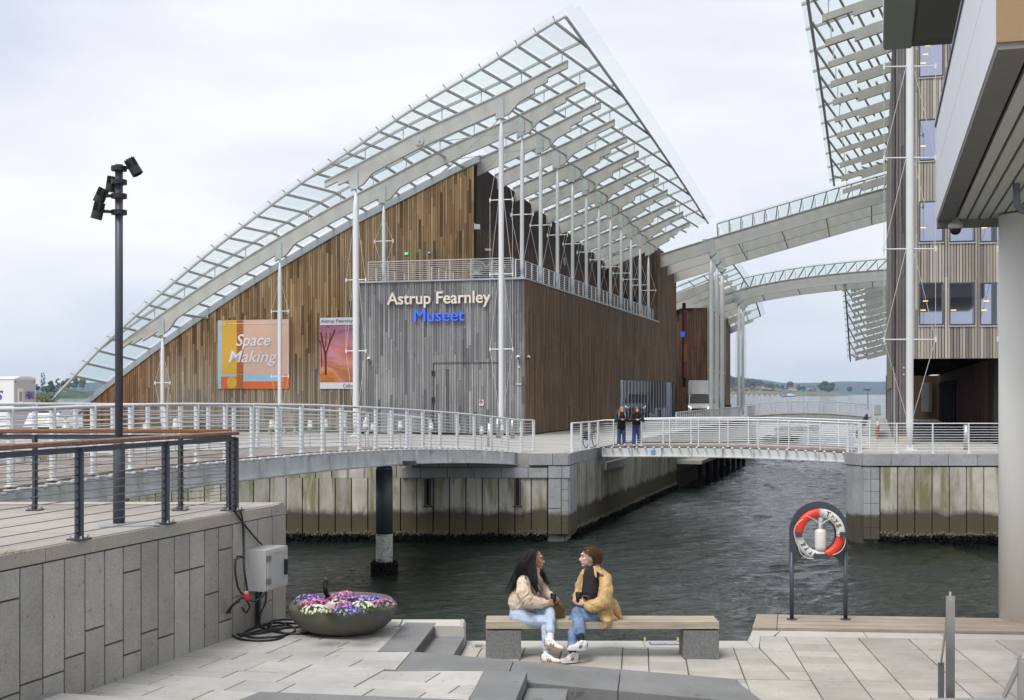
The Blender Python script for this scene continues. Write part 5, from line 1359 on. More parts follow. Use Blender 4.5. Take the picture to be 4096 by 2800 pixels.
# --- the arches over the channel
ZA = [(4.0, 10.6), (0, 11.95), (-4.55, 13.25), (-10.65, 14.85), (-18.2, 16.8), (-22, 17.6)]
ZA2 = [(3.0, 8.2), (-4.9, 10.7), (-9, 11.5), (-13.4, 12.0), (-18.2, 12.35), (-22, 12.5)]
def arch(name, label, s0, n, tab, dep, lowz):
    root = thing(name, label, 'canopy', tuple(M(-12, s0 + 4, 12)), 'glass canopies arching over the channel')
    for i in range(n):
        s = s0 + 4 * i; ts = frange(tab[-1][0], tab[0][0], 1.2); zz = lambda t: interp([(a, b) for a, b in reversed(tab)], t) - 0.075 * 4 * i
        d = lambda t: dep * (0.8 if abs(t + 4.6) < 0.6 else 1.0) if t < 0.5 else dep * 0.8
        tp = [M(t, s - 0.12, zz(t)) for t in ts]
        MB().strip(tp, [p - Z * dep for p in tp], A * 0.24).strip([p + Z * 0.04 - A * 0.08 for p in tp], [p - Z * 0.03 - A * 0.08 for p in tp], A * 0.4).build('beam', m_beam, root)
        z = zz(-4.6); MB().prism([M(-5.05, s - 0.16, z - dep * 1.0), M(-4.15, s - 0.16, z - dep * 1.0), M(-4.0, s - 0.16, z + 0.02), M(-5.0, s - 0.16, z + 0.02)], A * 0.03).build('joint_plate', m_plate, root)
        if i < n - 1:
            for t in frange(-18, -7, 3.6):
                MB().tube([M(t, s, zz(t) - dep * 0.85), M(t, s + 4, zz(t) - 0.3 - dep * 0.85)], 0.05, 6).build('brace', m_rafter, root)
                MB().tube([M(t, s + 3.9, zz(t) - 0.3 - dep * 0.85), M(t, s + 3.9, zz(t) - 0.3 + 0.5)], 0.07, 6).build('post', m_plate, root)
    # glass strip on top
    zz = lambda t: interp([(a, b) for a, b in reversed(tab)], t) + 0.85
    ts = frange(-19.5, -5.4, 1.0); se = s0 - 1.3
    for sgn, s in ((0, se), (1, s0 + 4 * (n - 1) + 1.3)):
        MB().tube([M(t, s, zz(t) - 0.06 * (s - s0)) for t in ts], 0.07, 6).build('edge_tube', m_rafter, root)
    for t in ts:
        a, b = M(t, se, zz(t) + 0.06 * 1.3), M(t + 1.1, s0 + 4 * (n - 1) + 1.3, zz(t + 1.1) - 0.075 * 4 * (n - 1) - 0.1)
        MB().bar(a, b, 0.09, 0.11).build('purlin', m_rafter, root)
        MB().tube([M(t, s0, zz(t) - 0.05), M(t, s0, zz(t) - 0.85)], 0.03, 5).build('strut', m_rafter, root)
    for t0, t1 in zip(ts[:-1], ts[1:]):
        ps = [M(t0 + .03, se - 0.25, zz(t0) + 0.2), M(t1 - .03, se - 0.25, zz(t1) + 0.2), M(t1 - .03, s0 + 4 * (n - 1) + 1.4, zz(t1) - 0.3 * (n - 1) + 0.1), M(t0 + .03, s0 + 4 * (n - 1) + 1.4, zz(t0) - 0.3 * (n - 1) + 0.1)]
        MB().prism(ps, (0, 0, 0.02)).build('glass_pane', m_glass, root)
    return root
arch('arched_canopy', 'nearer arched canopy of deep grey beams spanning the channel to the right building', 48, 3, ZA, 1.15, 0)
arch('arched_canopy', 'farther and lower arched canopy spanning the channel', 71, 2, ZA2, 1.1, 0)
def big_mast(label, s, ztop, r=0.19):
    b = M(-4.75, s, zQ); m = thing('column', label, 'column', tuple(b), 'spindle columns under the arched canopies')
    H = ztop - zQ; q = lambda u: Vector((b.x, b.y, zQ + H * u))
    MB().tube([q(0.0), q(0.05), q(0.5), q(0.88), q(0.995)], [r * 0.45, r, r * 1.12, r * 0.95, r * 0.35], 14).build('shaft', m_white, m, smooth=True)
    MB().prism([M(-5.15, s - 0.3, ztop), M(-4.35, s - 0.3, ztop), M(-4.6, s - 0.3, ztop - 0.3), M(-4.9, s - 0.3, ztop - 0.3)], A * 0.6).build('head', m_plate, m)
    for sg in (-1, 1):
        MB().tube([q(0.92) + B * sg * 0.15, q(0.66) + B * sg * 0.3, q(0.30) + B * sg * 0.3, q(0.06) + B * sg * 0.15], 0.022, 5).build('tie_rod', m_rod, m)
        for u in (0.66, 0.3): MB().tube([q(u), q(u) + B * sg * 0.3], 0.03, 5).build('spreader', m_white, m)
for i, s in enumerate((48, 52, 56)): big_mast(['nearest', 'middle', 'farthest'][i] + ' of the three big columns under the nearer arched canopy', s, 12.05 - 0.3 * i)
for i, s in enumerate((71, 75)): big_mast(['left', 'right'][i] + ' column of the pair under the farther arched canopy', s, 9.55 - 0.3 * i, 0.15)
# --- second museum building behind, with its own canopy
b2_ = thing('museum_building', 'dark brown second museum building behind the white truck', 'museum', tuple(M(2, 68, zQ)))
w2 = MB().prism([M(-2.0, 66.5, zQ - 4), M(14, 66.5, zQ - 4), M(14, 88, zQ - 4), M(-2.0, 88, zQ - 4)], (0, 0, 4 - zQ + 8.6)).build('wall', m_batten, b2_)
planks(w2, m_dbrown, M(-2.0, 66.42), B, -A, 8, zQ, 8.6, 0.25, limit=0)
planks(w2, m_brown, M(-2.05, 66.4), A, -B, 21, zQ, 8.6, 0.25, limit=0)
def zc2(s): return interp([(60, 11.6), (66, 11.3), (72, 10.9), (80, 10.2), (86, 9.3), (92, 7.9)], s)
ro2 = MB().tube([M(-5.3, s, zc2(s) + 0.7) for s in frange(60, 90, 2)], 0.08, 6).build('roof', m_rafter, b2_, label='curved glass canopy edge of the second building')
for s in (62, 66, 70, 78, 81.5, 85, 88.5):
    zz = zc2(s); tp = [M(t, s, zz - 0.36 * (t + 4.6)) for t in (-4.6, -3.5, -3.5 + .01, -1, 1.5)]
    MB().strip(tp, [p - Z * d for p, d in zip(tp, (0.4, 0.4, 0.7, 0.9, 0.9))], A * 0.2).build('beam', m_beamw, ro2)
for s in frange(60, 90, 3.0):
    MB().bar(M(-5.3, s, zc2(s) + 0.7), M(1.5, s + 1.2, zc2(s) - 1.8), 0.1, 0.12).build('rafter', m_rafter, ro2)
for t in (-3.9, -2.5, -1.1):
    MB().tube([M(t, s, zc2(s) + 0.7 - 0.36 * (t + 5.3)) for s in frange(60, 90, 3)], 0.05, 5).build('purlin', m_rafter, ro2)
for s0_, s1_ in zip(frange(60, 90, 3.0)[:-1], frange(60, 90, 3.0)[1:]):
    MB().prism([M(-5.9, s0_ + .04, zc2(s0_) + 0.95), M(-5.9, s1_ - .04, zc2(s1_) + 0.95), M(0, s1_ - .04, zc2(s1_) - 1.15), M(0, s0_ + .04, zc2(s0_) - 1.15)], (0, 0, 0.02)).build('glass_pane', m_glass, ro2)
ab = thing('banner', 'tall narrow red banner hanging in the dark gap between the two museum buildings', 'banner', tuple(M(-1.2, 60, 5)))
MB().box(P(2741, 1375, 122), (0.3, 0.05, 6.4)).build('banner_sheet', simple('dull_red_cloth', (0.22, 0.06, 0.07), 0.8), ab)
MB().box(P(2741, 1410, 121.9), (0.28, 0.02, 1.6)).build('colour_field', simple('dull_orange_cloth', (0.35, 0.13, 0.05), 0.8), ab)
MB().box(P(2736, 1380, 122.3), (0.3, 0.3, 8)).build('pole', m_batten, ab)
bs = thing('projecting_sign', 'small blue lit projecting sign on the end of the brown wall', 'sign', tuple(P(2731, 1337, 120)))
MB().box(P(2730, 1337, 119), (0.42, 0.12, 0.5)).build('panel', m_blue, bs); MB().box(P(2736, 1340, 119.2), (0.5, 0.05, 0.05)).build('arm', m_black, bs)
# --- right building
sR = -3.04
tR = TM(3583, sR)
rb = thing('office_building', 'pale timber clad building on the right quay with stacked square windows', 'building', tuple(M(tR - 4, 6, zQ)))
tF = TM(3648, sR); tE = tR - 14
zceil = ZM(1435, tF, sR)
core = MB().prism([M(tR - 0.05, sR + 0.12, zceil), M(tE, sR + 0.12, zceil), M(tE, 48, zceil), M(tR - 0.05, 48, zceil)], (0, 0, 19.5 - zceil)).build('wall', m_batten, rb, label='pale weathered plank front with windows')
wins = []
for (x0, x1) in ((3679, 3772), (3800, 3897), (3923, 4016), (4044, 4140)):
    for (y0, y1) in ((1133, 1298), (807, 966), (479, 640), (150, 306), (-180, -24)):
        wins.append((TM(x0, sR), TM(x1, sR), ZM(y1, TM(x0, sR), sR), ZM(y0, TM(x0, sR), sR)))
U_ = -B
holes = [(tF - a, tF - b, z0, z1) for a, b, z0, z1 in wins]
planks(core, m_pale, M(tF, sR + 0.1), U_, -A, tF - tE - 3, zceil + 0.0, 18.5, 0.125, holes=holes, lens=(1.5, 3.8), jit=0.012)
for a, b, z0, z1 in wins:
    w_ = MB().prism([M(a, sR + 0.092, z0), M(b, sR + 0.092, z0), M(b, sR + 0.092, z1), M(a, sR + 0.092, z1)], A * 0.02).build('window', m_window, rb)
    f_ = MB(); fr = 0.05
    for p, q in ((M(a, sR + 0.11, z0), M(b, sR + 0.11, z0)), (M(a, sR + 0.11, z1), M(b, sR + 0.11, z1)), (M(a, sR + 0.11, z0), M(a, sR + 0.11, z1)), (M(b, sR + 0.11, z0), M(b, sR + 0.11, z1))): f_.bar(p - A * 0.045, q - A * 0.045, 0.05, 0.06, up=A)
    f_.build('frame', m_anth, w_)
    MB().prism([M(a + 0.05, sR + 0.02, z0 - 0.1), M(b - 0.05, sR + 0.02, z0 - 0.1), M(b - 0.05, sR + 0.16, z0 - 0.04), M(a + 0.05, sR + 0.16, z0 - 0.04)], (0, 0, 0.04)).build('sill', m_rafter, w_)
    for k in range(R.randint(1, 3)):
        zz = lerp(z0, z1, 0.35 + 0.22 * k); c = M(lerp(a, b, 0.15 + 0.1 * k), sR + 0.075, zz)
        MB().obox(c, B * 0.11, A * 0.004, Z * 0.014).build('ceiling_lamp', m_lamp, w_)
pier = MB().prism([M(tR, sR - 0.02, zQ), M(TM(3644, sR), sR - 0.02, zQ), M(TM(3644, sR), sR + 1.2, zQ), M(tR, sR + 1.2, zQ)], (0, 0, 18.5 - zQ)).build('corner_pier', m_batten, rb)
planks(pier, m_pier, M(tR, sR - 0.02), U_, -A, tR - TM(3644, sR), zQ + 0.05, 18.4, 0.13, lens=(1.5, 4))
MB().prism([M(TM(3586, sR), sR - 0.03, zQ), M(TM(3644, sR), sR - 0.03, zQ), M(TM(3644, sR), sR - 0.06, zQ), M(TM(3586, sR), sR - 0.06, zQ)], (0, 0, 0.35)).build('pier_foot', m_gable, rb)
for y_ in (1471, 1498): p = M(TM(3615, sR - .05), sR - 0.06, ZM(y_, tR, sR)); MB().tube([p, p - A * 0.03], 0.045, 12).build('round_light', m_coping, rb)
sidew = MB().prism([M(tR + 0.02, sR + 1.25, 1.0), M(tR + 0.02, 48, 1.0), M(tR - 0.2, 48, 1.0), M(tR - 0.2, sR + 1.25, 1.0)], (0, 0, 17.5)).build('wall', m_batten, rb, label='channel side wall of pale boards')
planks(sidew, m_pale, M(tR + 0.03, 9), A, B, 39, 0.3, 18, 0.3, limit=0)
planks(sidew, m_pier, M(tR + 0.03, sR + 1.3), A, B, 10.6, zceil - 0.2, 18, 0.3, limit=0)
for i in range(9):
    s = 0.5 + i * 5; MB().prism([M(tR + 0.05, s, zQ), M(tR + 0.05, s + 1.5, zQ), M(tR - 0.1, s + 1.5, zQ), M(tR - 0.1, s, zQ)], (0, 0, 3.6)).build('ground_floor_panel', m_dbrown if i % 2 else m_zinc, rb)
MB().prism([M(tR - 0.1, sR + 0.2, zceil), M(tE, sR + 0.2, zceil), M(tE, 48, zceil), M(tR - 0.1, 48, zceil)], (0, 0, 0.05)).build('soffit', simple('grey_soffit', (0.2, 0.2, 0.2), 0.8), rb)
for k in range(10):
    c = M(-21.6, 6 + 4.0 * k, zceil - 0.12); MB().obox(c, B * 0.75, A * 0.12, Z * 0.05).build('soffit_lamp', m_darkvoid, rb)
pw = MB().prism([M(-23.5, sR + 1.0, zQ), M(-23.5, 55, zQ), M(-24, 55, zQ), M(-24, sR + 1.0, zQ)], (0, 0, zceil - zQ)).build('wall', m_batten, rb, label='dark brown wall of the passage')
planks(pw, m_dbrown, M(-23.47, 0.4), A, B, 54, zQ + 0.05, zceil, 0.2, limit=0, holes=[(25, 50, zQ, 0.9)])
planks(pw, m_brown, M(-23.5, 0.35), -B, -A, 6, zQ + 0.05, zceil, 0.2, limit=0)
gl_ = MB().prism([M(-23.42, 26, zQ), M(-23.42, 50, zQ), M(-23.46, 50, zQ), M(-23.46, 26, zQ)], (0, 0, 3.15)).build('window', m_window2, rb, label='dark glazing in the passage wall')
for k in range(10): MB().box(M(-23.36, 26.5 + k * 2.4, zQ + 1.6), (0.08, 0.1, 3.1), 0.3).build('fin', m_anth, gl_)
MB().prism([M(-19.2, 54.5, zQ), M(-30, 54.5, zQ), M(-30, 55, zQ), M(-19.2, 55, zQ)], (0, 0, zceil - zQ)).build('wall', m_brown, rb, label='back wall of the passage')
pn = thing('poster_panel', 'tall pale panel with sideways lettering at the back of the dark passage', 'sign', tuple(M(-21.5, 53.8, 0)))
D_ = M(-21.5, 53.8).y
q0, q1 = P(3686, 1647, D_), P(3726, 1530, D_)
MB().box((q0 + q1) / 2, (q1.x - q0.x, 0.06, q1.z - q0.z)).build('panel', simple('pale_panel', (0.5, 0.52, 0.55), 0.5), pn)
me = text_mesh('Astrup Fearnley-samlingen', f_ink, 'lettering', ext=0.004, width=(q1.z - q0.z) * 0.94)
place(me, 'lettering', Vector((P(3714, 0, D_).x, D_ - 0.04, q1.z - 0.06)), (0, 0, -1), (1, 0, 0), pn)
mast('mast', 'thick white mast with wire stays standing in front of the right building', (P(3639, 0, 50.6).x, 50.6, zQ), 19.0, 0.14, [ZZ * 50.6 / F for ZZ in (1574 - 1358, 1574 - 996, 1574 - 631, 1574 - 266)], 1.0, dirv=Vector((1, -0.04, 0)), taper=0.9)
mast('mast', 'white mast mostly hidden behind the thick cream column on the right', (P(4096, 0, 50.0).x, 50.0, zQ), 19.0, 0.14, [ZZ * 50.0 / F for ZZ in (1574 - 1355, 1574 - 996, 1574 - 631, 1574 - 266)], 1.0, dirv=Vector((1, -0.04, 0)), taper=0.9)
# --- glass canopies of the right building
def side_canopy(label, ss, ztab, te, tip, dz, gap, lens=4.6):
    zf = lambda s: interp(ztab, s)
    root = thing('glass_canopy', label, 'canopy', tuple(M(te - 2, ss[len(ss) // 2], zf(ss[len(ss) // 2]))), 'glass canopies of the right building')
    for s in ss:
        z = zf(s); sl = 0.28
        xs_ = [(tip, 0.36), (tip - lens * 0.42, 0.36), (tip - lens * 0.42 - 0.01, 0.62), (tip - lens, 0.62), (tip - lens * 1.4, 0.62)]
        tp = [M(t, s - 0.1, z + sl * (tip - t)) for t, _ in xs_]
        MB().strip(tp, [p - Z * d for p, (_, d) in zip(tp, xs_)], A * 0.2).build('beam', m_beamw, root)
        r0_ = lambda t: z + dz + sl * (te - t)
        MB().bar(M(te, s + 1.3, r0_(te)), M(te - lens * 1.7, s + 1.3, r0_(te - lens * 1.7)), 0.12, 0.14).build('rafter', m_rafter, root)
        MB().tube([M(tip - 0.3, s, z + sl * 0.3), M(tip - 0.3, s + 0.2, z + 0.85)], 0.03, 5).build('strut', m_rafter, root)
    s0, s1 = ss[0] - 3, ss[-1] + 2.5; sv = frange(s0, s1, 2.5)
    MB().tube([M(te - 0.35, s, zf(s) + dz) for s in sv], 0.09, 7).build('edge_tube', m_rafter, root)
    for k in range(5):                            # skewed purlins
        for j in range(0, len(sv) - 1, 2):
            a, b = sv[j], sv[min(j + 3, len(sv) - 1)]; t0 = te - 0.4 - 1.1 * k
            if k == 0 or True:
                MB().bar(M(t0, a, zf(a) + dz + 0.28 * (te - t0)), M(t0 - 1.0, b, zf(b) + dz + 0.28 * (te - t0 + 1.0)), 0.1, 0.12).build('purlin', m_rafter, root)
    for a, b in zip(sv[:-1], sv[1:]):
        MB().prism([M(te, a + .03, zf(a) + dz + 0.15), M(te, b - .03, zf(b) + dz + 0.15), M(te - 6.5, b - .03, zf(b) + dz + 0.15 + 1.82), M(te - 6.5, a + .03, zf(a) + dz + 0.15 + 1.82)], (0, 0, 0.02)).build('glass_pane', m_glass, root)
side_canopy('tall glass canopy of the right building reaching out of the top of the picture', [4 * i for i in range(-1, 12)], [(-6, 19.9), (4, 19.2), (24, 18.15), (44, 16.45), (50, 15.8)], -14.7, -15.8, 1.0, 4, 3.6)
side_canopy('low glass canopy with close grey beams behind the farther arch', [77 + 2.3 * i for i in range(13)], [(70, 11.2), (78, 10.9), (90, 8.5), (104, 4.6), (110, 3.0)], -14.8, -15.8, 0.35, 3, 3.4)
# --- grey foreground building on the right
fb_ = thing('overhanging_building', 'near grey building with white panelled bay and slatted soffit on the right edge', 'building', (7, 18, zB))
c0 = Vector((6.29, 19.0, 0)); zb0, zb1 = 2.55, 3.93
def FB(v, w, z): return Vector((c0.x - A.x * v - B.x * w, c0.y - A.y * v - B.y * w, z))
m_panel = simple('white_metal_panel', (0.74, 0.74, 0.79), 0.35, 0, 0.04, 0.6)
m_mesh = simple('bronze_mesh_panel', (0.30, 0.20, 0.10), 0.6, 0.0, 0.15, 60, 0.4, 300)
m_soff = simple('soffit_slat', (0.60, 0.61, 0.55), 0.6, 0, 0.08, 1.0)
m_soffd = simple('soffit_frame', (0.20, 0.185, 0.165), 0.6, 0, 0.2, 3)
MB().prism([FB(0.02, 0.02, zb0 + 0.06), FB(10, 0.02, zb0 + 0.06), FB(10, 7, zb0 + 0.06), FB(0.02, 7, zb0 + 0.06)], (0, 0, zb1 - zb0 - 0.06)).build('bay_core', m_darkvoid, fb_)
vs_ = [(-0.0, 3.17), (3.19, 5.95), (5.97, 8.6), (8.62, 10.0)]
vv = lambda px_: (6.29 - (px_ - CX) / F * 19.0) / (A.x - (px_ - CX) / F * A.y)
vj_ = [0.0, vv(3796), vv(3854), vv(3940), 10.0]
for a, b in zip(vj_[:-1], vj_[1:]):
    for z0, z1 in ((zb0, (zb0 + zb1) / 2 - 0.004), ((zb0 + zb1) / 2 + 0.004, zb1)):
        MB().prism([FB(a + 0.006, -0.03, z0), FB(b - 0.006, -0.03, z0), FB(b - 0.006, 0.015, z0), FB(a + 0.006, 0.015, z0)], (0, 0, z1 - z0)).build('panel', m_panel, fb_)
MB().prism([FB(-0.02, -0.05, zb1), FB(10, -0.05, zb1), FB(10, 0.1, zb1), FB(-0.02, 0.1, zb1)], (0, 0, 0.05)).build('coping', m_anth, fb_)
MB().prism([FB(10.0, -0.03, zb0 - 0.0), FB(10.0, 6, zb0), FB(10.04, 6, zb0), FB(10.04, -0.03, zb0)], (0, 0, 1.6)).build('end_panel', m_mesh, fb_)
MB().prism([FB(0, -0.02, zb0 - 0.05), FB(10.02, -0.02, zb0 - 0.05), FB(10.02, 0.2, zb0 - 0.05), FB(0, 0.2, zb0 - 0.05)], (0, 0, 0.06)).build('edge_channel', m_soffd, fb_)
MB().prism([FB(-0.02, -0.02, zb0 - 0.12), FB(-0.02, 7, zb0 - 0.12), FB(0.2, 7, zb0 - 0.12), FB(0.2, -0.02, zb0 - 0.12)], (0, 0, 0.2)).build('end_beam', m_soffd, fb_)
for k in range(28):
    w = 0.25 + 0.155 * k; MB().prism([FB(0.22, w, zb0 - 0.02), FB(10, w, zb0 - 0.02), FB(10, w + 0.122, zb0 - 0.02), FB(0.22, w + 0.122, zb0 - 0.02)], (0, 0, 0.05)).build('slat', m_soff, fb_)
zu = 6.67; u0 = P(3536, 200, 24.9)
def FU(v, w, z): return Vector((u0.x - A.x * v - B.x * w, u0.y - A.y * v - B.y * w, z))
MB().prism([FU(0, 0, zu), FU(16, 0, zu), FU(16, 7, zu), FU(0, 7, zu)], (0, 0, 1.4)).build('upper_bay', m_soffd, fb_)
MB().prism([FU(0.0, -0.02, zu + 0.02), FU(16, -0.02, zu + 0.02), FU(16, 0.02, zu + 0.02), FU(0, 0.02, zu + 0.02)], (0, 0, 1.4)).build('panel', m_panel, fb_)
m_soffu = simple('upper_soffit_board', (0.26, 0.26, 0.215), 0.7, 0, 0.08, 0.8)
for a, b in ((0.55, 3.4), (3.42, 6.4), (6.42, 9.4), (9.42, 13)):
    for w0, w1 in ((0.55, 2.6), (2.62, 5.0), (5.02, 6.9)):
        MB().prism([FU(a, w0, zu - 0.02), FU(b, w0, zu - 0.02), FU(b, w1, zu - 0.02), FU(a, w1, zu - 0.02)], (0, 0, 0.03)).build('soffit_board', m_soffu, fb_)
MB().prism([FU(0, 0, zu - 0.03), FU(16, 0, zu - 0.03), FU(16, 0.5, zu - 0.03), FU(0, 0.5, zu - 0.03)], (0, 0, 0.03)).build('edge_channel', m_soff, fb_)
rc_ = Vector((7.22, 18.05, 0))
MB().tube([rc_ + Z * (zB - 0.3), rc_ + Z * (zb0 - 0.05)], 0.375, 40).build('round_column', simple('cream_concrete_column', (0.86, 0.85, 0.79), 0.6, 0, 0.03, 1.0), fb_, smooth=True)
pp = [P(4066, 720, 15.5), P(4066, 800, 15.5), P(4070, 822, 15.5), P(4082, 838, 15.5), P(4120, 856, 15.5)]
MB().tube(pp, 0.042, 12).build('downpipe', simple('grey_pipe', (0.16, 0.175, 0.18), 0.4), fb_, smooth=True)
dc = thing('security_camera', 'grey dome camera hanging under the white panelled bay', 'camera', tuple(P(3822, 900, 18.6)))
pc_ = P(3822, 905, 18.6)
MB().lathe([(0.03, 0.16), (0.05, 0.12), (0.05, 0.07), (0.095, 0.05), (0.105, 0.02), (0.105, -0.03), (0.09, -0.04)], pc_, 20).build('housing', m_plate, dc, smooth=True)
MB().blob(pc_ - Z * 0.05, (0.08, 0.08, 0.075), 16, 10).build('dome', m_black, dc, smooth=True)
# steel stair handrails in the foreground
def handrail_steel(label, top, low, gz0, gz1, w=0.055):
    r_ = thing('steel_handrail', label, 'handrail', tuple(top), 'steel stair handrails in the foreground')
    MB().bar(top, Vector((top.x, top.y, gz0)), w, 0.012, up=Vector((0, 1, 0))).build('post', m_steel, r_)
    MB().bar(top, low, 0.012, w).build('top_bar', m_steel, r_)
    MB().bar(low, Vector((low.x, low.y, gz1)), w, 0.012, up=Vector((0, 1, 0))).build('post', m_steel, r_)
handrail_steel('brushed steel handrail with a tall post, left of the two at the bottom right', P(3801, 2384, 8.2), P(3764, 2650, 11.6), -2.9, zB)
handrail_steel('brushed steel handrail cut off by the bottom right corner of the picture', P(4092, 2630, 7.0), P(4010, 2798, 9.5), -2.9, zB)
# ================================================================ street furniture and small things
# --- terrace railing with the wooden handrail
def cable_rail(name, label, pts, ztop, zfoot, wood_from=0):
    root = thing(name, label, 'railing', tuple(pts[0]))
    for i, p in enumerate(pts):
        q = pts[i + 1] if i < len(pts) - 1 else pts[i - 1]; d = (q - p) if i < len(pts) - 1 else (p - q); d = Vector((d.x, d.y, 0)).normalized(); n = Vector((d.y, -d.x, 0))
        m = MB().obox(Vector((p.x, p.y, (ztop - 0.06 + zfoot) / 2)), d * 0.012, n * 0.045, Z * (ztop - 0.06 - zfoot) / 2)
        m.obox(Vector((p.x, p.y, (ztop - 0.06 + zfoot) / 2)) , d * 0.032, n * 0.010, Z * (ztop - 0.06 - zfoot) / 2)
        po = m.build('post', m_anth, root)
        MB().obox(Vector((p.x, p.y, zfoot + 0.009)), d * 0.085, n * 0.085, Z * 0.009).build('base_plate', m_anth, po)
        for sx in (-1, 1):
            for sy in (-1, 1): MB().tube([Vector((p.x, p.y, zfoot + 0.018)) + d * 0.062 * sx + n * 0.062 * sy, Vector((p.x, p.y, zfoot + 0.045)) + d * 0.062 * sx + n * 0.062 * sy], [0.014, 0.009], 6).build('bolt', m_steel, po)
    a, b = pts[0], pts[-1]
    for k in range(10):
        z = zfoot + 0.07 + (ztop - 0.16 - zfoot - 0.07) * k / 9
        MB().tube([Vector((p.x, p.y, z)) for p in pts], 0.0045, 5).build('cable', m_cable, root)
        for p in pts:
            d = (b - a).normalized(); MB().tube([Vector((p.x, p.y, z)) - d * 0.05, Vector((p.x, p.y, z)) + d * 0.05], 0.009, 6).build('cable_fitting', m_black, root)
    MB().bar(Vector((a.x, a.y, ztop - 0.075)), Vector((b.x, b.y, ztop - 0.075)), 0.012, 0.055).build('rail_plate', m_anth, root)
    d = (b - a).normalized(); L_ = (b - a).length; x = 0; 
    while x < L_ + 0.05:
        w = min(2.4, L_ + 0.05 - x); p, q = a + d * (x - 0.03), a + d * (x + w - 0.034)
        n = Vector((d.y, -d.x, 0)); prof = [(-0.045, -0.02), (-0.04, 0.008), (-0.02, 0.02), (0.02, 0.02), (0.04, 0.008), (0.045, -0.02), (0.03, -0.03), (-0.03, -0.03)]
        MB().prism([Vector((p.x, p.y, ztop)) + n * u + Z * v for u, v in prof], q - p).build('wooden_handrail', m_handrail, root); x += w
    return root
rc0 = G(940, 2044, 1.43)
near_pts = [G(940, 2044, 1.43), G(653, 2097, 1.43), G(299, 2160, 1.43)]
dn_ = (near_pts[1] - near_pts[0]).normalized(); near_pts = [rc0 + dn_ * 1.6 * k for k in range(6)]
cable_rail('handrail_fence', 'cable railing with varnished wooden handrail running along the granite wall towards us', near_pts, -0.475, zT)
far_pts = [rc0 + Vector((-0.09, 0.07, 0))] + [rc0 + Vector((-0.68 - 1.78 * k, 0.07, 0)) for k in range(5)]
cable_rail('handrail_fence', 'cable railing with varnished wooden handrail along the water side of the terrace', far_pts, -0.455, zT)
# --- spotlight pole
lp = G(476, 2097, 1.43)
pole = thing('spotlight_pole', 'tall dark grey pole with four spotlights standing on the left terrace', 'lamp pole', tuple(lp))
MB().tube([lp, lp + Z * 0.88, lp + Z * 0.90], [0.064, 0.064, 0.046], 24).build('sleeve', m_anth, pole, smooth=True)
ptop = (HY - 658) / F * lp.y
MB().tube([lp + Z * 0.9, Vector((lp.x, lp.y, ptop))], 0.042, 24).build('pole_shaft', m_anth, pole, smooth=True)
MB().box(lp + Z * 0.006 + Vector((0.12, -0.05, 0)), (0.62, 0.5, 0.012), 0.35).build('cover_plate', simple('plinth_plate', (0.3, 0.31, 0.34), 0.5), pole)
def LPp(zx, zy, d=0.0): return P(zx / 1.4445, 500 + zy / 1.4445, lp.y + d)
for (clamp_y, a, b, d0, arm, lab) in ((252, (745, 198), (797, 285), -0.05, (735, 248), 'spotlight'), (330, (652, 298), (640, 385), 0.12, (640, 330), 's'), (411, (602, 368), (566, 448), -0.05, (600, 408), 's'), (505, (578, 448), (555, 543), -0.12, (600, 500), 's')):
    cz = LPp(683, clamp_y).z
    c_ = MB().tube([Vector((lp.x, lp.y, cz - 0.025)), Vector((lp.x, lp.y, cz + 0.025))], 0.085, 20)
    co = c_.build('clamp', m_black, pole)
    A0, B0 = LPp(*a, d0), LPp(*b, d0); ax = (B0 - A0); L_ = ax.length; ax.normalize()
    sp = MB().tube([A0, A0 + ax * 0.01, A0 + ax * L_ * 0.5, A0 + ax * L_ * 0.55, B0], [0.035, 0.045, 0.045, 0.06, 0.062], 18).build('spotlight_head', m_black, pole, smooth=False)
    fins = MB(); x_ = ax.cross(Vector((0, 1, 0))).normalized(); y_ = ax.cross(x_)
    for k in range(10):
        an = math.pi * 2 * k / 10; dd = x_ * math.cos(an) + y_ * math.sin(an); fins.bar(A0 + dd * 0.05, A0 + ax * L_ * 0.52 + dd * 0.05, 0.006, 0.022, up=dd)
    fins.build('cooling_fins', m_black, sp, kind='stuff')
    MB().tube([B0 - ax * 0.01, B0 + ax * 0.002], 0.05, 16).build('lens', m_window2, sp)
    mid = A0 + ax * L_ * 0.5; e = Vector((lp.x, lp.y, cz)) + (mid - Vector((lp.x, lp.y, cz))).normalized() * 0.07
    MB().bar(e, mid + Vector((0, -0.045, 0)), 0.012, 0.03).bar(e, mid + Vector((0, 0.045, 0)), 0.012, 0.03).build('bracket', m_black, pole)
# --- switch cabinet on the wall, cables
cab = thing('switch_cabinet', 'pale grey electrical cabinet fixed to the end of the granite wall', 'cabinet', tuple(WL(0.85, -2.4) + nrm * 0.1))
m_cab = simple('cabinet_paint', (0.50, 0.51, 0.49), 0.45, 0, 0.05, 2)
def WB(v, o, z): return WL(v, z) + nrm * (0.05 + o)
MB().prism([WB(0.55, 0, -2.42), WB(1.14, 0, -2.42), WB(1.14, 0.28, -2.42), WB(0.55, 0.28, -2.42)], (0, 0, 0.5)).build('case', m_cab, cab)
MB().prism([WB(0.57, 0.281, -2.40), WB(1.115, 0.281, -2.40), WB(1.115, 0.295, -2.40), WB(0.57, 0.295, -2.40)], (0, 0, 0.455)).build('door', m_cab, cab)
for z in (-2.30, -2.02): MB().prism([WB(1.06, 0.29, z - 0.035), WB(1.13, 0.29, z - 0.035), WB(1.13, 0.312, z - 0.035), WB(1.06, 0.312, z - 0.035)], (0, 0, 0.07)).build('hinge', m_steel, cab)
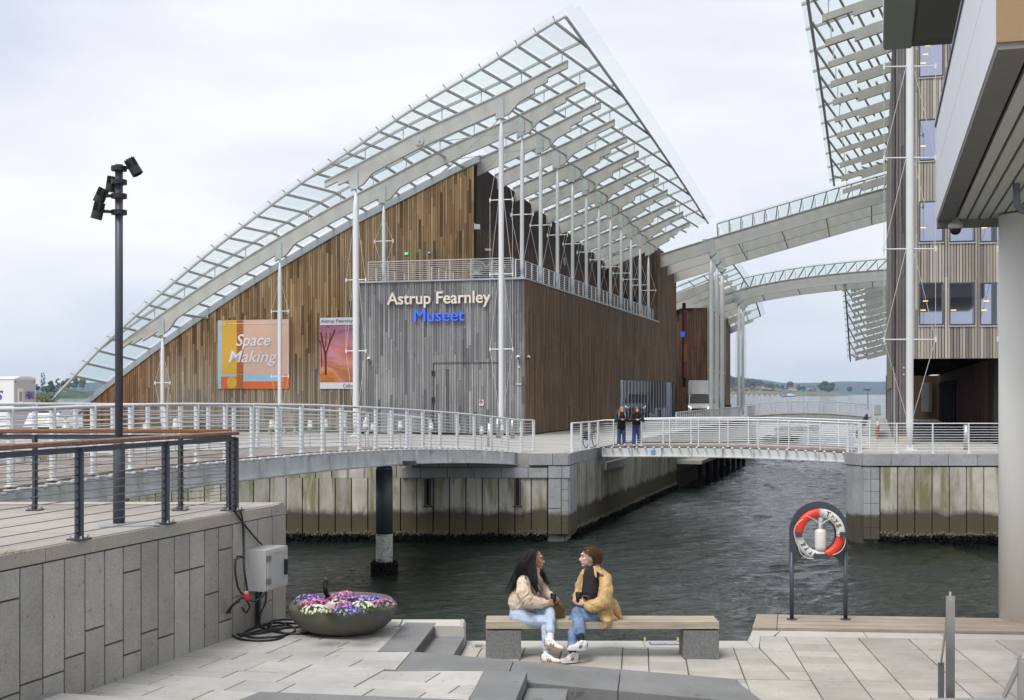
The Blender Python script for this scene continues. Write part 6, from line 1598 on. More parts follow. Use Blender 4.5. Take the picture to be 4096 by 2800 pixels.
MB().prism([WB(0.63, 0.295, -2.27), WB(0.67, 0.295, -2.27), WB(0.67, 0.33, -2.27), WB(0.63, 0.33, -2.27)], (0, 0, 0.19)).build('handle', m_black, cab)
for v0, v1, z0, z1 in ((0.74, 0.95, -1.99, -1.96), (0.59, 0.71, -2.02, -1.955)): MB().prism([WB(v0, 0.295, z0), WB(v1, 0.295, z0), WB(v1, 0.298, z0), WB(v0, 0.298, z0)], (0, 0, z1 - z0)).build('label_plate', m_coping, cab)
me_ = text_mesh('16A 400V', m_black, 'lettering', ext=0.0005, width=0.09); place(me_, 'lettering', WB(0.70, 0.2985, -1.99), -(-A), Z, cab) if False else None
cb = thing('power_cable', 'black power cables looping from the railing down past the cabinet and coiled on the paving', 'cable', tuple(WL(1.2, zP)))
def cpath(pts, step=0.06): return smooth_path(pts, step)
def GP(px_, py_): return G(px_, py_, 2.915)
def WP(px_, py_, o=0.08):                     # a point on the wall face seen at a pixel
    r = (px_ - CX) / F; base = wallA + nrm * (0.05 + o); v = (base.x - r * base.y) / (A.x - r * A.y); p = WL(v) + nrm * (0.05 + o); p.z = (HY - py_) / F * p.y; return p
runs = [[rc0 + Vector((0.02, -0.05, 0.02)), WP(962, 2045, 0.02), WP(972, 2100, 0.03), WP(974, 2180, 0.05), WP(975, 2260, 0.32), WP(985, 2330, 0.36), WP(990, 2372, 0.36)],
        [rc0 + Vector((0.0, -0.03, 0.03)), WP(935, 2040, 0.03), WP(975, 2095, 0.03), WP(1020, 2150, 0.05), WP(1048, 2178, 0.06)],
        [WP(975, 2232, 0.33), WP(950, 2225, 0.32), WP(940, 2270, 0.32), WP(952, 2350, 0.3), WP(975, 2380, 0.3), WP(1010, 2405, 0.3), WP(1045, 2390, 0.3), WP(1062, 2368, 0.3)],
        [WP(1046, 2368, 0.15), WP(1035, 2400, 0.12), WP(1032, 2470, 0.06), GP(1045, 2505), GP(1085, 2522), GP(1130, 2532), GP(1210, 2535), GP(1240, 2528)],
        [WP(1065, 2366, 0.2), WP(1062, 2410, 0.2), WP(1036, 2470, 0.15), GP(1040, 2508), GP(1080, 2515), GP(1200, 2508), GP(1240, 2512)],
        [WP(990, 2400, 0.3), WP(965, 2392, 0.28), WP(915, 2440, 0.12), GP(908, 2490), GP(935, 2545), GP(1010, 2562), GP(1100, 2558), GP(1138, 2540), GP(1110, 2525), GP(1040, 2522), GP(960, 2545), GP(1000, 2520), GP(1080, 2485), GP(1160, 2478), GP(1230, 2480)],
        [WP(985, 2398, 0.3), WP(1000, 2430, 0.3), WP(985, 2452, 0.28), WP(968, 2430, 0.28)],
        [GP(915, 2515), GP(960, 2538), GP(1060, 2530), GP(1140, 2508), GP(1120, 2490), GP(1040, 2500), GP(980, 2530), GP(1010, 2550), GP(1120, 2545), GP(1180, 2522), GP(1150, 2500), GP(1070, 2508)],
        [WP(958, 2405, 0.25), WP(925, 2430, 0.15), GP(918, 2500), GP(950, 2520), GP(1050, 2500), GP(1090, 2492), GP(1180, 2494), GP(1235, 2502)],
        [GP(1080, 2520), GP(1095, 2478), GP(1140, 2448), GP(1165, 2440)]]
for r_ in runs: MB().tube(cpath(r_), 0.0125, 7).build('cable_run', m_black, cb, smooth=True)
MB().tube([WP(1032, 2370, 0.02), WP(1032, 2500, 0.02)], 0.035, 8).build('conduit', m_anth, cb)
plug = thing('power_plug', 'red industrial power plug hanging under the cable loop beside the cabinet', 'plug', tuple(WP(985, 2378, 0.36)))
pa, pb_ = WP(985, 2366, 0.36), WP(987, 2398, 0.36)
MB().tube([pa, pa.lerp(pb_, 0.25)], 0.024, 12).build('collar', m_cab, plug); MB().tube([pa.lerp(pb_, 0.25), pa.lerp(pb_, 0.6), pb_], [0.034, 0.04, 0.03], 12).build('plug_body', simple('red_plastic', (0.62, 0.02, 0.015), 0.4), plug)
# --- planter with flowers
pc0 = Vector((-2.08, 15.86, 0))
pln = thing('planter', 'large round dark concrete bowl planter near the water edge', 'planter', (pc0.x, pc0.y, zP))
def bowlmat():
    k = NT('bowl_concrete'); c = k.ramp(k.noise(3, 6, 0.6), (0.3, (0.115, 0.108, 0.092)), (0.7, (0.17, 0.162, 0.142)))
    al = k.ramp(k.noise(1.6, 4, 0.6), (0.5, 0.0), (0.7, 0.5)); c = k.mix(al, c, (0.09, 0.09, 0.035)); k.bump(k.noise(70, 3), 0.3, 0.005); return k.set(c, 0.8)
MB().lathe([(0.0, -2.93), (0.30, -2.93), (0.41, -2.912), (0.52, -2.862), (0.60, -2.785), (0.645, -2.70), (0.665, -2.615), (0.664, -2.60), (0.600, -2.535), (0.588, -2.532), (0.576, -2.545), (0.565, -2.61), (0.0, -2.60)], pc0, 56).build('bowl', bowlmat(), pln, smooth=True)
MB().lathe([(0.56, -2.58), (0.3, -2.54), (0.0, -2.53)], pc0, 24).build('soil', m_joint, pln, smooth=True)
def fp(zx, zy, z=-2.49): p = G(1000 + zx / 3.178, 2200 + zy / 3.178, -z); return p
m_leaf = simple('pansy_leaf', (0.06, 0.14, 0.03), 0.6, 0, 0.4, 30)
fcol = {'purple': [(0.10, 0.03, 0.42), (0.16, 0.06, 0.55), (0.5, 0.42, 0.7)], 'magenta': [(0.42, 0.04, 0.28), (0.55, 0.12, 0.42), (0.62, 0.38, 0.52)], 'white': [(0.72, 0.74, 0.60), (0.78, 0.78, 0.70), (0.66, 0.66, 0.5)]}
fm = {k: [simple(f'{k}_petal', v[0], 0.6, 0, 0.25, 60), simple(f'{k}_petal_light', v[1], 0.6, 0, 0.25, 60), simple(f'{k}_petal_centre', v[2], 0.6, 0, 0.2, 60)] for k, v in fcol.items()}
cl_ = [('purple', 745, 600, .17, 'at the far left of the bowl'), ('magenta', 830, 650, .18, 'left of the black pipe'), ('magenta', 1070, 600, .16, 'just right of the black pipe'), ('magenta', 1225, 560, .17, 'highest at the back of the bowl'), ('purple', 1400, 620, .19, 'at the back right of the bowl'), ('purple', 1590, 620, .12, 'behind the rightmost flowers'), ('magenta', 1690, 660, .15, 'at the right end of the bowl'), ('white', 830, 735, .17, 'at the front left between two stones'), ('white', 1110, 670, .13, 'in the middle of the bowl'), ('magenta', 1195, 690, .13, 'in the middle behind the front purple ones'), ('purple', 1260, 745, .17, 'at the front centre of the bowl'), ('white', 1420, 690, .15, 'at the front right beside the grey stone')]
for col, zx, zy, r, where in cl_:
    c = fp(zx, zy + 18); t_ = thing('pansy_clump', f'clump of {col} pansies {where}', 'flowers', tuple(c), 'pansies in the bowl planter')
    lf = MB(); pet = [MB(), MB(), MB()]
    for i in range(300):
        d = Vector((R.gauss(0, 1), R.gauss(0, 1), abs(R.gauss(0, 1)))).normalized(); p = c + Vector((d.x * r * 1.05, d.y * r * 0.85, d.z * 0.08 - 0.05)); u = Vector((R.uniform(-1, 1), R.uniform(-1, 1), R.uniform(-.3, 1))).normalized() * 0.016; w_ = d.cross(u).normalized() * 0.011
        lf.add([p - w_, p + u, p + w_, p - u * 0.5], [(0, 1, 2, 3)])
    for i in range(int(60 * (r / .16) ** 2)):
        d = Vector((R.gauss(0, 1), R.gauss(0, 1), abs(R.gauss(0, 1)) + 0.15)).normalized(); p = c + Vector((d.x * r, d.y * r * 0.8, d.z * 0.085 - 0.035)); nn = (d + Vector((R.uniform(-.5, .5), -0.5, R.uniform(0, .5)))).normalized()
        x = nn.cross(Z).normalized(); y = x.cross(nn); k = R.choice([0, 0, 1, 1, 2]); s_ = R.uniform(0.011, 0.017)
        for j in range(5):
            a0 = 2 * math.pi * j / 5 + R.uniform(-.2, .2); e = x * math.cos(a0) + y * math.sin(a0); f = x * -math.sin(a0) + y * math.cos(a0)
            pet[k if j else 2].add([p, p + e * s_ * 0.8 + f * s_ * 0.55 + nn * 0.004, p + e * s_ * 1.3, p + e * s_ * 0.8 - f * s_ * 0.55 + nn * 0.004], [(0, 1, 2, 3)])
    lf.build('leaves', m_leaf, t_, kind='stuff')
    for k in range(3): pet[k].build('petals', fm[col][k], t_, kind='stuff')
for lab, zx, zy, sz, mat in (('brown rounded stone at the left rim of the bowl', 680, 700, (0.085, 0.06, 0.06), simple('brown_stone', (0.22, 0.16, 0.12), 0.8, 0, 0.3, 20)), ('pale speckled stone at the front of the bowl', 1020, 740, (0.105, 0.07, 0.055), simple('pale_stone', (0.36, 0.35, 0.30), 0.8, 0, 0.3, 60)), ('grey and rust stone at the front right of the bowl', 1535, 712, (0.10, 0.06, 0.06), simple('rust_stone', (0.26, 0.22, 0.2), 0.8, 0, 0.4, 9))):
    c = fp(zx, zy, -2.53); MB().blob((0, 0, 0), sz, 14, 9, 0.035).build('stone', mat, None, label=lab, cat='stone', group='stones in the bowl planter', smooth=True).location = c
hp = [fp(1020, 690, -2.6), fp(1000, 610, -2.5), P(1000 + 960 / 3.178, 2200 + 520 / 3.178, fp(1000, 640).y), P(1000 + 962 / 3.178, 2200 + 420 / 3.178, fp(1000, 640).y), P(1000 + 985 / 3.178, 2200 + 366 / 3.178, fp(1000, 640).y)]
hs = MB().tube(smooth_path(hp, 0.02), 0.03, 14).build('hose', m_black, None, label='thick black corrugated pipe sticking up out of the flowers', cat='pipe', smooth=True)
# --- bench
bn = thing('bench', 'timber plank bench on two grey granite blocks at the water edge', 'bench', (1.08, 15.65, zB))
bx0, bx1, bf, bk = -0.315, 2.485, 15.44, 15.88
for lab, a, b in (('left granite block', bx0, bx0 + 0.425), ('right granite block with dark water stains', bx1 - 0.425, bx1)):
    MB().box(((a + b) / 2, (bf + bk) / 2, (zB - 2.845) / 2), (b - a, bk - bf - 0.02, -2.845 - zB)).build('block', m_block, bn, label=lab)
    MB().box(((a + b) / 2 + (0.05 if a < 1 else -0.05), (bf + bk) / 2, -2.834), ((b - a) * 0.8, 0.34, 0.022)).build('spacer', m_black, bn)
for k in range(4):
    y = bf + 0.056 + k * 0.110; MB().box(((bx0 + bx1) / 2, y, -2.782 + (0.0 if k else 0.0)), (bx1 - bx0 - 0.002 * k, 0.097, 0.084)).build('slat', m_bench, bn)
# --- lifebuoy stand
ls = thing('lifebuoy_stand', 'dark grey arched stand for the lifebuoy on the timber quay edge', 'stand', (4.28, 17.97, zB))
lx0, lx1, ly, lt = 3.905, 4.655, 17.97, -1.506
def arc(r, cx, cz, a0, a1, n): return [(cx + r * math.cos(lerp(a0, a1, i / n)), cz + r * math.sin(lerp(a0, a1, i / n))) for i in range(n + 1)]
cxs = (lx0 + lx1) / 2; rr_ = (lx1 - lx0) / 2 + 0.03
czs = lt - rr_
for x in (lx0, lx1): MB().tube([(x, ly, zB + 0.04), (x, ly, czs - 0.3)], 0.029, 14).build('leg', m_anth, ls, smooth=True); MB().tube([(x, ly, zB + 0.035), (x, ly, zB + 0.05)], 0.073, 18).build('foot_plate', m_anth, ls)
outer = [(lx0 - 0.03, czs - 0.50)] + [(lx0 - 0.03, czs)] + arc(rr_, cxs, czs, math.pi, 0, 28)[1:-1] + [(lx1 + 0.03, czs), (lx1 + 0.03, czs - 0.50)]
inner_arch = [(lx1 - 0.03, czs - 0.50)] + arc(0.335, cxs, czs - 0.60, math.radians(28), math.radians(152), 14) + [(lx0 + 0.03, czs - 0.50)]
MB().prism([(x, ly, z) for x, z in outer + inner_arch], (0, 0.03, 0)).build('backboard', m_anth, ls)
# ring opening shows water: cut by building the board as a frame around the ring
bpy.data.objects.remove(ls.children[-1]) if False else None
ro = [c for c in C.objects if c.name.startswith('backboard')][-1]; bpy.data.objects.remove(ro)
ringc = (cxs + 0.002, czs - 0.045); Rh = 0.225
m = MB(); N_ = 56
hole = arc(Rh, ringc[0], ringc[1], math.pi * 1.5, math.pi * 1.5 - 2 * math.pi, N_)
per = []
def rayhit(ang):
    dx, dz = math.cos(ang), math.sin(ang); best = None
    poly = outer + inner_arch
    for i in range(len(poly)):
        (x0, z0), (x1, z1) = poly[i], poly[(i + 1) % len(poly)]; ex, ez = x1 - x0, z1 - z0; den = dx * ez - dz * ex
        if abs(den) < 1e-9: continue
        t = ((x0 - ringc[0]) * ez - (z0 - ringc[1]) * ex) / den; u = ((x0 - ringc[0]) * dz - (z0 - ringc[1]) * dx) / den
        if t > 0 and -1e-6 <= u <= 1 + 1e-6 and (best is None or t < best): best = t
    return (ringc[0] + dx * best, ringc[1] + dz * best)
angs = [math.pi * 1.5 - 2 * math.pi * i / N_ for i in range(N_ + 1)]
outp = [rayhit(a) for a in angs]
for y in (ly, ly + 0.03):
    for p in hole + outp: m.v.append((p[0], y, p[1]))
K = N_ + 1
for i in range(N_):
    m.f += [(i, i + 1, K + i + 1, K + i), (2 * K + i, 3 * K + i, 3 * K + i + 1, 2 * K + i + 1), (i, 2 * K + i, 2 * K + i + 1, i + 1), (K + i, K + i + 1, 3 * K + i + 1, 3 * K + i)]
m.build('backboard', m_anth, ls)
for sg, xx in ((1, lx0), (-1, lx1)):              # lower shoulders of the board
    MB().prism([(xx - 0.026 * sg, ly + 0.004, czs - 0.28), (xx + 0.13 * sg, ly + 0.004, czs - 0.33), (xx + 0.06 * sg, ly + 0.004, czs - 0.42), (xx + 0.03 * sg, ly + 0.004, czs - 0.50), (xx - 0.026 * sg, ly + 0.004, czs - 0.50)], (0, 0.022, 0)).build('shoulder', m_anth, ls)
def torus(name, c, R0, r, a0, a1, mat, parent, yflat=0.8, n=20, k=14):
    m = MB(); 
    for i in range(n + 1):
        a = lerp(a0, a1, i / n); ce = Vector((c[0] + R0 * math.cos(a), c[1], c[2] + R0 * math.sin(a))); e = Vector((math.cos(a), 0, math.sin(a)))
        for j in range(k):
            b = 2 * math.pi * j / k; m.v.append(tuple(ce + e * (r * math.cos(b)) + Vector((0, r * yflat * math.sin(b), 0))))
    for i in range(n):
        for j in range(k):
            j2 = (j + 1) % k; m.f.append((i * k + j, (i + 1) * k + j, (i + 1) * k + j2, i * k + j2))
    m.f.append(tuple(range(k - 1, -1, -1))); m.f.append(tuple(n * k + j for j in range(k)))
    return m.build(name, mat, parent, smooth=True)
lb = thing('lifebuoy', 'red and white lifebuoy hanging on the dark arched stand', 'lifebuoy', (ringc[0], ly - 0.06, ringc[1]))
m_red = simple('lifebuoy_red', (0.72, 0.045, 0.018), 0.45, 0, 0.04); m_lw = simple('lifebuoy_white', (0.74, 0.73, 0.68), 0.45, 0, 0.04); m_tape = simple('reflective_tape', (0.5, 0.52, 0.55), 0.35, 0.2)
Rc, rt_ = 0.294, 0.062; cc_ = (ringc[0], ly - 0.06, ringc[1]); rd = math.radians
for mat, a0, a1 in ((m_red, 93, 178), (m_lw, 2, 83), (m_red, 282, 354), (m_lw, 188, 280)): torus('ring_segment', cc_, Rc, rt_, rd(a0), rd(a1), mat, lb)
for a0, a1 in ((83, 93), (178, 188), (-6, 2), (280, 282)): torus('tape', cc_, Rc, rt_ + 0.0015, rd(a0), rd(a1), m_tape, lb, n=3)
def ringtext(word, a_mid, span, flip=False):
    n = len(word)
    for i, ch in enumerate(word):
        a = rd(a_mid + (span / 2 - span * i / (n - 1)) * (1 if not flip else 1))
        me = text_mesh(ch, f_ink, 'letter', ext=0.001, height=0.072 if ch == 'T' else (0.05 if ch == 'r' else 0.068), offset=0.012)
        xs_ = [v.co.x for v in me.vertices]; w = max(xs_)
        tang = Vector((math.sin(a), 0, -math.cos(a))); rad = Vector((math.cos(a), 0, math.sin(a)))
        o = Vector((cc_[0], cc_[1] - rt_ * 0.8 - 0.002, cc_[2])) + rad * (Rc - 0.03 - (0.02 if ch in 'yg' else 0)) - tang * w / 2
        place(me, 'letter', o, tang, rad, lb)
ringtext('Tryg', 48, 44); ringtext('Tryg', 232, 44)
rope = MB()
def onr(a, out): return Vector((cc_[0] + (Rc + out) * math.cos(rd(a)), cc_[1] - 0.055, cc_[2] + (Rc + out) * math.sin(rd(a))))
for a0, a1, sag in ((128, 50, -0.18), (140, 200, 0.05), (200, 260, 0.06), (300, 360, 0.04)):
    rope.tube([onr(lerp(a0, a1, i / 12), 0.03 + sag * math.sin(math.pi * i / 12)) for i in range(13)], 0.005, 6)
rope.build('grab_line', m_lw, lb)
for a in (180, 0, 270): 
    p = onr(a, 0.01); MB().box(p + Vector((0, 0.02, 0)), (0.085, 0.09, 0.07) if a != 270 else (0.2, 0.09, 0.075)).build('holder', m_anth, ls)
bt = thing('throw_line_bottle', 'white plastic bottle with a throw line inside the lifebuoy', 'bottle', (ringc[0] + 0.01, ly - 0.05, ringc[1] - 0.2))
MB().lathe([(0.035, -0.235), (0.07, -0.22), (0.078, -0.17), (0.078, 0.03), (0.07, 0.055), (0.028, 0.075), (0.026, 0.13), (0.03, 0.14), (0.03, 0.18), (0.042, 0.215), (0.04, 0.23), (0, 0.235)], (ringc[0] + 0.012, ly - 0.045, ringc[1]), 18).build('bottle_body', m_lw, bt, smooth=True)
for k in range(5): MB().lathe([(0.031, 0.085 + 0.012 * k), (0.034, 0.09 + 0.012 * k), (0.031, 0.095 + 0.012 * k)], (ringc[0] + 0.012, ly - 0.045, ringc[1]), 14).build('line_coil', m_tape, bt)
# --- rescue ladder sign on the kerb
ld_ = thing('ladder_sign', 'small purple sign with white lettering on the kerb under the bench', 'sign', tuple(G(2660, 2575, 3.19)))
q0 = G(2602, 2579, 3.185); MB().prism([q0, q0 + Vector((0.42, 0, 0)), q0 + Vector((0.41, 0.15, 0)), q0 + Vector((-0.01, 0.15, 0))], (0, 0, 0.006)).build('plate', flat('purple_plate', (0.18, 0.15, 0.3)), ld_)
for tx, dy in (('REDNINGSSTIGE', 0.085), ('BADING FORBUDT', 0.015)):
    place(text_mesh(tx, f_white, 'lettering', ext=0.0005, width=0.37, height=0.05), 'lettering', q0 + Vector((0.02, dy, 0.007)), (1, 0, 0), (0, 1, 0), ld_)
yl = thing('rescue_ladder', 'yellow end of a rescue ladder clamped over the kerb behind the bench', 'ladder', tuple(G(2582, 2562, 3.19)))
m_yel = simple('yellow_paint', (0.42, 0.44, 0.05), 0.5)
for px_ in (2580, 2712): p = Vector(((px_ - CX) / F * 16.57, 16.62, zB)); MB().tube([p + Vector((0, 0.03, -0.6)), p + Vector((0, 0.03, 0.03)), p + Vector((0.0, -0.05, 0.045)), p + Vector((0, -0.08, 0.01))], 0.010, 8).build('side_tube', m_yel, yl)
# grass tufts in the joints
for lab, px_, py_, h, sp_w in (('small green tuft of grass growing by the left bench block', 1918, 2588, 3.19, 0.10), ('small weeds at the foot of the granite wall under the cabinet', 1068, 2490, 2.93, 0.14), ('dry grass growing on the left terrace edge', 60, 2215, 1.43, 0.25)):
    m = MB(); c = G(px_, py_, h)
    for i in range(70):
        a = R.uniform(0, 6.28); d = Vector((math.cos(a), math.sin(a), 0)); p = c + Vector((R.gauss(0, sp_w * 0.5), R.gauss(0, 0.02), 0)); hh = R.uniform(0.02, 0.065); m.add([p - d * 0.003, p + d * 0.003, p + Vector((R.uniform(-.03, .03), R.uniform(-.02, .02), hh))], [(0, 1, 2)])
    m.build('grass_tuft', m_grass if h != 1.43 else simple('dry_grass', (0.3, 0.27, 0.15), 0.9), None, label=lab, cat='grass')
# fallen leaves, spots of dirt on the paving
m_crumb = simple('fallen_leaf', (0.22, 0.15, 0.04), 0.8)
lf = MB()
for i in range(26):
    p = G(R.uniform(1010, 1200), R.uniform(2480, 2560), 2.927); a = R.uniform(0, 3); lf.add([p, p + Vector((0.012 * math.cos(a), 0.012 * math.sin(a), 0.003)), p + Vector((0.0, 0.014, 0.002))], [(0, 1, 2)])
lf.build('fallen_leaves', m_crumb, kind='stuff')
# --- bollards
bol = thing('bollard', '', 'bollard', (0, 0, 0), 'steel bollards on the plaza')
MB().tube([(0, 0, 0), (0, 0, 1.0)], 0.1, 20).build('bollard_post', m_steel, bol, smooth=True); MB().tube([(0, 0, 1.0), (0, 0, 1.02)], 0.1, 20).build('cap', m_steel, bol)
bl = [(1958, 1787, 'steel bollard with a yellow band on the plaza in front of the grey plank wall'), (1991, 1751, 'steel bollard just left of the foot of the tallest mast'), (2050, 1754, 'steel bollard between the tallest mast and the wall corner'), (1383, 1741, 'steel bollard just left of the mast at the left end of the grey wall'), (1464, 1741, 'steel bollard just right of the mast at the left end of the grey wall'), (795, 1722, 'leftmost steel bollard, in front of the warm gable boards'), (3864, 1801, 'short steel bollard on the right quay behind the railing')]
for i, (px_, py_, lab) in enumerate(bl):
    p = G(px_, py_, 2.25)
    if i == 0: bol.location = p; bol['label'] = lab
    else: copy_tree(bol, None, lab, Matrix.Translation(p))
yb = MB().tube([(0, 0, 0.42), (0, 0, 0.47)], 0.108, 20).build('yellow_band', m_yel, None); yb.parent = bol
ob = thing('info_board', 'white slanted information board beside the left trailer', 'sign', tuple(P(165, 1715, 62)))
c = P(166, 1680, 60); MB().obox(c, Vector((0.68, 0.1, 0)), Vector((0.1, 0.12, 0.32)), Vector((0, -0.012, 0.006))).build('panel', f_white, ob)
MB().obox(c + Vector((-0.1, -0.02, 0.05)), Vector((0.3, 0.044, 0)), Vector((0.05, 0.06, 0.16)), Vector((0, -0.013, 0.006))).build('map_print', simple('map_print', (0.66, 0.72, 0.5), 0.6, 0, 0.2, 4), ob)
for dx in (-0.5, 0.45): MB().tube([c + Vector((dx, 0.1, -0.2)), Vector((c.x + dx, c.y + 0.1, zQ))], 0.03, 6).build('leg', m_coping, ob)
sb = thing('concrete_bench', 'pale concrete seat with an oval hole on the lawn by the gable', 'seat', tuple(G(378, 1716, 2.25)))
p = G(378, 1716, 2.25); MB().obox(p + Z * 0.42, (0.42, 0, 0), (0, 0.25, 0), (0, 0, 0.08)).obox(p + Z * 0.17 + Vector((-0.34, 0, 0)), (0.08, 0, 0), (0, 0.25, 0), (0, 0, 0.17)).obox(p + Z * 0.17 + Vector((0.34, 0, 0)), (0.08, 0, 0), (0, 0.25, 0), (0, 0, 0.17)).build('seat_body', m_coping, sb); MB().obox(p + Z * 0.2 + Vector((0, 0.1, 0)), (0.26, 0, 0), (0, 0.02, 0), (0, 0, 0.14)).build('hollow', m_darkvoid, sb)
for px_, lab in ((1100, 'low grey concrete bench on the lawn behind the curved bridge, left one'), (1160, 'low grey concrete bench on the lawn behind the curved bridge, right one')):
    p = G(px_, 1738, 2.25); t_ = thing('plaza_bench', lab, 'bench', tuple(p), 'low benches on the plaza')
    MB().box(p + Z * 0.42, (0.75, 0.4, 0.08)).build('seat', m_bench, t_)
    for dx in (-0.28, 0.28): MB().box(p + Z * 0.19 + Vector((dx, 0, 0)), (0.12, 0.36, 0.38)).build('leg', m_quaystone, t_)
# --- site trailer
tr = thing('site_trailer', 'white site cabin with purple lettering at the left edge of the picture', 'trailer', tuple(P(55, 1744, 68)))
o_ = Vector((P(55, 0, 68).x, 68, 0)); e_ = Vector((0.50, 0.87, 0)); l_ = Vector((-0.87, 0.50, 0)); W_ = 1.41; m_cabin = simple('cabin_white', (0.72, 0.72, 0.72), 0.4, 0, 0.03, 1); m_cabg = simple('cabin_end', (0.50, 0.48, 0.49), 0.45, 0, 0.03, 1)
MB().prism([o_ + Z * (zQ + 0.3), o_ + e_ * W_ + Z * (zQ + 0.3), o_ + e_ * W_ + l_ * 7 + Z * (zQ + 0.3), o_ + l_ * 7 + Z * (zQ + 0.3)], (0, 0, 2.72)).build('cabin_body', m_cabin, tr)
MB().prism([o_ - l_ * 0.012 + e_ * 0.04 + Z * (zQ + 0.35), o_ - l_ * 0.012 + e_ * (W_ - 0.04) + Z * (zQ + 0.35), o_ + e_ * (W_ - 0.04) + Z * (zQ + 0.35), o_ + e_ * 0.04 + Z * (zQ + 0.35)], (0, 0, 2.6)).build('end_panel', m_cabg, tr)
zt2 = zQ + 3.02
MB().prism([o_ - e_ * 0.05 - l_ * 0.05 + Z * zt2, o_ + e_ * 0.4 - l_ * 0.05 + Z * (zt2 + 0.14), o_ + e_ * 1.0 - l_ * 0.05 + Z * (zt2 + 0.14), o_ + e_ * (W_ + 0.05) - l_ * 0.05 + Z * zt2], l_ * 7.1).build('roof', m_cabin, tr)
for w in (0.1, W_ - 0.1): MB().tube([o_ + e_ * w - l_ * 0.01 + Z * (zt2 - 0.15), o_ + e_ * w - l_ * 0.04 + Z * (zt2 - 0.15)], 0.04, 8).build('marker_lamp', f_red, tr)
wn_ = MB().obox(o_ + e_ * 0.40 - l_ * 0.03 + Z * (zQ + 2.1), e_ * 0.15, l_ * 0.02, Z * 0.42).build('window', m_cabin, tr); MB().obox(o_ + e_ * 0.40 - l_ * 0.055 + Z * (zQ + 2.1), e_ * 0.08, l_ * 0.006, Z * 0.25).build('pane', simple('curtain', (0.4, 0.25, 0.2), 0.6), wn_)
m_pur = flat('purple_print', (0.12, 0.05, 0.28))
place(text_mesh('HiBAS', m_pur, 'lettering', ext=0.004, width=0.56, height=0.42, offset=0.015), 'lettering', o_ + e_ * 0.74 - l_ * 0.03 + Z * (zQ + 1.95), e_, Z, tr)
place(text_mesh('HiBAS', m_pur, 'lettering', ext=0.004, width=2.8, height=0.5, offset=0.015, shear=0.25), 'lettering', o_ + l_ * 3.6 - e_ * 0.02 + Z * (zQ + 1.9), -l_, Z, tr)
for k in (1.5, 5.5): MB().tube([o_ + l_ * k + e_ * 0.1 + Z * (zQ + 0.3), o_ + l_ * k + e_ * 0.35 + Z * (zQ + 0.3)], 0.3, 16).build('wheel', m_black, tr)
# --- white truck by the big columns
tk = thing('truck', 'white box truck with its headlights on, parked beside the big columns', 'truck', tuple(P(2800, 1672, 116)))
k0 = Vector((P(2800, 0, 116).x, 116, zQ)); fx = Vector((0.98, -0.2, 0)); fy_ = Vector((0.2, 0.98, 0))
def T(x, y, z): return k0 + fx * x + fy_ * y + Z * z
m_screen = simple('truck_windscreen', (0.014, 0.016, 0.018), 0.35, spec=0.25)
m_truck = simple('truck_white', (0.62, 0.64, 0.66), 0.35, 0, 0.03, 1)
MB().prism([T(-1.08, 1.2, 0.9), T(1.08, 1.2, 0.9), T(1.08, 6.5, 0.9), T(-1.08, 6.5, 0.9)], (0, 0, 2.55)).build('cargo_box', m_truck, tk)
MB().strip([T(x, 0.25 + 0.2 * abs(x) ** 2, 3.35 - 0.05 * abs(x)) for x in (-1.08, -0.7, 0, 0.7, 1.08)], [T(x, -0.1 + 0.3 * abs(x) ** 2, 2.2) for x in (-1.08, -0.7, 0, 0.7, 1.08)], fy_ * 1.2).build('roof_fairing', m_truck, tk)
MB().prism([T(-1.0, 1.3, 0.45), T(-1.0, -0.9, 0.45), T(-1.0, -0.95, 0.95), T(-1.0, -0.75, 1.2), T(-1.0, -0.25, 1.38), T(-1.0, 0.1, 2.15), T(-1.0, 1.3, 2.25)], fx * 2.0).build('cab', m_truck, tk)
MB().prism([T(-0.92, -0.30, 1.42), T(0.92, -0.30, 1.42), T(0.86, 0.02, 2.12), T(-0.86, 0.02, 2.12)], -fy_ * 0.05).build('windscreen', m_screen, tk)
MB().prism([T(-0.6, -0.98, 0.62), T(0.6, -0.98, 0.62), T(0.72, -0.97, 0.9), T(-0.72, -0.97, 0.9)], -fy_ * 0.04).build('grille', m_black, tk)
MB().box(T(0, -0.98, 0.42), (1.9, 0.2, 0.28), -0.2).build('bumper', m_anth, tk)
for sg in (-1, 1):
    MB().prism([T(sg * 0.72, -0.95, 0.88), T(sg * 0.98, -0.85, 0.95), T(sg * 0.98, -0.8, 1.15), T(sg * 0.74, -0.93, 1.0)], -fy_ * 0.03).build('headlight', m_headlight, tk)
    MB().box(T(sg * 1.18, -0.05, 1.55), (0.2, 0.12, 0.4), -0.2).build('mirror', m_black, tk)
    MB().tube([T(sg * 0.75, -0.35, 0.35), T(sg * 1.0, -0.35, 0.35)], 0.36, 16).build('wheel', m_black, tk)
    MB().tube([T(sg * 0.75, 4.6, 0.35), T(sg * 1.0, 4.6, 0.35)], 0.36, 16).build('wheel', m_black, tk)
MB().box(T(0, -1.1, 0.4), (0.5, 0.02, 0.11), -0.2).build('number_plate', f_white, tk)
place(text_mesh('IVECO', m_steel, 'lettering', ext=0.01, width=0.6, height=0.09), 'lettering', T(-0.3, -0.93, 1.06), fx, Z, tk)
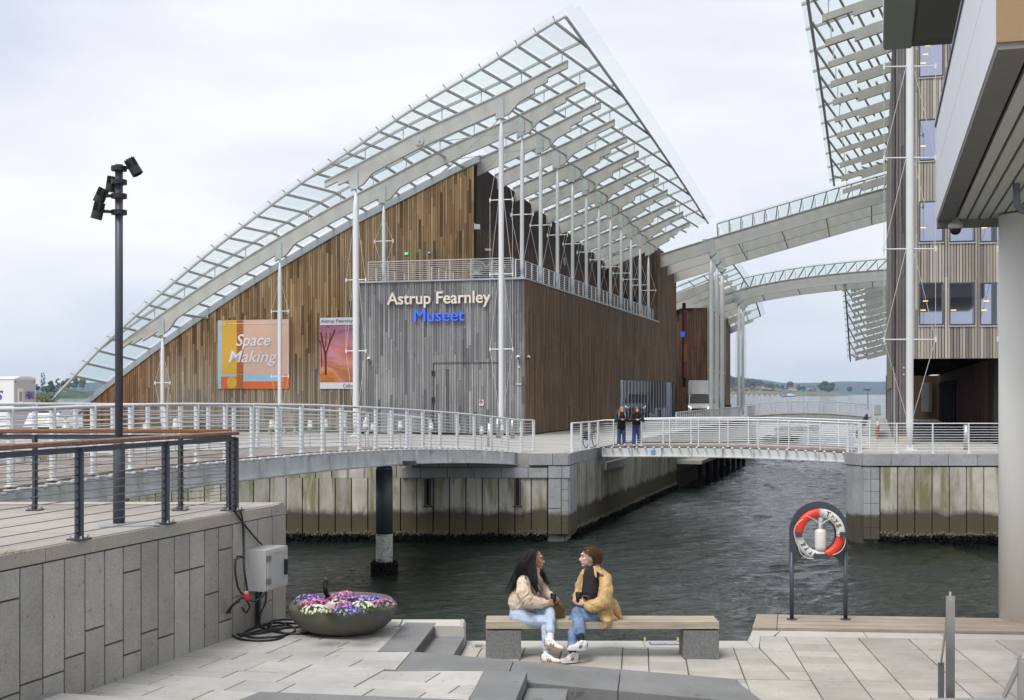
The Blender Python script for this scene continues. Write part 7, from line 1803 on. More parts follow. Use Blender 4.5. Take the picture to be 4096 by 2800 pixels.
# --- bicycle
bk_ = thing('bicycle', 'black bicycle with panniers leaning behind the railing at the quay corner', 'bicycle', (3.2, 53.5, zQ))
d_ = Vector((0.42, 0.9, 0)).normalized(); bc = G(2362, 1789, 2.25); bc.z = zQ
def BK(u, z, w=0): return bc + d_ * u + Z * z + Vector((d_.y, -d_.x, 0)) * w
for u, lab in ((-0.52, 'rear'), (0.52, 'front')):
    c = BK(u, 0.34); n = Vector((d_.y, -d_.x, 0)); wl = MB().tube([c + d_ * 0.32 * math.cos(a) + Z * 0.32 * math.sin(a) for a in [2 * math.pi * i / 24 for i in range(25)]], 0.022, 6, cap=False).build('wheel', m_black, bk_)
    s_ = MB()
    for k in range(12): a = 2 * math.pi * k / 12; s_.tube([c, c + d_ * 0.31 * math.cos(a) + Z * 0.31 * math.sin(a)], 0.003, 3)
    s_.build('spokes', m_steel, wl, kind='stuff')
MB().tube([BK(-0.52, 0.34), BK(-0.05, 0.3), BK(0.36, 0.78), BK(-0.18, 0.82), BK(-0.52, 0.34)], 0.016, 6).tube([BK(-0.05, 0.3), BK(-0.2, 0.9)], 0.016, 6).build('frame', m_black, bk_)
MB().tube([BK(0.52, 0.34), BK(0.38, 0.95)], 0.016, 6).build('fork', m_black, bk_)
MB().tube([BK(0.36, 0.98, -0.3), BK(0.4, 1.0, -0.12), BK(0.4, 1.0, 0.12), BK(0.36, 0.98, 0.3)], 0.014, 6).build('handlebar', m_black, bk_)
MB().blob(BK(-0.22, 0.94), (0.12, 0.12, 0.03), 8, 5).build('saddle', m_black, bk_)
MB().box(BK(-0.55, 0.52, 0.12), (0.12, 0.32, 0.34), 0.4).box(BK(-0.55, 0.52, -0.12), (0.12, 0.32, 0.34), 0.4).build('pannier', m_black, bk_, kind='stuff')
MB().blob(BK(-0.3, 0.80), 0.05, 8, 5).build('reflector', m_yel, bk_)
hy = thing('hydrant_post', 'small red and white post on the right quay steps', 'post', tuple(G(3512, 1750, 2.25)))
p = P(3512, 1752, 63); MB().tube([p, p + Z * 0.62], 0.07, 10).build('red_body', f_red, hy); MB().tube([p + Z * 0.62, p + Z * 0.82], 0.07, 10).build('white_top', f_white, hy)
gb = thing('glass_balustrade', 'glass balustrade with a sloping steel top beside the right building', 'balustrade', tuple(M(-18.6, 12, zQ)))
MB().prism([M(-18.5, 3.5, zQ), M(-18.5, 16, zQ), M(-18.5, 16, zQ + 1.5), M(-18.5, 3.5, zQ + 1.15)], B * 0.04).build('glass_panel', m_balus, gb); MB().bar(M(-18.5, 3.5, zQ + 1.18), M(-18.5, 16, zQ + 1.53), 0.35, 0.05).build('top_rail', m_steel, gb)
st_ = thing('quay_steps', 'grey steps going down to the channel beside the right building', 'steps', tuple(M(-18, 16, zQ)))
for k in range(7): MB().prism([M(-17.45, 8 + 2 * k, zQ + 0.02), M(-18.4, 8 + 2 * k, zQ + 0.02), M(-18.4, 9.7 + 2 * k, zQ + 0.02), M(-17.45, 9.7 + 2 * k, zQ + 0.02)], (0, 0, 0.14 * (k % 3 + 1) * 0.5)).build('step', m_quaystone, st_)
ps2 = thing('lamp_post', 'thin grey lamp post at the end of the quay by the sea', 'lamp post', tuple(P(3472, 1640, 125)))
MB().tube([P(3472, 1640, 125), P(3472, 1560, 125)], 0.05, 6).build('post', m_steel, ps2); MB().box(P(3468, 1559, 125), (0.7, 0.15, 0.12)).build('lamp_head', m_steel, ps2)
bnk = thing('waste_bin', 'dark waste bin by the far railing behind the big columns', 'bin', tuple(P(2910, 1650, 125)))
MB().box(P(2912, 1636, 122), (0.5, 0.5, 0.75)).build('bin_body', m_anth, bnk); MB().box(P(2912, 1620, 122), (0.55, 0.55, 0.06)).build('lid', m_black, bnk)
# ================================================================ people
def organic(name, shapes, voxel, mat, parent=None, smooth_it=3, **k):
    """one continuous skin grown over overlapping capsules and ellipsoids"""
    m = MB()
    for s in shapes:
        if s[0] == 'c':
            _, p, q, r0, r1 = s; p, q = Vector(p), Vector(q); d = q - p; L_ = d.length; d = d.normalized() if L_ > 1e-6 else Z.copy()
            pts, rr = [], []
            for a in (-85, -60, -30, 0): pts.append(p + d * r0 * math.sin(math.radians(a))); rr.append(max(0.0008, r0 * math.cos(math.radians(a))))
            for a in (0, 30, 60, 85): pts.append(q + d * r1 * math.sin(math.radians(a))); rr.append(max(0.0008, r1 * math.cos(math.radians(a))))
            m.tube(pts, rr, 12)
        else:
            _, c, r = s[:3]; m.blob(c, r, 16, 10, 0, s[3] if len(s) > 3 else None)
    me = m.mesh(name, None); ob = bpy.data.objects.new(name, me); C.objects.link(ob)
    rm = ob.modifiers.new('r', 'REMESH'); rm.mode = 'VOXEL'; rm.voxel_size = voxel
    sm = ob.modifiers.new('s', 'SMOOTH'); sm.iterations = smooth_it; sm.factor = 0.5
    bpy.context.view_layer.update(); dg = bpy.context.evaluated_depsgraph_get()
    me2 = bpy.data.meshes.new_from_object(ob.evaluated_get(dg)); bpy.data.objects.remove(ob); bpy.data.meshes.remove(me)
    if k.get('fold'):
        amp, fr = k['fold']; nn = [v.normal.copy() for v in me2.vertices]
        for v, n_ in zip(me2.vertices, nn):
            c_ = v.co; q = Vector((c_.x * fr + 3.1, c_.y * fr, c_.z * fr * 0.75)); w_ = noise.noise(q + Vector((noise.noise(q * 0.6), noise.noise(q * 0.6 + Vector((5, 5, 5))), 0)) * 2.2)
            v.co = c_ + n_ * amp * (1.0 - 2.4 * abs(w_)) 
    me2.name = name; me2.materials.clear(); me2.materials.append(mat); me2.polygons.foreach_set('use_smooth', [True] * len(me2.polygons))
    o = bpy.data.objects.new(name, me2); link(o, parent); return tag(o, k.get('label'), k.get('cat'), k.get('group'))
def cloth(name, c1, c2, scale=14, wr=0.5, rough=0.85, fine=120):
    k = NT(name); c = k.ramp(k.noise(scale, 4, 0.6), (0.3, c1), (0.7, c2)); c = k.mix(1.0, c, k.ramp(k.noise(fine, 2), (0.3, 0.88), (0.7, 1.08)), 'MULTIPLY')
    w = k.n('ShaderNodeTexNoise'); w.inputs['Scale'].default_value = scale * 0.8; w.inputs['Detail'].default_value = 4; w.inputs['Distortion'].default_value = 1.4; k.l(k.pos((1, 1, 0.8)), w.inputs['Vector'])
    k.bump(w.outputs['Fac'], wr, 0.03); return k.set(c, rough)
def skinm(name, c):
    k = NT(name); k.b.inputs['Subsurface Weight'].default_value = 0.12; k.b.inputs['Subsurface Radius'].default_value = (0.02, 0.008, 0.004)
    return k.set(k.mix(k.noise(25, 3), tuple(v * 0.92 for v in c), tuple(min(1, v * 1.08) for v in c)), 0.5)
m_skinL, m_skinR = skinm('skin_tan', (0.50, 0.27, 0.175)), skinm('skin_fair', (0.68, 0.43, 0.34))
m_beige = cloth('beige_fleece', (0.62, 0.50, 0.385), (0.72, 0.60, 0.475), 9, 0.6)
m_camel = cloth('camel_cotton', (0.48, 0.31, 0.125), (0.62, 0.42, 0.195), 8, 0.7, 0.6)
m_knit = cloth('black_knit', (0.010, 0.010, 0.012), (0.02, 0.02, 0.022), 30, 0.4)
m_ljean = cloth('light_denim', (0.36, 0.46, 0.62), (0.52, 0.61, 0.74), 10, 0.4)
m_djean = cloth('blue_denim', (0.07, 0.13, 0.26), (0.26, 0.36, 0.52), 9, 0.45)
m_black2 = cloth('black_coat', (0.010, 0.010, 0.012), (0.016, 0.016, 0.02), 9, 0.5)
m_shoe = simple('white_leather', (0.72, 0.71, 0.69), 0.45); m_gum = simple('gum_sole', (0.42, 0.22, 0.10), 0.6); m_sock = simple('white_sock', (0.70, 0.70, 0.72), 0.9)
m_bag = cloth('brown_suede', (0.16, 0.085, 0.035), (0.23, 0.13, 0.06), 12, 0.4)
def hairm(name, a, b, rough=0.45):
    k = NT(name); s = k.ramp(k.noise(9, 5, 0.65, k.pos((9, 9, 1.3)), 0.8), (0.38, a), (0.66, b)); k.bump(k.noise(12, 4, 0.6, k.pos((9, 9, 1.2)), 0.8), 0.7, 0.02); return k.set(s, rough)
m_hairL = hairm('black_hair', (0.004, 0.004, 0.005), (0.018, 0.016, 0.018)); m_hairR = hairm('brown_hair', (0.06, 0.022, 0.008), (0.24, 0.12, 0.045)); m_hairB = hairm('blonde_hair', (0.28, 0.17, 0.07), (0.55, 0.38, 0.18)); m_hairG = hairm('auburn_hair', (0.12, 0.045, 0.02), (0.24, 0.10, 0.045))
m_lip = simple('lips', (0.40, 0.10, 0.085), 0.4); m_teeth = simple('teeth', (0.75, 0.73, 0.68), 0.3); m_eye = simple('eye_dark', (0.02, 0.012, 0.01), 0.2); m_eyew = simple('eye_white', (0.6, 0.58, 0.56), 0.3)
def head_shapes(c, f, s, k=1.0, up=Z):
    """c centre of the skull, f facing direction, s to the head's own left"""
    sh = [('e', c + up * 0.02 * k - f * 0.012 * k, (0.092 * k, 0.078 * k, 0.100 * k), rotm(f, s)), ('e', c - up * 0.045 * k + f * 0.030 * k, (0.062 * k, 0.056 * k, 0.068 * k), rotm(f, s)),
          ('e', c - up * 0.098 * k + f * 0.062 * k, (0.024 * k, 0.026 * k, 0.018 * k), rotm(f, s)), ('c', c + f * 0.083 * k + up * 0.008 * k, c + f * 0.108 * k - up * 0.030 * k, 0.008 * k, 0.0125 * k),
          ('c', c + f * 0.092 * k - up * 0.036 * k + s * 0.010 * k, c + f * 0.092 * k - up * 0.036 * k - s * 0.010 * k, 0.010 * k, 0.010 * k),
          ('c', c + f * 0.080 * k - up * 0.062 * k + s * 0.014 * k, c + f * 0.080 * k - up * 0.062 * k - s * 0.014 * k, 0.012 * k, 0.012 * k),
          ('c', c + f * 0.078 * k + up * 0.034 * k + s * 0.032 * k, c + f * 0.078 * k + up * 0.034 * k - s * 0.032 * k, 0.013 * k, 0.013 * k)]
    for g in (-1, 1):
        sh += [('e', c + f * 0.060 * k - up * 0.018 * k + s * g * 0.038 * k, (0.022 * k, 0.020 * k, 0.022 * k)), ('e', c - f * 0.008 * k - up * 0.012 * k + s * g * 0.080 * k, (0.017 * k, 0.010 * k, 0.030 * k), rotm(f, s))]
    return sh
def rotm(f, s):
    m = Matrix.Identity(3)
    for j in range(3): m[j][0] = f[j]; m[j][1] = s[j]; m[j][2] = (0, 0, 1)[j]
    return m
def face_bits(root, c, f, s, k=1.0, smile=True, brow=m_hairL):
    r3 = rotm(f, s)
    for g in (-1, 1):
        MB().blob(c + f * 0.079 * k + up0 * 0.008 * k + s * g * 0.031 * k, (0.004 * k, 0.010 * k, 0.005 * k), 10, 6, rot=r3).build('eye', m_eyew, root, smooth=True)
        MB().blob(c + f * 0.082 * k + up0 * 0.008 * k + s * g * 0.031 * k, (0.004 * k, 0.007 * k, 0.0055 * k), 8, 6, rot=r3).build('pupil', m_eye, root, smooth=True)
        MB().tube([c + f * 0.089 * k + Z * 0.034 * k + s * g * 0.013 * k, c + f * 0.090 * k + Z * 0.040 * k + s * g * 0.030 * k, c + f * 0.076 * k + Z * 0.034 * k + s * g * 0.050 * k], 0.0035 * k, 5).build('eyebrow', brow, root)
    w = 0.026 if smile else 0.018
    pts = [c + f * (0.0935 - 0.016 * abs(u) ** 2) * k - Z * (0.062 - (0.010 if smile else 0.0) * abs(u) ** 2) * k + s * u * w * k for u in (-1.3, -0.6, 0, 0.6, 1.3)]
    MB().tube([p + Z * 0.005 * k for p in pts], 0.0035 * k, 5).tube([p - Z * 0.006 * k for p in pts], 0.004 * k, 5).build('lips', m_lip, root)
    if smile: MB().tube(pts, 0.0045 * k, 5).build('teeth', m_teeth, root)
up0 = Z
def hand(palm, wrist, finger_dir, curl_dir, k=1.0, thumb=None, spread=None):
    """palm + four fingers of unequal length bending towards curl_dir + thumb leaving the side of the palm"""
    fd = Vector(finger_dir).normalized(); cd = Vector(curl_dir); cd = (cd - fd * cd.dot(fd)).normalized(); sd_ = fd.cross(cd).normalized() if spread is None else Vector(spread).normalized()
    sh = [('c', wrist, palm - fd * 0.02, 0.024 * k, 0.027 * k), ('c', palm - sd_ * 0.018 * k, palm + sd_ * 0.018 * k, 0.019 * k, 0.019 * k), ('c', palm + fd * 0.02 - sd_ * 0.024 * k, palm + fd * 0.02 + sd_ * 0.024 * k, 0.013 * k, 0.012 * k)]
    for i, (o, l) in enumerate(((-0.030, 0.070), (-0.010, 0.080), (0.010, 0.074), (0.030, 0.058))):
        a = palm + fd * 0.030 * k + sd_ * o * k; b = a + (fd * 0.85 + cd * 0.5) * l * 0.48 * k; c = b + (fd * 0.25 + cd * 0.95) * l * 0.34 * k; d = c + (cd * 0.75 - fd * 0.5) * l * 0.25 * k
        sh += [('c', a, b, 0.0090 * k, 0.0082 * k), ('c', b, c, 0.0082 * k, 0.0074 * k), ('c', c, d, 0.0074 * k, 0.0064 * k)]
    t0 = palm - sd_ * 0.028 * k - fd * 0.015 * k; t1 = t0 + (fd * 0.55 + cd * 0.45 - sd_ * 0.45) * 0.038 * k; t2 = t1 + (fd * 0.6 + cd * 0.75) * 0.028 * k
    return sh + [('c', t0, t1, 0.012 * k, 0.0105 * k), ('c', t1, t2, 0.0105 * k, 0.008 * k)]
def S(x, y, D): return P(1900 + x / 2.27, 2100 + y / 2.27, D)
def shoe(root, heel, toe, sole_mat, stripe, k=1.0, side=None, nstripes=3):
    """low white trainer from heel to toe, tops up"""
    heel, toe = Vector(heel), Vector(toe); d = (toe - heel).normalized(); w = d.cross(Z).normalized(); u = w.cross(d)
    at = lambda a, b, c=0: heel + d * a * k + u * b * k + w * c * k
    up_ = organic('upper', [('c', at(0.035, 0.040), at(0.03, 0.070), 0.036 * k, 0.036 * k), ('c', at(0.04, 0.04), at(0.13, 0.035), 0.036 * k, 0.036 * k), ('c', at(0.12, 0.032), at(0.225, 0.022), 0.037 * k, 0.026 * k), ('c', at(0.07, 0.085), at(0.14, 0.055), 0.026 * k, 0.022 * k)], 0.007, m_shoe, root, 2)
    m = MB(); n = 12; prof_ = []
    for i in range(n + 1):
        a = i / n; x = 0.265 * a - 0.005; hw = 0.042 * math.sqrt(max(0.03, 1 - abs(2 * a - 1) ** 3.2)) * (0.88 + 0.16 * a); prof_.append((x, hw))
    poly = [at(x, -0.006, hw) for x, hw in prof_] + [at(x, -0.006, -hw) for x, hw in reversed(prof_)]
    m.prism(poly, u * 0.026 * k).build('sole', sole_mat, root)
    near = -1 if (w.y > 0) else 1
    for i in range(nstripes):
        a = 0.085 + 0.022 * i; MB().tube([at(a + 0.018, 0.018, near * 0.040), at(a, 0.058, near * 0.036)], 0.0045 * k, 5).build('stripe', stripe, root)
    MB().tube([at(0.0, 0.03, near * 0.012), at(0.0, 0.075, near * 0.01)], 0.010, 6).build('heel_tab', stripe, root)
    lc = MB()
    for i in range(4): lc.tube([at(0.105 + 0.02 * i, 0.074 - 0.009 * i, -0.018), at(0.105 + 0.02 * i, 0.079 - 0.009 * i, 0), at(0.105 + 0.02 * i, 0.074 - 0.009 * i, 0.018)], 0.004, 5)
    lc.build('laces', m_sock, root)
def coffee(label, c, k=1.0):
    t = thing('coffee_cup', label, 'cup', tuple(c), 'takeaway cups held by the seated women')
    MB().lathe([(0.026, -0.055), (0.028, -0.055), (0.038, 0.042), (0.036, 0.043)], c, 20).build('cup_body', m_black, t, smooth=True)
    MB().lathe([(0.040, 0.040), (0.041, 0.048), (0.037, 0.052), (0.035, 0.062), (0.0, 0.062)], c, 20).build('lid', simple('cup_lid', (0.02, 0.02, 0.022), 0.25) if 'cup_lid' not in MATS else MATS['cup_lid'], t, smooth=False)
# ---- left seated woman
wL = thing('person', 'woman with long black hair in a beige jacket, sitting on the bench with a cup', 'person', (0.35, 15.6, zB), 'two women chatting on the bench')
f, s_ = Vector((0.985, -0.17, 0)).normalized(), Vector((0.17, 0.985, 0)).normalized()
hcL = S(548, 312, 15.68)
J = dict(pel=S(410, 800, 15.66), hn=S(415, 825, 15.58), hf=S(430, 805, 15.76), ch=S(480, 590, 15.66), nk=S(530, 425, 15.68), sn=S(445, 510, 15.50), en=S(470, 690, 15.42), wn=S(640, 705, 15.46), sf_=S(575, 500, 15.82), ef=S(640, 625, 15.84), wf=S(725, 668, 15.66),
         kn=S(640, 862, 15.46), an=S(655, 1135, 15.30), kf=S(678, 790, 15.50), af=S(682, 1010, 15.26))
hn_ = S(672, 705, 15.47); hf_ = S(738, 685, 15.60)
body = [('c', J['pel'], J['ch'], .10, .10), ('c', J['ch'], J['nk'], .11, .055), ('c', J['nk'], hcL - Z * 0.05, .05, .045), ('c', J['ch'], J['sn'], .07, .055), ('c', J['ch'], J['sf_'], .07, .055),
        ('c', J['sn'], J['en'], .045, .038), ('c', J['en'], J['wn'], .038, .026), ('c', J['sf_'], J['ef'], .045, .038), ('c', J['ef'], J['wf'], .038, .026),
        ('c', J['hn'], J['kn'], .065, .042), ('c', J['kn'], J['an'], .040, .030), ('c', J['hf'], J['kf'], .065, .042), ('c', J['kf'], J['af'], .038, .028)] + head_shapes(hcL, f, s_)
body += hand(hn_, J['wn'], (1, 0.25, 0.1), (0.3, 1, 0)) + hand(hf_, J['wf'], (-0.5, -0.8, -0.1), (-0.8, 0.3, 0))
organic('body', body, 0.0058, m_skinL, wL, 2)
face_bits(wL, hcL, f, s_)
organic('jacket', [('c', S(418, 700, 15.66), S(472, 590, 15.66), .152, .150), ('c', S(472, 590, 15.66), S(515, 470, 15.68), .150, .10), ('c', S(500, 500, 15.68), S(450, 515, 15.53), .09, .075), ('c', S(510, 500, 15.68), S(570, 505, 15.8), .09, .07),
                   ('c', S(445, 520, 15.50), S(445, 625, 15.42), .082, .088), ('c', S(445, 625, 15.42), S(480, 690, 15.41), .088, .08), ('c', S(480, 692, 15.41), S(590, 706, 15.45), .076, .066), ('c', S(590, 706, 15.45), S(636, 706, 15.46), .062, .042),
                   ('c', S(575, 505, 15.82), S(635, 610, 15.82), .062, .06), ('c', S(635, 612, 15.82), S(715, 668, 15.68), .056, .036), ('c', S(375, 722, 15.62), S(505, 735, 15.60), .085, .075), ('c', S(505, 735, 15.6), S(590, 720, 15.66), .07, .05), ('c', S(520, 440, 15.68), S(545, 405, 15.68), .062, .058)], 0.0065, m_beige, wL, 3, fold=(0.011, 9))
organic('jeans', [('c', S(405, 780, 15.66), S(410, 820, 15.66), .125, .14), ('c', S(400, 838, 15.58), S(520, 868, 15.50), .108, .092), ('c', S(520, 868, 15.50), S(640, 872, 15.45), .090, .070), ('c', S(645, 880, 15.46), S(652, 1100, 15.32), .062, .050), ('c', S(648, 1095, 15.32), S(652, 1115, 15.31), .052, .056),
                  ('c', S(430, 800, 15.76), S(560, 785, 15.66), .10, .085), ('c', S(560, 785, 15.66), S(672, 788, 15.50), .085, .066), ('c', S(678, 798, 15.49), S(682, 930, 15.34), .062, .056), ('c', S(682, 930, 15.34), S(684, 955, 15.31), .058, .060)], 0.0065, m_ljean, wL, 3, fold=(0.006, 10))
organic('sock', [('c', S(684, 960, 15.31), S(684, 1045, 15.24), .044, .042)], 0.008, m_sock, wL, 1); organic('sock', [('c', S(652, 1125, 15.31), S(650, 1205, 15.26), .044, .042)], 0.008, m_sock, wL, 1)
shoe(wL, S(632, 1095, 15.22), S(768, 1130, 15.12), m_gum, m_black2); shoe(wL, S(608, 1246, 15.24), S(780, 1254, 15.12), m_gum, m_black2)
hs_ = [('e', hcL - f * 0.034 + Z * 0.032, (0.092, 0.088, 0.092), rotm(f, s_)), ('c', hcL + f * 0.02 + Z * 0.098, hcL - f * 0.06 + Z * 0.09, .022, .035), ('c', hcL - f * 0.05 + Z * 0.03, S(440, 430, 15.62), .085, .075), ('c', S(440, 430, 15.62), S(385, 520, 15.62), .07, .045), ('c', S(385, 520, 15.62), S(350, 600, 15.62), .04, .012),
       ('c', hcL - s_ * 0.068 - f * 0.022 + Z * 0.03, S(510, 400, 15.54), .042, .055), ('c', S(520, 400, 15.54), S(530, 500, 15.47), .060, .058), ('c', S(530, 500, 15.47), S(560, 600, 15.46), .055, .018), ('c', S(500, 330, 15.57), S(460, 450, 15.55), .06, .06), ('c', S(460, 450, 15.55), S(500, 540, 15.50), .05, .03),
       ('c', hcL + s_ * 0.07 - f * 0.01, S(590, 440, 15.80), .045, .05), ('c', S(590, 440, 15.80), S(635, 530, 15.82), .045, .015)]
hairo = organic('hair', hs_, 0.0075, m_hairL, wL, 2)
def strands(root, roots, n, sp, r, mat, rng=R):
    m = MB()
    for _ in range(n):
        path = rng.choice(roots); o = Vector((rng.gauss(0, sp), rng.gauss(0, sp * 0.6), rng.gauss(0, sp * 0.4))); w = rng.uniform(0, 6.28)
        pts = smooth_path([p + o * (0.5 + 0.5 * i) + Vector((math.sin(w + i * 1.9), 0, math.cos(w + i * 1.3))) * 0.012 for i, p in enumerate(path)], 0.03)
        m.tube(pts, [r * (1 - 0.6 * j / len(pts)) for j in range(len(pts))], 4)
    return m.build('hair_strands', mat, root, kind='stuff', smooth=True)
strands(wL, [[S(520, 240, 15.6), S(450, 330, 15.56), S(400, 450, 15.58), S(360, 560, 15.6), S(345, 620, 15.6)], [S(545, 240, 15.58), S(505, 340, 15.50), S(505, 450, 15.44), S(545, 560, 15.42), S(565, 615, 15.42)], [S(540, 235, 15.58), S(480, 320, 15.5), S(450, 430, 15.5), S(480, 540, 15.46)], [S(590, 400, 15.78), S(620, 470, 15.78), S(648, 545, 15.8)], [S(560, 225, 15.62), S(500, 270, 15.54), S(455, 380, 15.5), S(410, 480, 15.54), S(385, 590, 15.58)], [S(500, 225, 15.68), S(440, 300, 15.62), S(390, 420, 15.62), S(350, 540, 15.64), S(338, 620, 15.64)]], 230, 0.020, 0.0038, m_hairL)
coffee('black takeaway cup with a lid held by the woman with long black hair', S(712, 668, 15.52))
bagc = S(765, 790, 15.72)
bg = thing('handbag', 'brown suede bag standing on the bench between the two women', 'bag', tuple(S(765, 885, 15.72)))
organic('bag_body', [('c', S(752, 735, 15.72), S(758, 835, 15.72), .05, .055), ('c', S(775, 740, 15.74), S(772, 835, 15.74), .045, .055), ('c', S(745, 835, 15.72), S(785, 835, 15.74), .052, .05)], 0.008, m_bag, bg, 3)
MB().tube([S(745, 700, 15.7), S(765, 690, 15.7), S(790, 712, 15.7), S(796, 760, 15.7)], 0.006, 6).build('strap', m_bag, bg)
# ---- right seated woman
wR = thing('person', 'woman with brown pinned-up hair in a camel coat, sitting on the bench with a cup', 'person', (1.25, 15.6, zB), 'two women chatting on the bench')
f, s_ = Vector((-0.985, -0.17, 0)).normalized(), Vector((0.17, -0.985, 0)).normalized()
hcR = S(1030, 292, 15.66)
J = dict(pel=S(1120, 810, 15.68), hn=S(1105, 845, 15.58), hf=S(1130, 840, 15.80), ch=S(1105, 600, 15.68), nk=S(1060, 410, 15.68), sn=S(1175, 490, 15.55), en=S(1165, 690, 15.44), wn=S(1025, 725, 15.46), sf_=S(985, 455, 15.82), ef=S(935, 600, 15.82), wf=S(905, 685, 15.64),
         kn=S(925, 790, 15.50), an=S(960, 1020, 15.28), kf=S(900, 850, 15.62), af=S(885, 1130, 15.32))
body = [('c', J['pel'], J['ch'], .10, .10), ('c', J['ch'], J['nk'], .11, .05), ('c', J['nk'], hcR - Z * 0.05, .048, .045), ('c', J['ch'], J['sn'], .07, .05), ('c', J['ch'], J['sf_'], .07, .05),
        ('c', J['sn'], J['en'], .045, .038), ('c', J['en'], J['wn'], .038, .026), ('c', J['sf_'], J['ef'], .042, .036), ('c', J['ef'], J['wf'], .036, .026),
        ('c', J['hn'], J['kn'], .065, .042), ('c', J['kn'], J['an'], .040, .030), ('c', J['hf'], J['kf'], .065, .042), ('c', J['kf'], J['af'], .038, .028)] + head_shapes(hcR, f, s_)
body += hand(S(978, 705, 15.47), J['wn'], (-1, 0.1, 0.15), (-0.3, 1, 0)) + hand(S(910, 690, 15.58), J['wf'], (0.4, -0.8, 0), (0.9, 0.2, 0))
organic('body', body, 0.0058, m_skinR, wR, 2)
face_bits(wR, hcR, f, s_, brow=m_hairR)
organic('sweater', [('c', S(1062, 395, 15.66), S(1066, 440, 15.64), .056, .075), ('c', S(1058, 440, 15.62), S(1050, 620, 15.58), .10, .115), ('c', S(1050, 620, 15.58), S(1060, 720, 15.60), .115, .11)], 0.007, m_knit, wR, 3)
organic('coat', [('c', S(1130, 470, 15.68), S(1150, 600, 15.66), .105, .125), ('c', S(1150, 600, 15.66), S(1160, 740, 15.66), .125, .13), ('c', S(1120, 430, 15.66), S(1185, 495, 15.58), .06, .075), ('c', S(1180, 495, 15.56), S(1190, 600, 15.47), .075, .082), ('c', S(1190, 600, 15.47), S(1172, 695, 15.42), .082, .078),
                 ('c', S(1172, 695, 15.42), S(1085, 735, 15.42), .076, .068), ('c', S(1085, 735, 15.42), S(1048, 738, 15.44), .072, .066), ('c', S(1000, 440, 15.80), S(955, 540, 15.80), .05, .055), ('c', S(955, 540, 15.80), S(930, 620, 15.78), .055, .05), ('c', S(930, 620, 15.76), S(915, 680, 15.66), .048, .036), ('c', S(1000, 450, 15.76), S(985, 640, 15.74), .045, .045),
                 ('c', S(1160, 760, 15.62), S(1210, 830, 15.56), .12, .07), ('c', S(1240, 720, 15.68), S(1290, 800, 15.68), .07, .05), ('c', S(1290, 805, 15.68), S(1345, 862, 15.66), .045, .010), ('c', S(1165, 800, 15.50), S(1200, 870, 15.44), .07, .05), ('c', S(1200, 870, 15.44), S(1182, 928, 15.42), .045, .010), ('c', S(1210, 840, 15.5), S(1290, 862, 15.6), .05, .03)], 0.0065, m_camel, wR, 3, fold=(0.012, 9))
organic('collar', [('c', S(1085, 385, 15.58), S(1150, 440, 15.50), .022, .020), ('c', S(1085, 400, 15.57), S(1100, 470, 15.50), .022, .014), ('c', S(1110, 372, 15.64), S(1140, 430, 15.54), .030, .024), ('c', S(1010, 400, 15.72), S(985, 450, 15.68), .022, .018)], 0.006, m_camel, wR, 2)
organic('cuff', [('c', S(1060, 745, 15.43), S(1035, 738, 15.44), .070, .066)], 0.007, m_camel, wR, 2)
for a in ((1128, 575, 15.46), (1143, 720, 15.37), (1245, 728, 15.6), (1138, 858, 15.44)): MB().blob(S(*a), 0.007, 8, 6).build('snap_button', m_lw, wR)
organic('jeans', [('c', S(1120, 800, 15.68), S(1115, 830, 15.68), .12, .13), ('c', S(1110, 848, 15.58), S(1020, 835, 15.52), .098, .085), ('c', S(1020, 835, 15.52), S(935, 795, 15.50), .085, .072), ('c', S(932, 800, 15.49), S(945, 920, 15.38), .072, .064), ('c', S(945, 920, 15.38), S(952, 975, 15.33), .064, .064),
                  ('c', S(1120, 840, 15.78), S(905, 852, 15.63), .098, .075), ('c', S(902, 860, 15.62), S(888, 1000, 15.44), .072, .060), ('c', S(888, 1000, 15.44), S(880, 1125, 15.33), .058, .052)], 0.0065, m_djean, wR, 3, fold=(0.006, 10))
organic('sock', [('c', S(955, 985, 15.31), S(968, 1060, 15.26), .046, .042)], 0.008, m_knit, wR, 1); organic('sock', [('c', S(884, 1125, 15.32), S(895, 1185, 15.28), .042, .040)], 0.008, m_knit, wR, 1)
shoe(wR, S(1012, 1128, 15.24), S(866, 1130, 15.14), m_shoe, m_black2, nstripes=2); shoe(wR, S(935, 1238, 15.26), S(780, 1246, 15.14), m_shoe, m_black2, nstripes=2)
organic('hair', [('e', hcR - f * 0.030 + Z * 0.030, (0.090, 0.086, 0.092), rotm(f, s_)), ('c', hcR - f * 0.03 + Z * 0.055, hcR + f * 0.045 + Z * 0.085, .055, .022), ('c', hcR - f * 0.07, S(1120, 270, 15.64), .07, .05), ('e', S(1128, 262, 15.62), (.042, .042, .05)), ('e', S(1135, 300, 15.63), (.034, .036, .05)), ('c', S(1118, 310, 15.6), S(1128, 350, 15.62), .025, .008), ('c', hcR - s_ * 0.0 + Z * 0.03 - f * 0.02, hcR - f * 0.06 - Z * 0.03, .078, .055)], 0.007, m_hairR, wR, 2)
strands(wR, [[S(985, 225, 15.62), S(1030, 215, 15.56), S(1090, 240, 15.55), S(1130, 280, 15.57)], [S(990, 235, 15.60), S(1040, 250, 15.54), S(1095, 280, 15.55), S(1135, 300, 15.58)], [S(1110, 240, 15.6), S(1150, 260, 15.58), S(1140, 310, 15.6), S(1130, 355, 15.6)], [S(1000, 222, 15.66), S(1060, 205, 15.62), S(1115, 225, 15.6), S(1150, 250, 15.6)]], 150, 0.010, 0.003, m_hairR)
coffee('black takeaway cup with a lid held by the woman in the camel coat', S(940, 655, 15.50))
sg_ = thing('sunglasses', 'brown sunglasses lying in the lap of the woman in the camel coat', 'glasses', tuple(S(1010, 670, 15.45)))
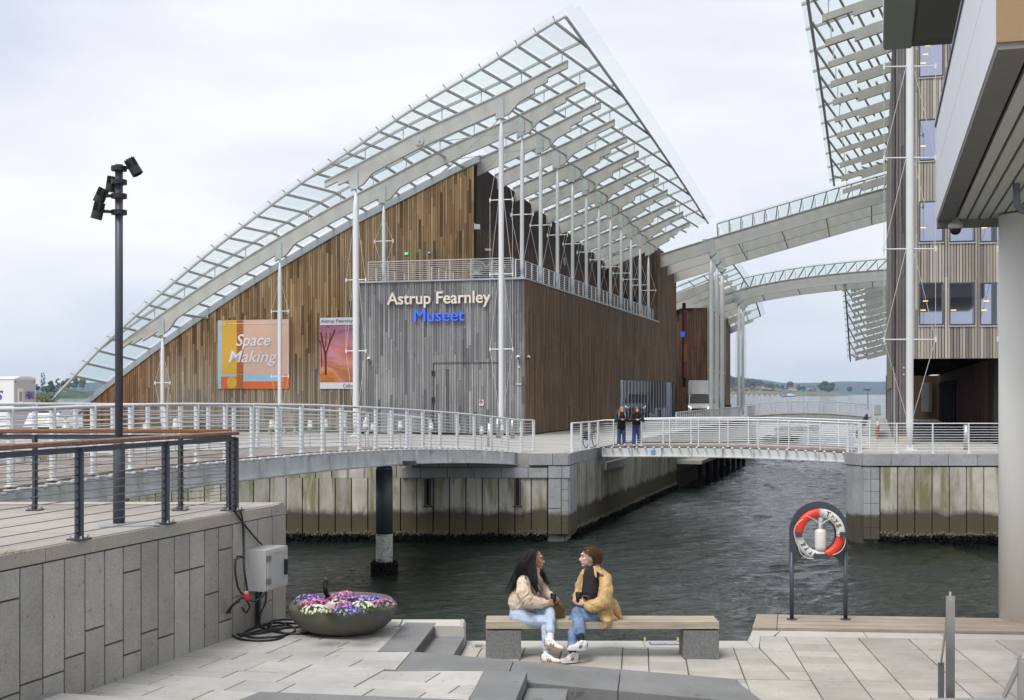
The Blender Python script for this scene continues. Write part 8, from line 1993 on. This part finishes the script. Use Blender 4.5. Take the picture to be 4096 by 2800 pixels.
MB().tube([S(975, 645, 15.46), S(1005, 642, 15.45), S(1038, 655, 15.45), S(1030, 685, 15.45), S(990, 690, 15.45), S(975, 645, 15.46)], 0.006, 6).build('frame', m_bag, sg_)
# ---- two women standing on the footbridge
def stander(label, px_, D, coat_len, hairmat, skin, scarf=None, glove=None, backpack=False, hairlen=0.0):
    zf = z2(0.2) ; b = Vector(((px_ - CX) / F * D, D, zf)); r_ = thing('person', label, 'person', tuple(b), 'women leaning on the footbridge railing')
    def Q(x, y, z): return b + Vector((x, y, z))
    h = Q(0.0, -0.26, 1.50); f = Vector((0.1, -0.93, -0.0)).normalized(); s = Vector((0.93, 0.1, 0)).normalized()
    sh = [('c', Q(0, 0, 0.86), Q(0, -0.12, 1.2), .12, .12), ('c', Q(0, -0.12, 1.2), Q(0, -0.22, 1.38), .10, .05), ('c', Q(0, -0.2, 1.36), h, .05, .05)] + head_shapes(h, f, s)
    for g in (-1, 1):
        sh += [('c', Q(g * .15, -.16, 1.30), Q(g * .25, -.22, 1.06), .045, .04), ('c', Q(g * .25, -.22, 1.06), Q(g * .05, -.46, 1.10), .038, .027), ('c', Q(g * .09, 0, .86), Q(g * .10, 0, .46), .08, .055), ('c', Q(g * .10, 0, .46), Q(g * .11, .03, .09), .052, .036)]
        sh += hand(Q(g * .03, -.49, 1.10), Q(g * .07, -.45, 1.10), (-g, -.4, -.1), (0, -1, -.4), 0.95)
    organic('body', sh, 0.011, skin, r_, 2); face_bits(r_, h, f, s, 1.0, False, hairmat)
    co = [('c', Q(-.07, 0, coat_len + .08), Q(.07, 0, coat_len + .08), .12, .12), ('c', Q(-.06, 0, coat_len + .10), Q(-.04, -0.03, 0.95), .13, .13), ('c', Q(.06, 0, coat_len + .10), Q(.04, -0.03, 0.95), .13, .13), ('c', Q(0, -0.03, 0.95), Q(0, -0.13, 1.22), .15, .145), ('c', Q(-.13, -.16, 1.31), Q(.13, -.16, 1.31), .085, .085), ('c', Q(0, -.2, 1.36), Q(0, -.22, 1.40), .07, .06)]
    for g in (-1, 1): co += [('c', Q(g * .16, -.16, 1.29), Q(g * .26, -.22, 1.06), .068, .06), ('c', Q(g * .26, -.22, 1.06), Q(g * .08, -.44, 1.10), .056, .04)]
    organic('coat', co, 0.012, m_black2, r_, 3)
    organic('jeans', [('c', Q(-.05, 0, .86), Q(.05, 0, .86), .125, .125)] + [x for g in (-1, 1) for x in (('c', Q(g * .08, 0, .84), Q(g * .10, 0, .46), .10, .085), ('c', Q(g * .10, 0, .46), Q(g * .11, .02, .13), .08, .085))], 0.012, m_djean2, r_, 3)
    for g in (-1, 1): organic('shoe', [('c', Q(g * .11, .05, .035), Q(g * .12, -.13, .03), .045, .035)], 0.010, m_shoe if g else m_shoe, r_, 1)
    hh = [('e', h - f * 0.012 + Z * 0.045, (0.098, 0.090, 0.088), rotm(f, s)), ('c', h + f * 0.05 + Z * 0.095, h - f * 0.05 + Z * 0.10, .032, .045), ('c', h + f * 0.06 + Z * 0.075 - s * 0.03, h + f * 0.02 - s * 0.075 + Z * 0.02, .022, .03), ('c', h + f * 0.06 + Z * 0.075 + s * 0.03, h + f * 0.02 + s * 0.075 + Z * 0.02, .022, .03)]
    for g in (-1, 1): hh += [('c', h + s * g * .07 - f * .02, h + s * g * (.085 + hairlen * .3) - Z * (0.14 + hairlen) - f * .02, .04, .022)]
    hh += [('c', h - f * .05, h - f * .06 - Z * 0.16, .07, .05)]
    organic('hair', hh, 0.010, hairmat, r_, 2)
    if hairlen > 0.03: strands(r_, [[h + s * -.07, h + s * -.14 - Z * .06, h + s * -.24 - Z * .04], [h + s * -.07, h + s * -.13 - Z * .12, h + s * -.2 - Z * .13]], 16, 0.01, 0.005, hairmat)
    if glove: organic('glove', hand(Q(-.03, -.49, 1.10), Q(-.08, -.45, 1.10), (1, -.4, -.1), (0, -1, -.4), 1.15), 0.009, glove, r_, 1)
    if backpack:
        for g in (-1, 1): MB().tube([Q(g * .12, -.24, 1.38), Q(g * .13, -.31, 1.25), Q(g * .15, -.25, 1.08)], 0.02, 6).build('backpack_strap', m_strap, r_)
m_djean2 = cloth('dark_blue_denim', (0.02, 0.04, 0.14), (0.06, 0.10, 0.25), 9, 0.4); m_strap = simple('grey_strap', (0.25, 0.30, 0.36), 0.7)
Dw = near2[4].y + 0.52
stander('blonde woman in a long black jacket with red gloves leaning on the footbridge railing', 2486, Dw, 0.66, m_hairB, m_skinR, glove=f_red, backpack=True, hairlen=0.05)
stander('woman with reddish brown hair in a short black jacket leaning on the footbridge railing', 2546, Dw - 0.25, 0.84, m_hairG, m_skinR, hairlen=0.04)
# ================================================================ far shores: trees, houses, boat, haze
m_treeA = simple('far_tree_leaves', (0.035, 0.085, 0.025), 0.9, 0, 0.5, 0.12, rnd=0.3)
m_treeB = simple('far_tree_dark', (0.014, 0.038, 0.016), 0.9, 0, 0.5, 0.12, rnd=0.3)
m_treeC = simple('far_tree_purple', (0.04, 0.02, 0.03), 0.9, 0, 0.4, 0.12)
m_bark = simple('bark', (0.05, 0.04, 0.03), 0.9)
def far_tree(name, label, px_, ybase, ytop, w_px, D, mat, group, shape='round', n=26):
    b = P(px_, ybase, D); H = (ybase - ytop) / F * D; W = w_px / F * D / 2
    t = thing(name, label, 'tree', tuple(b), group)
    MB().tube([b - Z * 0.5, b + Z * H * 0.5], [H * 0.03, H * 0.015], 5).build('trunk', m_bark, t)
    m = MB()
    for i in range(n):
        u = R.uniform(0.0, 1.0)
        if shape == 'column': rad = W * (1 - abs(u - 0.45) ** 1.6); zz = H * (0.08 + 0.88 * u)
        elif shape == 'cone': rad = W * (1.05 - u); zz = H * (0.12 + 0.85 * u)
        else: rad = W * math.sqrt(max(0.05, 1 - (2 * u - 1) ** 2)); zz = H * (0.25 + 0.68 * u)
        a = R.uniform(0, 6.28); rr = rad * R.uniform(0.3, 1.0) * 0.75
        r = W * R.uniform(0.22, 0.42) * (0.6 if shape == 'column' else 1)
        m.blob(b + Vector((math.cos(a) * rr, math.sin(a) * rr, zz)), (r, r, r * 0.8), 6, 4, 0.28)
    m.build('crown', mat, t)
    return t
G1 = 'trees on the far left shore'
far_tree('poplar_tree', 'tall slim poplar on the far left shore right of the trailer', 172, 1570, 1487, 28, 1500, m_treeA, G1, 'column', 60)
far_tree('shore_tree', 'dark purple tree on the far left shore beside the glass roof', 232, 1562, 1512, 26, 1500, m_treeC, G1)
for px_, yb, yt, w in ((205, 1566, 1524, 34), (255, 1560, 1520, 30), (275, 1560, 1510, 40), (190, 1572, 1546, 40), (215, 1572, 1550, 34), (150, 1568, 1536, 22), (300, 1560, 1512, 40), (330, 1560, 1514, 40)):
    far_tree('shore_tree', {205: 'green tree right beside the tall poplar on the far left shore', 255: 'green tree touching the glass roof edge on the far left shore', 190: 'low green bushes under the poplar on the far left shore', 215: 'low green tree under the purple tree on the far left shore', 150: 'green tree between the trailer and the poplar on the far left shore'}.get(px_, f'green far shore tree behind the glass roof tip, {dict([(275, "leftmost"), (300, "middle"), (330, "rightmost")])[px_]} of three' if px_ in (275, 300, 330) else ''), px_, yb, yt, w, 1480, m_treeB if R.random() < 0.4 else m_treeA, G1, n=22)
# leafy bush beside the trailer
bb = thing('bush', 'loose green bush behind the right end of the white trailer', 'bush', tuple(P(160, 1640, 78)))
m = MB(); st = MB(); c = P(172, 1655, 78)
for i in range(14):
    a = R.uniform(-1, 1); st.tube([c + Vector((0, 0, -0.3)), c + Vector((a * 0.4, R.uniform(-.4, .4), 0.6)), c + Vector((a * 1.0, R.uniform(-.5, .5), R.uniform(0.9, 1.2)))], [0.03, 0.02, 0.008], 5)
for i in range(1500):
    p = c + Vector((R.gauss(0, 0.42), R.gauss(0, 0.4), abs(R.gauss(0.5, 0.35)))); u = Vector((R.uniform(-1, 1), R.uniform(-1, 1), R.uniform(-1, 1))).normalized() * 0.055; v = u.cross(Vector((R.uniform(-1, 1), 1, R.uniform(-1, 1)))).normalized() * 0.03
    m.add([p - v, p + u, p + v, p - u], [(0, 1, 2, 3)])
m.build('leaves', simple('bush_leaf', (0.10, 0.15, 0.04), 0.7, 0, 0.4, 4), bb, kind='stuff'); st.build('stems', m_bark, bb, kind='stuff')
# island
rng = random.Random(5)
G2 = 'trees on the island'; G3 = 'houses on the island'
big = [(3160, 1568, 1527, 36, m_treeA, 'broad pale green tree above the ferry on the island'), (3015, 1565, 1530, 18, m_treeB, 'dark pine standing among the yellow island houses'), (3300, 1566, 1524, 40, m_treeB, 'largest dark tree near the right end of the island'), (3285, 1567, 1532, 34, m_treeA, 'green tree at the left of the right-hand clump on the island'), (3328, 1567, 1531, 32, m_treeA, 'green tree at the right of the right-hand clump on the island'), (3312, 1570, 1540, 36, m_treeA, 'low green tree in front of the right-hand clump on the island'), (3399, 1567, 1547, 26, m_treeA, 'lone round tree at the tip of the island')]
for px_, yb, yt, w, mat, lab in big: far_tree('island_tree', lab, px_, yb + 1, yt, w, 2990, mat, G2, n=34)
kk = 0
W12 = ['the middle gardens', 'the pale tree', 'the left edge of the broad pale tree', 'the foot of the broad pale tree', 'the ferry, first of three', 'the ferry, second of three', 'the ferry, last of three', 'the pine', 'the first gardens right of the slim columns', 'the far left gardens, second one', 'the far left end', 'the left foot of the largest dark tree']
for px_, yb, yt, w in ((3065, 1562, 1538, 22), (3085, 1563, 1536, 26), (3110, 1563, 1536, 26), (3130, 1565, 1540, 20), (3195, 1567, 1540, 24), (3215, 1568, 1542, 22), (3240, 1568, 1546, 24), (3050, 1560, 1540, 18), (2990, 1562, 1542, 16), (2960, 1562, 1544, 18), (2930, 1560, 1544, 14), (3255, 1568, 1548, 20)):
    far_tree('island_tree', f'small green tree on the island, by {W12[kk]}', px_, yb, yt, w, 3010, rng.choice([m_treeA, m_treeB, m_treeA]), G2, n=20); kk += 1
fm_ = MB()
for i in range(420):
    px_ = rng.uniform(2850, 3090); yt = interp([(2850, 1508), (2960, 1517), (3010, 1524), (3060, 1536), (3100, 1547)], px_) + rng.uniform(-1, 40)
    if yt > 1560: continue
    p = P(px_, yt, 3950); r = rng.uniform(4, 8); fm_.blob(p, (r, r, r * 1.1), 5, 4, 0.25)
fm_.build('distant_woodland', m_treeB, None, kind='stuff')
hc = {'yellow': (0.50, 0.33, 0.10), 'red': (0.22, 0.03, 0.02), 'white': (0.6, 0.6, 0.56), 'grey': (0.25, 0.26, 0.27)}
hm = {k: simple(f'{k}_house_wall', v, 0.8) for k, v in hc.items()}; rf = {'dark': simple('dark_roof', (0.07, 0.065, 0.065), 0.9), 'red': simple('red_tile_roof', (0.30, 0.07, 0.04), 0.9)}
def house(px_, yb, w_px, h_px, col, roof, label, D=2960):
    b = P(px_, yb, D); w = w_px / F * D; h = h_px / F * D
    t = thing('island_house', label, 'house', tuple(b), G3)
    MB().box(b + Z * h * 0.3, (w, w * 0.7, h * 0.6)).build('wall', hm[col], t)
    x0, y0 = w * 0.55, w * 0.4
    MB().prism([b + Vector((-x0, -y0, h * 0.58)), b + Vector((-x0, 0, h)), b + Vector((-x0, y0, h * 0.58))], (2 * x0, 0, 0)).build('roof', rf[roof], t)
    for k in (-0.25, 0.2): MB().box(b + Vector((w * k, -w * 0.355, h * 0.32)), (w * 0.13, 0.1, h * 0.2)).build('window', m_lw, t)
house(3168, 1561, 30, 13, 'white', 'red', 'white house with a long red tiled roof behind the ferry'); house(3251, 1566, 24, 12, 'red', 'dark', 'dark red house by the shore on the right half of the island', 2940); house(3243, 1559, 22, 14, 'white', 'dark', 'white house standing just above the dark red shore house'); house(3344, 1560, 16, 8, 'red', 'red', 'small red cabin right of the largest island trees')
ORD = 'first second third fourth fifth sixth seventh eighth ninth tenth eleventh twelfth thirteenth fourteenth fifteenth sixteenth seventeenth eighteenth nineteenth twentieth twenty-first twenty-second twenty-third twenty-fourth twenty-fifth twenty-sixth twenty-seventh twenty-eighth twenty-ninth thirtieth'.split()
cols = ['yellow', 'yellow', 'red', 'white', 'yellow', 'grey', 'red', 'yellow']
for i in range(26):
    px_ = 2896 + i * 8.6 + rng.uniform(-2, 2); yb = 1562 + rng.uniform(-9, 4)
    if 3150 < px_: continue
    c_ = cols[rng.randrange(8)]; house(px_, yb, rng.uniform(9, 13), rng.uniform(8, 11), c_, rng.choice(['dark', 'dark', 'red']), f'small {c_} wooden house, {ORD[i]} from the left in the dense row on the island', 2950 + rng.uniform(-8, 8))
for i in range(14):
    px_ = 2880 + i * 21; b = P(px_, 1571 + rng.uniform(0, 3), 2930); t = thing('moored_boat', f'tiny white boat moored at the island shore, {ORD[i]} from the left', 'boat', tuple(b), 'boats along the island shore')
    b.z = zW; MB().box(b + Z * 0.7, (7, 3, 1.4)).box(b + Z * 2, (3, 2, 1.4)).build('hull', m_lw, t)
fe_ = thing('ferry', 'small blue and white working boat crossing in front of the island', 'boat', tuple(G(3155, 1588, 5.6)))
bo = Vector((P(3156, 0, 2100).x, 2100, zW))
MB().prism([bo + Vector((-11, 0, 0)), bo + Vector((10, 0, 0)), bo + Vector((11, 0, 1.6)), bo + Vector((-11.5, 0, 2.2))], (0, 5, 0)).build('hull', simple('blue_hull', (0.03, 0.14, 0.42), 0.5), fe_)
MB().box(bo + Vector((3.4, 2.5, 3.0)), (12, 4.4, 2.8)).box(bo + Vector((1.5, 2.5, 5.2)), (7.0, 3.8, 2.0)).build('cabin', m_lw, fe_)
MB().box(bo + Vector((1.5, 2.5, 6.5)), (8.5, 4.2, 0.6)).build('roof', m_anth, fe_); MB().tube([bo + Vector((-7.5, 2, 2)), bo + Vector((-7.5, 2, 8.5))], 0.25, 5).build('mast_pole', m_anth, fe_); MB().box(bo + Vector((-6, 2.5, 2.8)), (5, 3, 1.4)).build('deck_gear', hm['yellow'], fe_)
# haze: one closed box of thin air round everything
hz = MB().box((0, 4230, 88), (16400, 8520, 190)).build('haze', None, None, kind='stuff')
hmat = bpy.data.materials.new('haze_air'); hmat.use_nodes = True; ht = hmat.node_tree; ht.nodes.clear()
hv = ht.nodes.new('ShaderNodeVolumePrincipled'); ho = ht.nodes.new('ShaderNodeOutputMaterial'); hv.inputs['Color'].default_value = (0.60, 0.79, 1.0, 1); hv.inputs['Density'].default_value = 0.5 / 7000; hv.inputs['Anisotropy'].default_value = 0.0
ht.links.new(hv.outputs[0], ho.inputs['Volume']); hz.data.materials.append(hmat)
